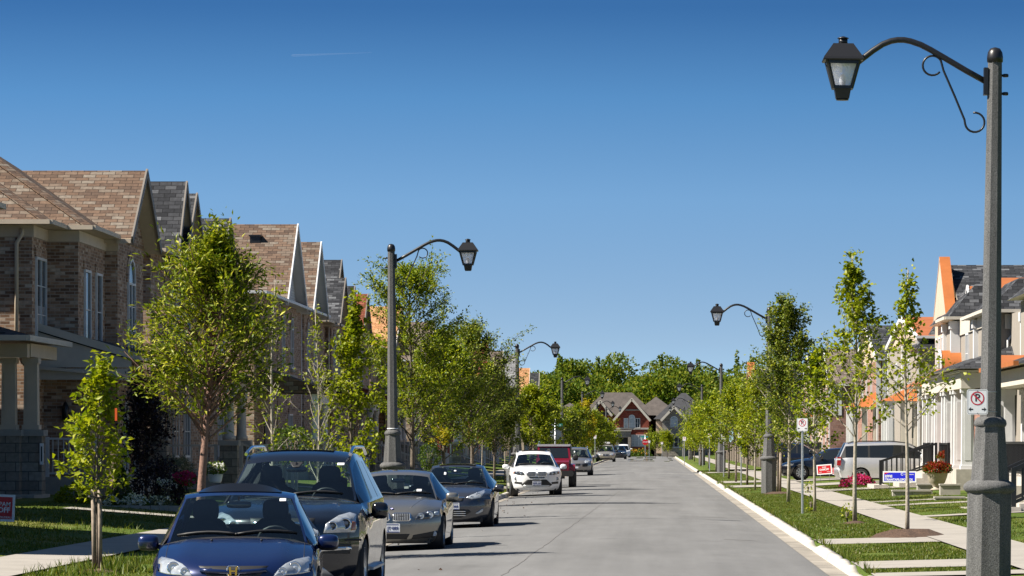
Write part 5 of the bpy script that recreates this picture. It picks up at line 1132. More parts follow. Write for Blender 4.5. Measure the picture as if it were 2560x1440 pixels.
c.patch([(.7, .42), (-.7, .42), (-.65, .30), (.65, .30)], 'blackp', 'lower_grille', .006); sticker(c, .05, 1.42, .07, .09)
sb = MB(); sb.ext(rrect(.10, 1.93, .62, .17, .03), 'y', 2.3, 2.5); ro = sb.build('roof_sign', 'signwhite', c.t); sb = MB(); sb.box(-.25, .6, 2.32, 2.48, 1.75, 1.85); sb.ext([(-.12, 1.86), (.04, 1.86), (-.05, 1.96)], 'y', 2.285, 2.3); sb.build('roof_sign_base', 'blackp', ro)
# 9, 10 --- two more far cars
S = dict(L=4.6, W=.93, paint=K['blackgloss'], zb=.22, zl=.86, yl=.14, zc=1.1, yc=1.2, zt=1.52, yt=1.95, zr=1.64, yr1=4.0, hwb=.76, hwt=.60, yd=4.45, zd=1.1, wagon=True, wy=(.85, 3.6), R=.36, pil=(2.5, 3.4), seat_y=2.4)
S['paint'] = paint('black_blue_paint', (.008, .011, .022), .3, .25)
c = Car('parked_suv', 'black SUV with bright headlights just beyond the champagne minivan', S, (-4.1, 452, .02), 0, G_ST)
c.lamp([(.42, .78), (.47, .88), (.80, .90), (.82, .80), (.6, .75)], 'lens', (), None, .02); c.patch([(.34, .84), (-.34, .84), (-.3, .66), (.3, .66)], 'blackp', 'grille', .008); c.patch([(.6, .5), (-.6, .5), (-.5, .34), (.5, .34)], 'blackp', 'lower_grille', .006)
S = dict(S); S.update(paint=paint('far_white_paint', (.7, .71, .72), 0, .35), zr=1.78, zt=1.6)
c = Car('parked_suv', 'white SUV with dark banded grille, farthest car at the kerb', S, (-3.95, 505, .02), 0, G_ST)
c.lamp([(.42, .78), (.47, .90), (.80, .92), (.82, .78), (.6, .75)], 'lens', (), None, .02); c.patch([(.34, .84), (-.34, .84), (-.3, .66), (.3, .66)], 'blackp', 'grille', .008); c.patch([(.8, .58), (-.8, .58), (-.8, .5), (.8, .5)], 'blackp', 'bumper_strip', .006); c.patch([(.6, .42), (-.6, .42), (-.5, .3), (.5, .3)], 'blackp', 'lower_grille', .006)
# --- cars in the right-hand driveways, noses or tails towards the pavement
S = dict(L=4.77, W=.917, paint=paint('midnight_paint', (.003, .0045, .010), .0, .3), zb=.18, zl=.73, yl=.13, zc=.99, yc=1.32, zt=1.38, yt=2.1, zr=1.46, yr1=3.4, hwb=.75, hwt=.58, yd=4.15, zd=1.05, wy=(.93, 3.64), R=.335, pil=(2.66, 3.6), mir=(1.03, 1.85, .99), spokes=10, crease=.01)
c = Car('parked_car', 'midnight blue sedan parked nose to the pavement behind the red lawn sign', S, (5.75, 179, .25), R(-90), 'cars in driveways', near=False, glass='sideglass')
c.lamp([(.46, .62), (.50, .71), (.84, .75), (.86, .64)], 'lens', ((.62, .67, .035, 'bowl'), (.76, .68, .035, 'bowl')), None, .02); c.patch([(.44, .71), (-.44, .71), (-.44, .63), (.44, .63)], 'blackgloss', 'grille', .006); c.patch([(.6, .45), (-.6, .45), (-.5, .3), (.5, .3)], 'blackp', 'lower_grille', .006)
hd = MB()
for y in (2.55, 3.45): hd.box(-.925, -.9, y, y+.2, .80, .825)
hd.build('door_handle', 'chrome', c.t)
sm = MB()
for y in (1.62, 2.66, 3.62): sm.box(-.921, -.912, y, y+.012, .3, .93)
sm.build('door_seam', 'blackp', c.t)
S = dict(L=5.14, W=.98, paint=paint('silver_paint', (.56, .57, .59), .45, .3), zb=.24, zl=.95, yl=.14, zc=1.12, yc=1.1, zt=1.6, yt=1.9, zr=1.75, yr1=4.72, hwb=.84, hwt=.70, yd=5.02, zd=1.08, wagon=True, wy=(1.0, 4.08), R=.335, pil=(2.4, 3.75), mir=(1.15, 1.6, 1.1), spokes=6)
c = Car('parked_minivan', 'silver minivan with tall red tail lamps, backed out beside the porch steps', S, (12.45, 159.5, .24), R(90), 'cars in driveways', 'minivan', near=False, glass='sideglass')
for sg in (1, -1):
    t_ = MB(); t_.ext([(5.06, .78), (5.03, 1.12), (4.88, 1.12), (4.90, .78)], 'x', sg*.82, sg*.965); t_.build('tail_lamp', 'taillight', c.t); t_ = MB(); t_.ext([(5.062, 1.0), (5.055, 1.06), (4.90, 1.06), (4.90, 1.0)], 'x', sg*.825, sg*.968); t_.build('reversing_lamp', 'signwhite', c.t)
rb = MB(); rb.ext(rrect(0, .54, 1.66, .28, .1), 'y', 4.98, 5.16); rb.build('rear_bumper', S['paint'], c.t)
sm = MB(); sm.box(.981, .989, 3.7, 3.712, .4, 1.08); sm.box(.981, .989, 2.5, 2.512, .4, 1.08); sm.build('door_seam', 'blackp', c.t)
mo = MB()
mo.tube([(.982, 4.08+.40*math.cos(math.pi*i/16), .335+.40*math.sin(math.pi*i/16)) for i in range(17)], .035, 6); mo.build('wheel_flare', S['paint'], c.t)
roof_rails(c, .66, 2.2, 4.6, 1.72, 'blackp', .04)
S = dict(L=4.6, W=.93, paint=paint('navy_suv_paint', (.004, .006, .015), .0, .3), zb=.24, zl=.9, yl=.14, zc=1.1, yc=1.2, zt=1.52, yt=1.95, zr=1.66, yr1=4.0, hwb=.78, hwt=.62, yd=4.5, zd=1.05, wagon=True, wy=(.85, 3.6), R=.36, pil=(2.5, 3.4))
c = Car('parked_suv', 'navy SUV seen from its tail behind the lamp post by the board fence', S, (11.0, 234, .27), R(90), 'cars in driveways', near=False, glass='sideglass')
for sg in (1, -1): t_ = MB(); t_.ext([(4.53, .78), (4.51, 1.0), (4.34, 1.0), (4.36, .78)], 'x', sg*.76, sg*.915); t_.build('tail_lamp', 'taillight', c.t)
# ------------------------------------------------------------------ street lamps (arm along local -x)
def make_lamp(label, group):
    t = thing('street_lamp', label, 'street lamp', (0, 0, 0), 0, group)
    ph = .5
    b = MB(); b.lathe([(.285, -.05), (.278, 1.20)], 8, phase=ph, sm=False); b.lathe([(.24, 1.30), (.185, 1.98)], 8, phase=ph, sm=False); b.build('base', 'agg', t)
    b = MB(); b.lathe([(.27, 1.17), (.305, 1.20), (.318, 1.235), (.31, 1.27), (.27, 1.305), (.23, 1.325)], 28); b.build('base_ring', 'agg', t); b = MB(); b.lathe([(.165, 1.965), (.19, 1.98), (.20, 2.01), (.19, 2.05), (.155, 2.085), (.12, 2.095)], 28); b.build('base_ring', 'agg', t)
    b = MB(); b.lathe([(.135, 2.05), (.088, 6.40)], 8, phase=ph, sm=False); b.build('shaft', 'agg', t)
    b = MB(); b.lathe([(.096, 6.38), (.098, 6.44), (.088, 6.50), (.06, 6.545), (.01, 6.56)], 14); b.build('cap', 'black', t)
    b = MB(); b.box(-.135, -.085, -.06, .06, 5.98, 6.31); 
    for z in (6.22, 6.0): b.tube([(.08, 0, z), (.165, 0, z)], .016, 6); b.tube([(.13, 0, z-.02), (.13, 0, z+.02)], .03, 6)
    b.build('mounting_plate', 'black', t)
    pts = [(-.10, 6.14), (-.35, 6.275), (-.62, 6.43), (-.78, 6.52), (-.90, 6.58), (-1.02, 6.62), (-1.10, 6.635), (-1.18, 6.635), (-1.26, 6.62), (-1.36, 6.58), (-1.48, 6.50), (-1.58, 6.42), (-1.68, 6.34)]
    b = MB(); b.tube([(x, 0, z) for x, z in pts], .037, 9); b.build('arm', 'black', t)
    b = MB(); p = []
    for i in range(15): a = R(-30+300*i/14*1.0); p.append((-.755+.115*math.cos(a-math.pi*.05), 6.335+.115*math.sin(a-math.pi*.05)))
    up = [(-.755+.118*math.cos(R(a)), 6.33+.118*math.sin(R(a))) for a in range(-25, -335, -22)][::1]
    up = [(-.755+.118*math.cos(R(a)), 6.33+.118*math.sin(R(a))) for a in range(335, 20, -18)]
    lo = [(-.235+.118*math.cos(R(a)), 5.62+.118*math.sin(R(a))) for a in range(205, 520, 18)]
    up = [(-.755-.118*math.cos(R(a)), 6.33+.118*math.sin(R(a))) for a in range(200, -150, -18)]
    up = [(-.755+.118*math.cos(R(a)), 6.33+.118*math.sin(R(a))) for a in range(-40, -330, -18)]
    pth = up+[(-.62, 6.27), (-.48, 5.96), (-.36, 5.68)]+[(-.235+.118*math.cos(R(a)), 5.65+.118*math.sin(R(a))) for a in range(190, 470, 18)]
    b.tube([(x, 0, z) for x, z in pth], .0135, 6); b.build('scroll_bracket', 'black', t)
    X = -1.84
    def ring4(r, z): return [(X-r, -r, z), (X+r, -r, z), (X+r, r, z), (X-r, r, z)]
    def frus(mb, l):
        for (r0, z0), (r1, z1) in zip(l, l[1:]):
            a = ring4(r0, z0)+ring4(r1, z1); mb.add(a, [(i, (i+1) % 4, 4+(i+1) % 4, 4+i) for i in range(4)])
        mb.add(ring4(*l[0]), [(3, 2, 1, 0)]); mb.add(ring4(*l[-1]), [(0, 1, 2, 3)])
    rf = MB(); frus(rf, [(.235, 6.365), (.245, 6.380), (.235, 6.405), (.12, 6.575)]); rf.lathe([(.055, 6.570), (.055, 6.640)], 14, (X, 0, 0)); rf.lathe([(.07, 6.640), (.068, 6.650), (.01, 6.670)], 14, (X, 0, 0)); lan = rf.build('lantern', 'black', t)
    fr = MB()
    for (sx, sy) in ((-1, -1), (1, -1), (1, 1), (-1, 1)): fr.beam((X+sx*.19, sy*.19, 6.365), (X+sx*.105, sy*.105, 6.035), .032, .032)
    for z, r in ((6.345, .185), (6.050, .11)):
        c4 = ring4(r, z)
        for i in range(4): fr.beam(c4[i], c4[(i+1) % 4], .03, .035)
    frus(fr, [(.08, 5.915), (.10, 6.035)]); fr.lathe([(.075, 5.895), (.075, 5.915)], 14, (X, 0, 0)); fr.build('lantern_frame', 'black', lan)
    g = MB()
    for i in range(4):
        a = ring4(.183, 6.355); c = ring4(.103, 6.040); g.add([a[i], a[(i+1) % 4], c[(i+1) % 4], c[i]], [(0, 1, 2, 3)])
    g.build('lantern_glass', 'lampglass', lan)
    bl = MB(); bl.lathe([(.02, 6.050), (.035, 6.080), (.042, 6.130), (.03, 6.190), (.005, 6.215)], 12, (X, 0, 0)); bl.build('bulb', 'signwhite', lan)
    rfl = MB(); rfl.lathe([(.165, 6.320), (.165, 6.350)], 14, (X, 0, 0)); rfl.build('reflector', 'bowl', lan)
    return t
GL_ = 'street lamps along both kerbs'
base = make_lamp('dark octagonal street lamp with a no parking sign on its pole, nearest on the right', GL_)
# (side, depth, pole top px, label)
LMP = [(1, 47.4, 4.04, 'dark octagonal street lamp with a no parking sign on its pole, nearest on the right', .013),
       (1, 137.7, 4.03, 'grey street lamp rising out of the dark leafy trees, second on the right', .004), (1, 235, 4.03, 'street lamp on the right kerb standing against the wood, third on the right', 0),
       (1, 319, 3.9, 'street lamp before the dark roofed grey house, fourth on the right', 0), (1, 423, 3.95, 'far small street lamp before the grey house roof, fifth on the right', 0), (1, 520, 4.0, 'tiny distant street lamp before the grey house gable, last on the right', 0),
       (-1, 94, -6.25, 'tall grey street lamp with a white band behind the navy SUV', .008), (-1, 189, -6.58, 'street lamp above the white SUV, second on the left kerb', .003), (-1, 285.6, -6.7, 'street lamp above the street name sign, third on the left', 0),
       (-1, 364, -6.65, 'street lamp left of the red brick house, fourth on the left', 0), (-1, 452, -6.6, 'far street lamp overlapping the left gable of the red brick house', 0), (-1, 515, -6.3, 'tiny distant street lamp before the middle of the red brick house', 0)]
for i, (sd, D, x, lb, lean) in enumerate(LMP):
    o = base if i == 0 else dup(base, (0, 0, 0), None, lb, GL_)
    o.location = (x, D, gz(x)); o.rotation_euler = (0, lean, 0 if sd > 0 else math.pi)
    if sd < 0: o.rotation_euler = (0, lean, math.pi)
    if lb.startswith('tall grey'):
        b = MB(); b.lathe([(.1265, 2.62), (.1275, 2.65)], 8, phase=.5); b.build('tape_band', 'signwhite', o)
        b = MB(); b.lathe([(.138, 2.115), (.137, 2.14)], 8, phase=.5); b.build('tape_band', 'signwhite', o)

# ------------------------------------------------------------------ no parking signs
def sign_face(par, z0, s=1.):
    """white plate 30 x 36 cm facing the street, ring, slash, letter and two arrows"""
    y = -.03; W_, H_ = .30*s, .36*s; zc = z0
    p = MB(); p.ext(rrect(0, zc, W_, H_, .03*s), 'y', y, y+.006); pl = p.build('sign_plate', 'signwhite', par)
    o = rrect(0, zc, W_*.93, H_*.94, .024*s); i_ = rrect(0, zc, W_*.905, H_*.92, .022*s); n = len(o)
    p = MB(); p.add([(a, y-.001, b) for a, b in o+i_], [(k, (k+1) % n, n+(k+1) % n, n+k) for k in range(n)]); p.build('border_line', 'blackp', pl)
    cz = zc+.052*s; r1, r0 = .098*s, .082*s; a = circ(0, cz, r1, 32); b_ = circ(0, cz, r0, 32)
    p = MB(); p.add([(u, y-.0016, v) for u, v in a+b_], [(k, (k+1) % 32, 32+(k+1) % 32, 32+k) for k in range(32)]); d = .7071*r0; t = .009*s
    p.add([(-d-t*.7, y-.0022, cz+d-t*.7), (-d+t*.7, y-.0022, cz+d+t*.7), (d+t*.7, y-.0022, cz-d+t*.7), (d-t*.7, y-.0022, cz-d-t*.7)], [(0, 1, 2, 3)]); p.build('prohibition_ring', 'noparkred', pl)
    text('P', .15*s, 'blackp', (0, y-.0013, cz+.004*s), (R(90), 0, 0), pl, 'letter', .02, .0002)
    p = MB(); za = zc-.105*s
    for sg in (1, -1):
        u = lambda x: sg*x*s
        p.add([(u(.128), y-.0013, za), (u(.092), y-.0013, za+.033*s), (u(.100), y-.0013, za+.009*s), (u(.062), y-.0013, za+.009*s), (u(.062), y-.0013, za-.009*s), (u(.100), y-.0013, za-.009*s), (u(.092), y-.0013, za-.033*s)], [(0, 2, 1), (0, 6, 5), (0, 5, 2), (2, 5, 4, 3)])
    p.build('arrows', 'blackp', pl)
    p = MB()
    for zz_ in (zc+H_*.44, zc-H_*.45): p.lathe([(.008*s, y-.004), (.007*s, y-.001)], 8, (0, 0, zz_), 'y')
    p.build('bolts', 'steel', pl)
    return pl
t = thing('no_parking_sign', 'white no parking sign with red ring strapped to the nearest lamp pole', 'sign', (4.01, 47.22, .12)); sign_face(t, 2.32, .84)
t.location = (PX(2443, 47.2), 47.2, CAMZ-(1005-1108)*47.2/FPX-2.32)
for zq in (2.2, 2.44):
    b = MB(); b.tube([(.02, -.02, zq), (.20, .02, zq+.003), (.27, .14, zq)], .005, 5); b.build('strap', 'steel', t)
GS = 'no parking signs on thin posts'
def make_sign(label):
    t = thing('no_parking_sign', label, 'sign', (0, 0, 0), 0, GS)
    p = MB(); p.ext([(-.03, -.012), (-.012, -.022), (.012, -.022), (.03, -.012), (.03, .005), (.012, .012), (-.012, .012), (-.03, .005)], 'z', 0, 2.2); p.build('post', 'steel', t); sign_face(t, 2.27, .92); return t
SG = [(2006, 1062, 98.5, 'no parking sign on a steel post in the grass, nearest post on the right'),
      (1853, 1085, 165, 'no parking sign on a thin post half covered by leaves, second post on the right'), (1809.5, 1091, 205, 'small no parking sign on a post before the third lamp base on the right'),
      (1774, 1090, 251, 'far no parking sign on a post by the side street corner on the right'), (1711, 1097, 330, 'far white sign post between the right hand trees and the grey house'),
      (1757, 1102, 300, 'far white sign post beside the concrete lamp base, third from last on the right'), (1655, 1108, 505, 'farthest white sign post on the grass before the grey house'), (1623, 1104, 500, 'white sign post right of the small red stop sign'),
      (1487.5, 1092, 372, 'white sign post left of the champagne minivan on the left kerb'), (1496.5, 1094, 410, 'white sign post farther left kerb behind the champagne minivan')]
s0 = make_sign(SG[0][3])
for i, (px, py, D, lb) in enumerate(SG):
    o = s0 if i == 0 else dup(s0, (0, 0, 0), None, lb, GS); z = CAMZ-(py-1108)*D/FPX; x = PX(px, D); o.location = (x, D, gz(x)); o['label'] = lb; o.rotation_euler = (0, 0, -.12)
    o.scale = (1, 1, (z-gz(x))/2.27)
# street name blades over the back of a stop sign
t = thing('street_sign', 'green street name blades above the grey back of a stop sign', 'sign', (PX(1388, 242), 242, .12))
p = MB(); p.tube([(0, 0, 0), (0, 0, 3.05)], .045, 8); p.tube([(0, 0, 3.0), (0, 0, 3.3)], .012, 5); p.build('post', 'steel', t)
p = MB(); p.box(-.36, .46, -.02, .0, 2.83, 3.0); b1 = p.build('name_blade', 'signgreen', t); p = MB()
for k_, w_ in enumerate((.05, .03, .06, .04, .05, .05, .03, .0, .09, .0, .05, .05, .03)):
    if w_: p.box(-.30+.055*k_, -.30+.055*k_+w_*.7, -.023, -.0205, 2.885, 2.945)
p.build('street_name', 'signwhite', b1)
p = MB(); p.ext([(-.02, 2.86), (.02, 2.86), (.02, 3.04), (-.02, 3.04)], 'x', -.42, -.02); p.build('name_blade', 'signgreen', t)
p = MB(); p.lathe([(.37, .05), (.37, .06)], 8, (0.02, 0, 2.36), 'y', phase=.5, sm=False); so_ = p.build('sign_back', 'steel', t)
t = thing('stop_sign', 'tiny red stop sign on a post before the red brick house', 'sign', (PX(1613, 480), 480, 0))
p = MB(); p.tube([(0, 0, 0), (0, 0, 2.9)], .05, 6); p.build('post', 'steel', t); p = MB(); p.lathe([(.38, -.07), (.38, -.06)], 8, (0, 0, 2.05), 'y', phase=.5, sm=False); so_ = p.build('sign_plate', 'red', t); text('STOP', .25, 'signwhite', (0, -.075, 2.05), (R(90), 0, 0), so_, 'lettering', .01)
p = MB(); p.box(-.55, .35, -.02, .02, 2.62, 2.8); p.build('name_blade', 'signgreen', t)
# lawn signs
def lawn_sign(label, loc, rz, w_, h, z0, m, tilt=0., cat='lawn sign'):
    t = thing('lawn_sign', label, cat, loc, rz); t.rotation_euler = (0, tilt, rz)
    p = MB()
    for x in (-w_*.3, w_*.3): p.tube([(x, .004, -.05), (x, .004, z0+h*.3)], .006, 5)
    p.build('wire_leg', 'steel', t)
    p = MB(); p.box(-w_/2, w_/2, -.008, .003, z0, z0+h); pl = p.build('sign_board', 'signwhite', t)
    p = MB(); p.box(-w_/2+.045, w_/2-.045, -.0095, -.0085, z0+.045, z0+h-.045); pp = p.build('sign_field', m, pl); return t, pl
t, pl = lawn_sign('red and white lawn sign at the left edge in front of the stone steps', (PX(-9, 71), 71, .3), 0, .64, .49, .12, 'red', .04); z0 = .07
t.location.z = CAMZ-(1303-1108)*71/FPX-.12
text('PAM', .115, 'signwhite', (.245, -.011, z0+.36), (R(90), 0, 0), pl, 'lettering', .01, align='RIGHT', sx=.95); text('DAMOFF', .13, 'signwhite', (.235, -.011, z0+.255), (R(90), 0, 0), pl, 'lettering', .028, align='RIGHT', sx=.95)
text('TRUDEAU', .05, 'signwhite', (.265, -.011, z0+.125), (R(90), 0, 0), pl, 'lettering', .01, align='RIGHT')
D = 166; t, pl = lawn_sign('red and white lawn sign tilted in the grass before the midnight blue sedan', (PX(2063, D), D, gz(7.3)), -.3, .66, .42, .30, 'red', -.075); z0 = CAMZ-(1186-1108)*D/FPX-gz(7.3); t.location.z += z0-.30
text('PAM', .09, 'signwhite', (0, -.011, .60), (R(90), 0, 0), pl, 'lettering', .01); text('DAMOFF', .115, 'signwhite', (0, -.011, .505), (R(90), 0, 0), pl, 'lettering', .03, sx=.9)
text('TRUDEAU', .04, 'signwhite', (.19, -.011, .40), (R(90), 0, 0), pl, 'lettering', .01); text('Liberal', .045, 'signwhite', (-.18, -.011, .40), (R(90), 0, 0), pl, 'lettering', .01)
D = 131; t, pl = lawn_sign('blue and white lawn sign on wire legs by the concrete porch steps', (PX(2249, D), D, gz(8.2)), -.22, 1.13, .375, .27, 'blue', .0); z0 = CAMZ-(1206-1108)*D/FPX; t.location.z = z0-.27
text('EFFIE', .115, 'signwhite', (-.49, -.011, .47), (R(90), 0, 0), pl, 'lettering', .035, align='LEFT', sx=.98); text('TRIANTAFILOPOULOS', .10, 'signwhite', (-.49, -.011, .36), (R(90), 0, 0), pl, 'lettering', .035, align='LEFT', sx=.93)
text('Conservative', .065, 'signwhite', (.48, -.011, .54), (R(90), 0, 0), pl, 'lettering', .01, align='RIGHT')
p = MB(); p.add([(-.51, -.0115, .6), (-.34, -.0115, .6), (-.51, -.0115, .535)], [(0, 1, 2)]); p.build('red_flash', 'red', pl)
text('C', .12, 'signwhite', (.08, -.011, .54), (R(90), 0, 0), pl, 'emblem', .02)

# ------------------------------------------------------------------ plants
def leafcloud(pos, dirs, ln, wd, rng, fold=.25, up=0.):
    """one folded, pointed leaf (four corners, two faces) at every position, along its direction"""
    n = len(pos); d = dirs/np.linalg.norm(dirs, axis=1, keepdims=True)
    r = rng.normal(size=(n, 3))*(1 if not up else .55)+np.array([0, 0, up]); s = np.cross(d, r); s /= np.linalg.norm(s, axis=1, keepdims=True); u = np.cross(s, d)
    k = rng.uniform(.7, 1.25, size=(n, 1)); a = ln*k; b = wd*k/2
    p0 = pos; p2 = pos+d*a-u*a*.12; m = pos+d*a*.45; p1 = m+s*b+u*b*fold; p3 = m-s*b+u*b*fold
    V = np.stack([p0, p1, p2, p3], 1).reshape(-1, 3); i = np.arange(n)*4
    F = np.concatenate([np.stack([i, i+1, i+2], 1), np.stack([i, i+2, i+3], 1)])
    return V, F
def tree(name, label, x, D, H, prof, nb, leaf, nl, lm, bm='bark', r0=.045, el=55, clear=.25, seed=1, droop=.2, stems=1, group=None, twigs=6, spread=.07, lean=(0, 0), cat='tree', base=None, yellow=0, curl=0., leafdir=.6, taper=.85):
    """prof: list of (height fraction, crown radius); branches leave a leader and reach the envelope, leaves sit along their twigs"""
    rng = np.random.default_rng(seed); rr = random.Random(seed)
    t = thing(name, label, cat, (x, D, gz(x) if base is None else base), 0, group)
    pr = lambda f: interp(f, prof); tr = MB(); lp = []; ld = []
    for s in range(stems):
        aa = 2*math.pi*s/max(1, stems)+rr.random(); off = .0 if stems == 1 else .38*H*.3
        lead = []; n = 9
        for i in range(n+1):
            f = i/n; w_ = max(0, f-.24)*off*1.2; k = .012*H*math.sin(f*5+seed+s)*f
            lead.append(Vector((math.cos(aa)*w_+k+lean[0]*f*H, math.sin(aa)*w_+k*.6+lean[1]*f*H, f*H*(.97 if s == 0 else .97-.1*rr.random()))))
        tr.tube(lead, [r0/(stems**.4)*(1-taper*(i/n)**.8)+.003 for i in range(n+1)], 8)
        for b in range(nb//stems):
            fh = clear+(1-clear)*((b+rr.random())/(nb/stems))**.9*.93; fi = fh*n; i0 = min(n-1, int(fi)); st = lead[i0].lerp(lead[i0+1], fi-i0)
            az = b*2.39996+rr.uniform(-.5, .5)+s; ee = R(el+rr.uniform(-14, 14)-8*(1-fh)); tipf = min(.99, fh+.10); rad = max(.06, pr(tipf)*rr.uniform(.72, 1.08))
            Lb = rad/max(.25, math.cos(ee)); d = Vector((math.cos(az)*math.cos(ee), math.sin(az)*math.cos(ee), math.sin(ee)))
            pts = [st.copy()]; dd = d.copy()
            for i in range(5):
                dd = (dd+Vector((rr.uniform(-.16, .16), rr.uniform(-.16, .16), .05-droop*.22*i*.5+curl*i*.1))).normalized(); pts.append(pts[-1]+dd*Lb/5)
            rb = r0*.34*(1-.6*fh); tr.tube(pts, [rb*(1-.16*i)+.0015 for i in range(6)], 5)
            tw = []
            for k in range(twigs):
                f = .22+.78*(k+rr.random())/twigs; fi = min(4.99, f*5); i0 = int(fi); q = pts[i0].lerp(pts[i0+1], fi-i0)
                dv = (pts[i0+1]-pts[i0]).normalized()+Vector((rr.uniform(-1, 1), rr.uniform(-1, 1), rr.uniform(-.5, .6)))*.75; dv.normalize(); e = q+dv*Lb*rr.uniform(.18, .38)+Vector((0, 0, -droop*.08)); tr.tube([q, e], [.004, .0015], 4, caps=False); tw.append((q, e))
            tw.append((pts[2], pts[5])); 
            m = max(2, int(nl/nb/len(tw)))
            for (a, e) in tw:
                f = rng.random((m, 1)); p = np.array(a)+(np.array(e)-np.array(a))*f+rng.normal(size=(m, 3))*spread*.5
                v = np.array((e-a).normalized())*leafdir+rng.normal(size=(m, 3))*.5+np.array([0, 0, -droop]); lp.append(p); ld.append(v)
    # leader tip
    m = max(6, nl//60); f = rng.uniform(.82, 1, (m, 1)); lp.append(np.array(lead[-1])*f+np.array(lead[-2])*(1-f)+rng.normal(size=(m, 3))*spread); ld.append(rng.normal(size=(m, 3))+np.array([0, 0, .3]))
    tr.build('trunk', bm, t)
    V, F = leafcloud(np.concatenate(lp), np.concatenate(ld), leaf[0], leaf[1], rng, up=.9)
    fast('crown', V, F, lm, t)
    if yellow:
        p = np.concatenate(lp); sel = np.abs(p[:, 0]+.25) < .45; sel &= (p[:, 2] > .3*H) & (p[:, 2] < .62*H); p = p[sel][:yellow]
        V, F = leafcloud(p+np.array([0, -.35, 0]), rng.normal(size=p.shape), leaf[0], leaf[1], rng); fast('yellowing_leaves', V, F, 'lf_yellow', t)
    return t
EGG = [(.0, .2), (.25, .75), (.45, 1), (.65, .9), (.85, .55), (1, .12)]
COL = [(0, .5), (.3, .95), (.6, .85), (.8, .5), (1, .1)]
CON = [(0, .3), (.22, 1), (.5, .75), (.75, .42), (1, .06)]
sc = lambda p, r: [(a, b*r) for a, b in p]
# left kerb
D = 53.3
t = tree('sapling', 'small oak sapling tied between two grey stakes at the left front', PX(245, D), D, 2.95, [(0, .2), (.35, .42), (.5, .52), (.75, .36), (1, .1)], 40, (.095, .058), 1700, 'lf_bright', 'bark', .022, 38, .30, 3, .1, twigs=4, spread=.10)
for (px, py0, lean) in ((238, 1205, .0), (252, 1225, .012)):
    x = PX(px, D)-t.location.x; b = MB(); b.tube([(x, -.06, -.05), (x-.02+lean, -.06, CAMZ-(py0-1108)*D/FPX-t.location.z)], .032, 8); b.build('stake', 'wood', t)
tp = MB(); tp.tube([(-.12, -.08, 1.02), (.1, -.1, 1.0), (.12, .03, 1.02), (-.1, .04, 1.03), (-.12, -.08, 1.02)], .014, 5); tp.build('tie', 'blackp', t)
rb_ = MB(); rb_.box(.27, .30, -.3, -.28, 2.05, 2.22); rb_.build('ribbon', 'orange', t)
D = 64
tree('street_tree', 'broad leafy tree with a reddish forked trunk behind the blue sedan', PX(495, D), D, 5.42, [(.3, .5), (.39, .8), (.45, 1.15), (.58, 1.25), (.7, 1.1), (.82, .85), (.9, .5), (1, .12)], 105, (.11, .036), 15500, 'lf_zelk', 'barkred', .085, 44, .33, 11, .18, stems=1, twigs=9, spread=.13, leafdir=.9, lean=(.06, 0), curl=.1)
D = 77; tree('street_tree', 'slender yellow green tree with bare lower twigs right of the reddish trunked tree', PX(683, D), D, 5.2, sc([(0, .2), (.3, .85), (.5, .6), (.8, .3), (1, .1)], .8), 30, (.08, .06), 520, 'lf_bright', 'barkpale', .04, 50, .2, 21, .2, twigs=4, spread=.10)
D = 87.5; tree('street_tree', 'half bare pale twigged tree between the navy SUV roof and the tan gables', PX(795, D), D, 4.9, sc(COL, .62), 44, (.075, .055), 620, 'lf_bright', 'barkpale', .04, 58, .14, 31, .2, twigs=5, spread=.08)
D = 97; tree('street_tree', 'bright yellow green columnar tree left of the banded lamp pole', PX(880, D), D, 5.55, sc([(0, .5), (.2, .9), (.45, 1), (.65, .65), (.85, .28), (1, .1)], .86), 56, (.10, .09), 4200, 'lf_bright', 'bark', .045, 58, .10, 41, .25, twigs=6, spread=.10)
D = 118; tree('street_tree', 'tall dark elm with arching branch tips behind the banded lamp pole', PX(1030, D), D, 7.2, [(0, .6), (.25, 1.45), (.45, 1.55), (.65, 1.3), (.85, 1.4), (.95, 1.0), (1, .3)], 80, (.09, .05), 19000, 'lf_mid', 'bark', .08, 48, .22, 51, .3, twigs=8, spread=.12, leafdir=.9)
D = 136; tree('street_tree', 'green tree with a yellowing patch right of the banded lamp pole', PX(1110, D), D, 5.8, sc(EGG, 1.55), 76, (.09, .06), 16000, 'lf_mid', 'bark', .07, 48, .2, 61, .2, twigs=7, spread=.14, yellow=420)
D = 154; tree('street_tree', 'dense dark green tree above the graphite grey sedan', PX(1180, D), D, 6.55, sc(EGG, 1.95), 90, (.09, .062), 19000, 'lf_dark', 'bark', .08, 48, .18, 71, .2, twigs=8, spread=.16)
D = 172; tree('street_tree', 'dark green tree left of the white SUV on two slim trunks', PX(1236, D), D, 5.2, sc(EGG, 1.35), 70, (.09, .065), 19000, 'lf_dark', 'bark', .06, 48, .2, 81, .2, twigs=7, spread=.16)
for (px, D, sd_) in ((1205, 180, 5), (1262, 178, 6)):
    tree('street_tree', ['thin young tree trunk nearest the white SUV on its left', 'thin young tree left of the pair beside the white SUV'][sd_ == 5], PX(px, D), D, 3.6, sc(EGG, .8), 24, (.09, .06), 1500, 'lf_mid', 'barkpale', .035, 50, .4, sd_, .2, twigs=5, spread=.12)
D = 230; tree('street_tree', 'round bright green tree around the second left lamp pole', PX(1328, D), D, 5.2, sc(EGG, 1.7), 74, (.13, .09), 12000, 'lf_bright', 'bark', .08, 45, .22, 91, .2, twigs=7, spread=.2)
GT = 'street trees far along the left kerb'
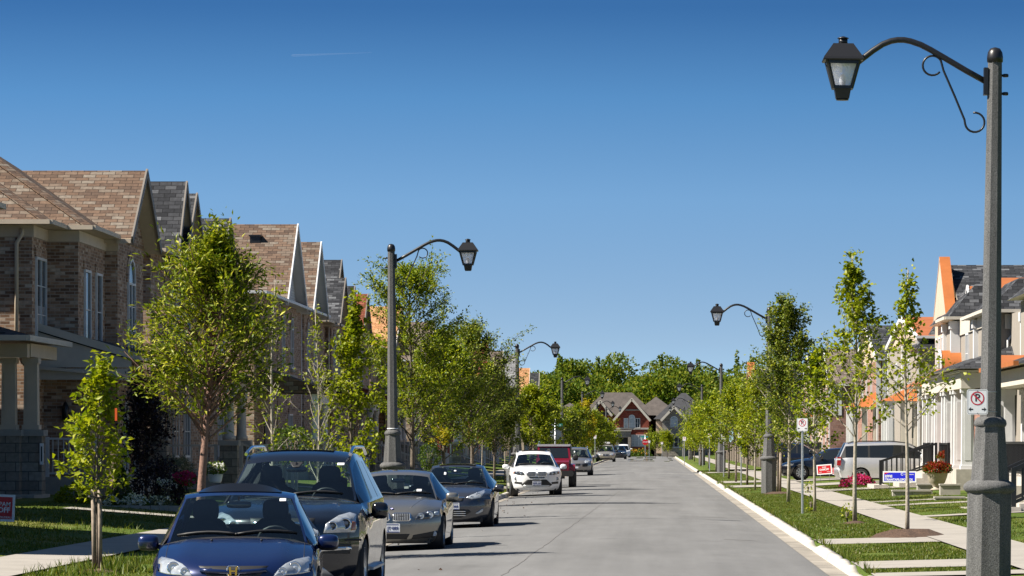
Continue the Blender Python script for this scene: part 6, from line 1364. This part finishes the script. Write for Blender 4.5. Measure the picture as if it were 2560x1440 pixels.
far_l = [(1372, 262, 4.6, 1.5, 'lf_mid', 'mid green tree behind the stop sign back'), (1415, 300, 4.4, 1.5, 'lf_dark', 'dark green tree right of the stop sign back'), (1440, 335, 5.0, 1.5, 'lf_mid', 'green tree between third and fourth left lamp poles'),
         (1462, 355, 5.6, 1.2, 'lf_yellow', 'yellowing tree left of the red brick house'), (1484, 380, 5.0, 1.4, 'lf_mid', 'green tree right of the yellowing one'), (1500, 405, 4.6, 1.6, 'lf_bright', 'bright green tree over the champagne minivan'), (1518, 440, 4.0, 1.6, 'lf_bright', 'bright yellow green tree against the red brick wall')]
for i, (px, D, H, r, lm, lb) in enumerate(far_l):
    tree('street_tree', lb, PX(px, D), D, H, sc(EGG, r), 50, (.17, .12), 5200, lm, 'bark', .07, 45, .18, 100+i, .2, twigs=6, spread=.25, group=GT)
# right kerb
D = 73.2; tree('street_tree', 'sparse slender tree in a mulch bed in front of the blue lawn sign', PX(2268, D), D, 5.15, [(0, .2), (.3, .6), (.4, 1.2), (.6, 1.15), (.72, .6), (.85, .28), (1, .1)], 46, (.085, .068), 1500, 'lf_bright', 'barkpale', .042, 40, .38, 121, .3, twigs=5, spread=.08)
D = 85.9; tree('street_tree', 'tall yellow green columnar tree nearest the stepped kerb on the right', PX(2137, D), D, 6.1, [(0, .3), (.25, .6), (.33, 1.15), (.55, 1.05), (.68, .62), (.85, .35), (1, .1)], 50, (.095, .08), 3000, 'lf_bright', 'barkpale', .05, 58, .28, 131, .3, twigs=5, spread=.09)
D = 100.8; tree('street_tree', 'thin green tree right of the no parking post with a weed at its foot', PX(2037, D), D, 4.3, [(0, .2), (.38, .7), (.6, .62), (.85, .36), (1, .08)], 46, (.09, .075), 2600, 'lf_mid', 'barkpale', .04, 55, .33, 141, .3, twigs=5, spread=.10)
D = 117; tree('street_tree', 'tall dark tree hiding the second right lamp pole', PX(1971, D), D, 6.2, [(0, .3), (.25, 1.3), (.45, 1.4), (.62, .95), (.8, .66), (.93, .55), (1, .2)], 76, (.085, .06), 16000, 'lf_dark', 'barkpale', .055, 50, .24, 151, .2, twigs=7, spread=.13, lean=(.004, 0))
D = 139; tree('street_tree', 'short leafy tree on a stake beside the second right lamp base', PX(1945, D), D, 3.9, sc(EGG, .9), 44, (.085, .065), 5000, 'lf_mid', 'bark', .05, 50, .26, 155, .2, twigs=6, spread=.14)
D = 148; tree('street_tree', 'bright leafy tree on a crooked pale trunk left of the second right lamp base', PX(1888, D), D, 4.5, sc(EGG, .95), 50, (.09, .07), 6500, 'lf_bright', 'barkpale', .04, 52, .3, 161, .2, twigs=6, spread=.14)
far_r = [(1868, 165, 3.6, .6, 'lf_mid', 'small young tree by the right pavement between two larger ones'), (1840, 178, 4.6, 1.05, 'lf_mid', 'dark trunked green tree beside the half covered no parking sign'), (1822, 195, 4.8, 1.1, 'lf_mid', 'green tree before the board fence, left of the dark trunked one'),
         (1790, 240, 4.9, 1.3, 'lf_mid', 'bushy green tree by the third right lamp pole'), (1772, 275, 4.6, 1.3, 'lf_bright', 'bright green tree just beyond the side street on the right'), (1752, 305, 5.0, 1.5, 'lf_mid', 'round green tree by the fourth right lamp pole'), (1748, 340, 4.5, 1.3, 'lf_bright', 'yellow green tree right of the grey house'),
         (1736, 380, 4.2, 1.2, 'lf_bright', 'light green tree overlapping the grey house porch'), (1724, 420, 4.0, 1.2, 'lf_mid', 'far green tree at the foot of the grey house'), (1668, 515, 3.4, 1.0, 'lf_bright', 'pale young tree in front of the grey house porch'), (1638, 528, 3.0, 1.5, 'lf_mid', 'low dark tree between the red brick and grey houses')]
for i, (px, D, H, r, lm, lb) in enumerate(far_r):
    big = D > 230
    tree('street_tree', lb, PX(px, D), D, H, sc(EGG, r), 44, (.16, .11) if big else (.095, .07), 4200 if big else 5200, lm, 'bark', .05, 48, .28 if not big else .2, 200+i, .2, twigs=6, spread=.25 if big else .14, group='street trees far along the right kerb')
# mulch rings, stakes and weeds
def mound(label, px, D, r, m='soil', h=.09, name='mulch_bed'):
    x = PX(px, D); t = MB(); rr = random.Random(int(px)); V = [(0, 0, h)]; n = 22
    for k, f in enumerate((.45, .8, 1.05)):
        for i in range(n): a = 2*math.pi*i/n; q_ = r*f*rr.uniform(.9, 1.1); V.append((q_*math.cos(a), q_*math.sin(a)*1.6, h*(1-f*f)*rr.uniform(.5, 1.3)-.01))
    F = [(0, 1+i, 1+(i+1) % n) for i in range(n)]
    for k in range(2): F += [(1+k*n+i, 1+(k+1)*n+i, 1+(k+1)*n+(i+1) % n, 1+k*n+(i+1) % n) for i in range(n)]
    t.add(V, F, 0, True); o = t.build(name, m); o.location = (x, D, gz(x)+.01); o['kind'] = 'structure'; return o
mound('', 2275, 73.2, .72, h=.15); mound('', 2137, 85.9, .30, h=.06); mound('', 1950, 136, .6, h=.08); mound('', 245, 53.3, .3, h=.04); mound('', 1855, 240, .5)
D = 136.5; t = thing('tree_stake', 'pale wooden stake beside the second right lamp base', 'stake', (PX(1950, D), D, .15)); b = MB(); b.tube([(0, 0, 0), (.02, 0, 1.42)], .045, 8); b.build('post', 'wood', t); b = MB(); b.tube([(.02, 0, 1.42), (.021, 0, 1.46)], .03, 8); b.build('rounded_top', 'wood', t)
def shrub(name, label, x, D, z, rx, rz_, leaf, n, lm, seed, cat='shrub', flowers=None, shape='ball', group=None, fsize=.06):
    rng = np.random.default_rng(seed); t = thing(name, label, cat, (x, D, z), 0, group)
    d = rng.normal(size=(n, 3)); d /= np.linalg.norm(d, axis=1, keepdims=True); r = rng.uniform(.45, 1, (n, 1))**.4
    lump = 1+.16*np.sin(d[:, :1]*7+seed)*np.sin(d[:, 2:]*6+seed*2)+rng.normal(size=(n, 1))*.05
    p = d*r*lump; p[:, 2] = p[:, 2]*.5+.5
    if shape == 'cone': f = (1-p[:, 2:]*.85); p[:, :2] *= f
    if shape == 'mound': p[:, 2] = np.abs(d[:, 2]*r[:, 0]*lump[:, 0])
    p *= np.array([rx, rx, rz_]); st = MB()
    for k in range(7): a = 2*math.pi*k/7; st.tube([(0, 0, 0), (math.cos(a)*rx*.3, math.sin(a)*rx*.3, rz_*.6)], .012, 5)
    st.build('stems', 'bark', t)
    V, F = leafcloud(p, d+rng.normal(size=(n, 3))*.6, leaf[0], leaf[1], rng); fast('foliage', V, F, lm, t)
    if flowers:
        fm, k = flowers; s = np.argsort(-(p[:, 2]/rz_+rng.uniform(0, .9, n)-d[:, 1]*.5))[:k]; q_ = p[s]*1.04
        V, F = leafcloud(np.repeat(q_, 3, 0)+rng.normal(size=(k*3, 3))*fsize*.25, rng.normal(size=(k*3, 3)), fsize, fsize*.9, rng); fast('blossoms', V, F, fm, t)
    return t
def gp(px, D, py):                                  # ground point seen at this pixel and depth
    return PX(px, D), D, CAMZ-(py-1108)*D/FPX
x, D, z = gp(185, 93, 1270); shrub('shrub', 'low yellow green shrub below the white porch railing', x, D, z, .42, .55, (.07, .045), 1500, 'lf_bright', 1)
x, D, z = gp(302, 94, 1270); shrub('shrub', 'small conical evergreen behind the staked sapling', x, D, z, .34, 1.08, (.05, .03), 2400, 'lf_shrub', 2, shape='cone')
x, D, z = gp(365, 99, 1238); tree('shrub', 'tall dark purple leaved shrub before the brick house', x, D, 2.9, [(0, .5), (.3, .7), (.55, .62), (.8, .4), (1, .15)], 60, (.085, .06), 6000, 'lf_purple', 'bark', .04, 60, .08, 333, .15, twigs=6, spread=.14, cat='shrub', base=z)
x, D, z = gp(390, 97, 1262); shrub('shrub', 'broad dark shrub under the purple one', x, D, z, .75, 1.15, (.07, .045), 3000, 'lf_purple', 33, shape='mound')
x, D, z = gp(438, 101, 1190); shrub('shrub', 'feathery silver green bush left of the reddish trunk', x, D, z, .5, .55, (.10, .015), 1500, 'lf_silver', 4, shape='mound')
x, D, z = gp(270, 91.5, 1272); shrub('flower_clump', 'small white flower clump right of the stakes', x, D, z, .25, .28, (.06, .04), 420, 'lf_shrub', 5, 'flowers', ('fl_white', 90))
x, D, z = gp(338, 91.5, 1276); shrub('flower_clump', 'white flower clump on the brick edging', x, D, z, .3, .34, (.06, .04), 600, 'lf_shrub', 6, 'flowers', ('fl_white', 150))
x, D, z = gp(398, 92, 1272); shrub('flower_clump', 'pale variegated clump near the blue sedan', x, D, z, .3, .28, (.06, .04), 600, 'lf_silver', 7, 'flowers', ('fl_white', 30))
x, D, z = gp(462, 95, 1215); shrub('flower_clump', 'magenta flowers above the blue sedan roof', x, D, z, .3, .33, (.06, .04), 500, 'lf_shrub', 8, 'flowers', ('fl_mag', 140))
x, D, z = gp(418, 95, 1250); shrub('flower_clump', 'dark clump with a few white flowers behind the blue sedan', x, D, z, .34, .5, (.06, .04), 700, 'lf_purple', 9, 'flowers', ('fl_white', 40))
x, D, z = gp(730, 100, 1125); shrub('shrub', 'dark bush behind the navy SUV roof', x, D, z-.3, .55, .9, (.08, .05), 1400, 'lf_shrub', 10)
x, D, z = gp(1075, 150, 1175); shrub('shrub', 'clipped dark bush between white stair railings', x, D, z, .4, 1.1, (.07, .05), 1400, 'lf_shrub', 12)
t = thing('flower_bed', 'low brick bed edging in the left lawn under the flowers', 'edging', (-12.6, 90, .35)); b = MB(); rr = random.Random(2)
xx = -13.6
while xx < -11.2:
    w_ = rr.uniform(.2, .26); b.box(xx+13.0-.4, xx+13.0-.4+w_-.012, -.15+rr.uniform(-.01, .01), 0, -.1, .16+rr.uniform(-.01, .01)); xx += w_
b.build('edging_blocks', 'stonecap', t); t.location = (PX(290, 91)+.2, 90.8, CAMZ-(1284-1108)*90.8/FPX+.03)
t = thing('flower_pot', 'white pot of white geraniums behind the blue sedan roof', 'flower pot', (PX(538, 84), 84, CAMZ-(1207-1108)*84/FPX)); b = MB(); b.lathe([(.12, 0), (.14, .05), (.165, .18), (.175, .19)], 18); b.build('pot', 'white', t)
sx = shrub('potted_plant', 'x', t.location.x, 84, t.location.z+.17, .22, .26, (.06, .045), 420, 'lf_shrub', 13, flowers=('fl_white', 34))
for c_ in kids(sx): c_.parent = t; c_.location = (0, 0, .17)
bpy.data.objects.remove(sx)
def urn(label, x, D, z, s, seed):
    t = thing('flower_urn', label, 'flower urn', (x, D, z)); b = MB(); b.lathe([(.20, 0), (.21, .04), (.12, .08), (.13, .14), (.24, .24), (.31, .42), (.34, .55), (.37, .58), (.36, .61), (.31, .60)], 24); b.build('urn', 'terracotta', t)
    sx = shrub('p', 'x', 0, 0, 0, .45, .33, (.06, .04), 1300, 'lf_shrub', seed, flowers=('fl_red', 520), shape='mound', fsize=.05)
    for c_ in kids(sx): c_.parent = t; c_.location = (0, 0, .56)
    bpy.data.objects.remove(sx); t.scale = (s, s, s); return t
x, D, z = gp(2343, 123, 1226); urn('large stone urn of red mums before the colonnaded porch', x, D, z, 1.0, 21)
x, D, z = gp(2366, 139, 1178); urn('smaller stone urn of red mums up on the porch', x, D, z, .8, 22)
x, D, z = gp(2553, 103, 1185); urn('urn of red flowers behind the right hand stair railing', x, D, z, .7, 23)
GB = 'stone blocks edging the right lawn'
wall_lb = ['long grey stone block under the red mum urn', 'pale stone block beneath the porch steps', 'low stone block right of the urn', 'stone block in the lawn nearest the lamp base']
for i, (px0, px1, py0, py1, D) in enumerate(((2294, 2332, 1213, 1229, 124), (2232, 2330, 1229, 1240, 123), (2351, 2402, 1214, 1241, 121), (2338, 2412, 1246, 1262, 112))):
    x0, x1 = PX(px0, D), PX(px1, D); zt = CAMZ-(py0-1108)*D/FPX; zb = CAMZ-(py1-1108)*D/FPX
    b = MB(); n = 2 if x1-x0 > .7 else 1
    for k in range(n): b.box(x0+(x1-x0)*k/n, x0+(x1-x0)*(k+1)/n-.012, D, D+.5, zb-.15, zt); 
    b.box(x0-.02, x1+.02, D-.03, D+.52, zt+.002, zt+.05); o = b.build('stone_block', 'stonecap'); tag(o, wall_lb[i], 'stone block', GB)
x, D, z = gp(2150, 151, 1216)
t = shrub('flower_bed', 'bed of magenta and red petunias beside the black stair railing', x, D, z, .62, .42, (.06, .04), 1600, 'lf_shrub', 31, 'flowers', ('fl_mag', 300), 'mound', fsize=.075)
x, D, z = gp(2112, 148, 1220); shrub('flower_clump', 'small pink flower clump at the left end of the petunia bed', x, D, z, .22, .3, (.06, .04), 400, 'lf_shrub', 32, 'flowers', ('fl_mag', 90), 'mound')
for (px, D, py, lb, lm) in ((2118, 87, 1292, 'yellow green weed at the foot of the tall columnar tree', 'lf_bright'), (2028, 101.5, 1275, 'green weed at the foot of the thin tree by the signpost', 'lf_mid'), (2020, 135, 1165, 'leafy weed behind the no parking post', 'lf_bright')):
    x, D, z = gp(px, D, py); shrub('weed', lb, x, D, gz(x), .12, .42, (.075, .055), 60, lm, int(px), 'weed')
x, D, z = gp(2178, 172, 1130); shrub('shrub', 'upright green shrub behind the silver minivan roof', x, D, z-.9, .28, 1.3, (.09, .05), 900, 'lf_bright', 44, shape='cone')
for c_, (px, D) in enumerate(((1540, 530), (1590, 532), (1612, 531))): x = PX(px, D); shrub('shrub', ['low hedge left of the stone porch', 'flower bed hedge under the front window of the red brick house', 'hedge at the right corner of the red brick house'][c_], x, D, 0, 1.1, 1.1, (.2, .14), 700, 'lf_shrub', 60+c_, flowers=('fl_or', 20), shape='mound', fsize=.14)

# ------------------------------------------------------------------ the wood behind the houses
rng = np.random.default_rng(77); VV = []; FF = []; off = 0; TV = MB()
rw = random.Random(9)
def crown_pts(cx, cy, top, rad, conifer, n):
    global off
    if conifer:
        h = rng.random((n, 1))**.8; a = rng.uniform(0, 2*math.pi, (n, 1)); layer = .55+.45*np.abs(np.sin(h*22)); r = rad*(1-h)*layer*rng.uniform(.6, 1, (n, 1))
        p = np.concatenate([cx+r*np.cos(a), cy+r*np.sin(a), top*(.15+.85*h)], 1); d = np.concatenate([np.cos(a), np.sin(a), 0*a-.2], 1)
    else:
        k = 16; u = rng.normal(size=(k, 3)); u /= np.linalg.norm(u, axis=1, keepdims=True); cen = u*np.array([rad*.62, rad*.62, top*.27])*rng.uniform(.5, 1, (k, 1))+np.array([cx, cy, top*.68]); cr = rad*rng.uniform(.32, .55, k)
        cen[:, 2] = np.minimum(cen[:, 2], top-cr*.8); s = rng.integers(0, k, n); d = rng.normal(size=(n, 3)); d /= np.linalg.norm(d, axis=1, keepdims=True); d[:, 2] = np.where(d[:, 2] < -.3, -d[:, 2], d[:, 2])
        p = cen[s]+d*cr[s][:, None]*rng.uniform(.7, 1.06, (n, 1))
    V, F = leafcloud(p, d*.7+rng.normal(size=(n, 3))*.5, .50, .36, rng, .3); VV.append(V); FF.append(F+off); off += len(V)
    TV.tube([(cx, cy, 0), (cx, cy, top*.7)], [.28, .12], 6)
for row, (D0, h0, nn, ck) in enumerate(((612, 11.5, 16, 4600), (640, 13.2, 15, 4200), (672, 15.2, 15, 3800), (705, 16.4, 14, 3000))):
    for i in range(nn):
        x = -52+100*(i+rw.uniform(.15, .85))/nn
        f = -22 < x < 24
        tp_ = h0*rw.uniform(.86, 1.10)*(1.0 if x > -16 else .97); crown_pts(x, D0+rw.uniform(-9, 9), tp_, rw.uniform(4.0, 6.2), False, ck if f else ck//3)
for (px, py, D) in ((1398, 886, 690), (1402, 890, 660), (1843, 878, 700), (1880, 895, 690), (1495, 893, 690), (1652, 890, 690), (1745, 900, 690)):
    crown_pts(PX(px, D), D, CAMZ-(py-1108)*D/FPX, 1.7, True, 420)
woodo = fast('wood', np.concatenate(VV), np.concatenate(FF), 'wood_far'); woodo['kind'] = 'stuff'; tag(woodo, 'dense mixed green wood rising behind the houses at the end of the road', 'wood')
wt = TV.build('wood_trunks', 'bark', woodo)
# ------------------------------------------------------------------ grass blades on the lawns
def blades(name, rects, seed, h=(.025, .06), label='short green grass on the verges and lawns'):
    rng = np.random.default_rng(seed); P_ = []
    for (x0, x1, y0, y1, n) in rects:
        p = np.stack([rng.uniform(x0, x1, n), rng.uniform(y0, y1, n)], 1)
        cl = (np.sin(p[:, 0]*3.1+p[:, 1]*.7)+np.sin(p[:, 0]*1.3-p[:, 1]*1.1)) > -1.5; P_.append(p[cl])
    p = np.concatenate(P_); n = len(p); z = np.array([gz(a) for a in p[:, 0]])-.012
    b = np.concatenate([p, z[:, None]], 1); a = rng.uniform(0, 2*math.pi, n); hh = rng.uniform(*h, n)[:, None]; s = np.stack([np.cos(a), np.sin(a), 0*a], 1)*.012
    lean_ = np.concatenate([rng.normal(size=(n, 2))*.35, np.ones((n, 1))], 1)*hh
    V = np.stack([b-s, b+s, b+lean_], 1).reshape(-1, 3); i = np.arange(n)*3; o = fast(name, V, np.stack([i, i+1, i+2], 1), 'blade'); o['kind'] = 'stuff'; tag(o, label, 'grass'); return o
blades('grass', [(2.96, 5.0, 53.8, 55.4, 3500), (2.96, 5.0, 59.1, 68.8, 12000), (2.96, 5.0, 72.8, 140, 52000), (2.96, 5.0, 140, 240, 20000), (6.32, 8.0, 57, 90, 9000), (6.32, 9, 92.8, 156, 34000), (-8.2, -5.42, 48, 66, 16000), (-8.2, -5.42, 66, 244, 30000), (-14.5, -9.65, 60, 100, 32000)], 4)
blades('tall_grass', [(2.96, 3.02, 53, 240, 1500), (-8.15, -7.0, 50, 58, 700), (-14, -10, 66, 86, 600), (-5.6, -5.4, 50, 200, 500)], 6, (.10, .2), 'taller grass blades along the kerb and around the sapling')
# fallen leaves on the road by the left kerb
rng = np.random.default_rng(8); n = 70; p = np.stack([-5.1+np.abs(rng.normal(size=n))*.8, rng.uniform(55, 150, n), np.zeros(n)], 1); p[:, 2] = np.array([gz(min(2.4, max(-5, a))) for a in p[:, 0]])+.012
V, F = leafcloud(p, rng.normal(size=(n, 3))*np.array([1, 1, .1]), .05, .04, rng); o = fast('fallen_leaves', V, F, K['soil']); o['kind'] = 'stuff'; tag(o, 'scattered dry fallen leaves on the asphalt by the left kerb', 'leaves')
# a faint vapour trail high up
D = 5200; b = MB(); a = P(728, 139, D); e = P(930, 131, D); b.tube([a+(e-a)*t_ for t_ in (0, .02, .3, .6, 1)], [.3, 1.5, 1.1, .7, .2], 8)
m, tt, bs = nodes('vapour'); tr = tt.nodes.new('ShaderNodeBsdfTransparent'); df = tt.nodes.new('ShaderNodeBsdfDiffuse'); df.inputs[0].default_value = (.9, .9, .9, 1); mx = tt.nodes.new('ShaderNodeMixShader'); mx.inputs[0].default_value = .03
tt.links.new(tr.outputs[0], mx.inputs[1]); tt.links.new(df.outputs[0], mx.inputs[2]); tt.links.new(mx.outputs[0], tt.nodes['Material Output'].inputs[0])
struct(b.build('vapour_trail', m))

# ------------------------------------------------------------------ pieces that merely share a mesh become parts of their own
def split_islands(o):
    bm = bmesh.new(); bm.from_mesh(o.data); bm.verts.ensure_lookup_table(); seen = set(); isl = []
    for v in bm.verts:
        if v.index in seen: continue
        st_ = [v]; seen.add(v.index); g = []
        while st_:
            a = st_.pop(); g.append(a.index)
            for e in a.link_edges:
                b_ = e.other_vert(a)
                if b_.index not in seen: seen.add(b_.index); st_.append(b_)
        isl.append(set(g))
    bm.free(); src = o.data
    if len(isl) < 2: return
    # join islands whose boxes touch
    bb = []
    for g in isl:
        c = np.array([src.vertices[i].co for i in g]); bb.append((c.min(0)-.03, c.max(0)+.03))
    par = list(range(len(isl)))
    def find(i):
        while par[i] != i: i = par[i]
        return i
    for i in range(len(isl)):
        for j in range(i):
            if np.all(bb[i][0] <= bb[j][1]) and np.all(bb[j][0] <= bb[i][1]): par[find(i)] = find(j)
    gr_ = {}
    for i in range(len(isl)): gr_.setdefault(find(i), set()).update(isl[i])
    gs = list(gr_.values())
    if len(gs) < 2: return
    for k, g in enumerate(gs):
        me = src.copy(); bm = bmesh.new(); bm.from_mesh(me); bm.verts.ensure_lookup_table(); bmesh.ops.delete(bm, geom=[v for v in bm.verts if v.index not in g], context='VERTS'); bm.to_mesh(me); bm.free()
        if k == 0: o.data = me
        else:
            n = o.copy(); n.data = me; C.objects.link(n)
for o in list(bpy.data.objects):
    if o.type == 'MESH' and o.name.split('.')[0] in ('pilaster', 'copper_roof', 'gutter', 'barrel_dormer', 'stone_band', 'frieze_board', 'stone_porch', 'gable_wall', 'front_steps', 'porch_copper_roof', 'porch_gutter', 'porch_fascia', 'porch_entablature', 'porch_beam', 'door_handle', 'door_seam', 'running_board', 'grille_slots', 'wire_leg', 'stone_steps', 'name_blade', 'hip_cap', 'porch_roof', 'washer_nozzle', 'bonnet_seam', 'bonnet_crease'): split_islands(o)
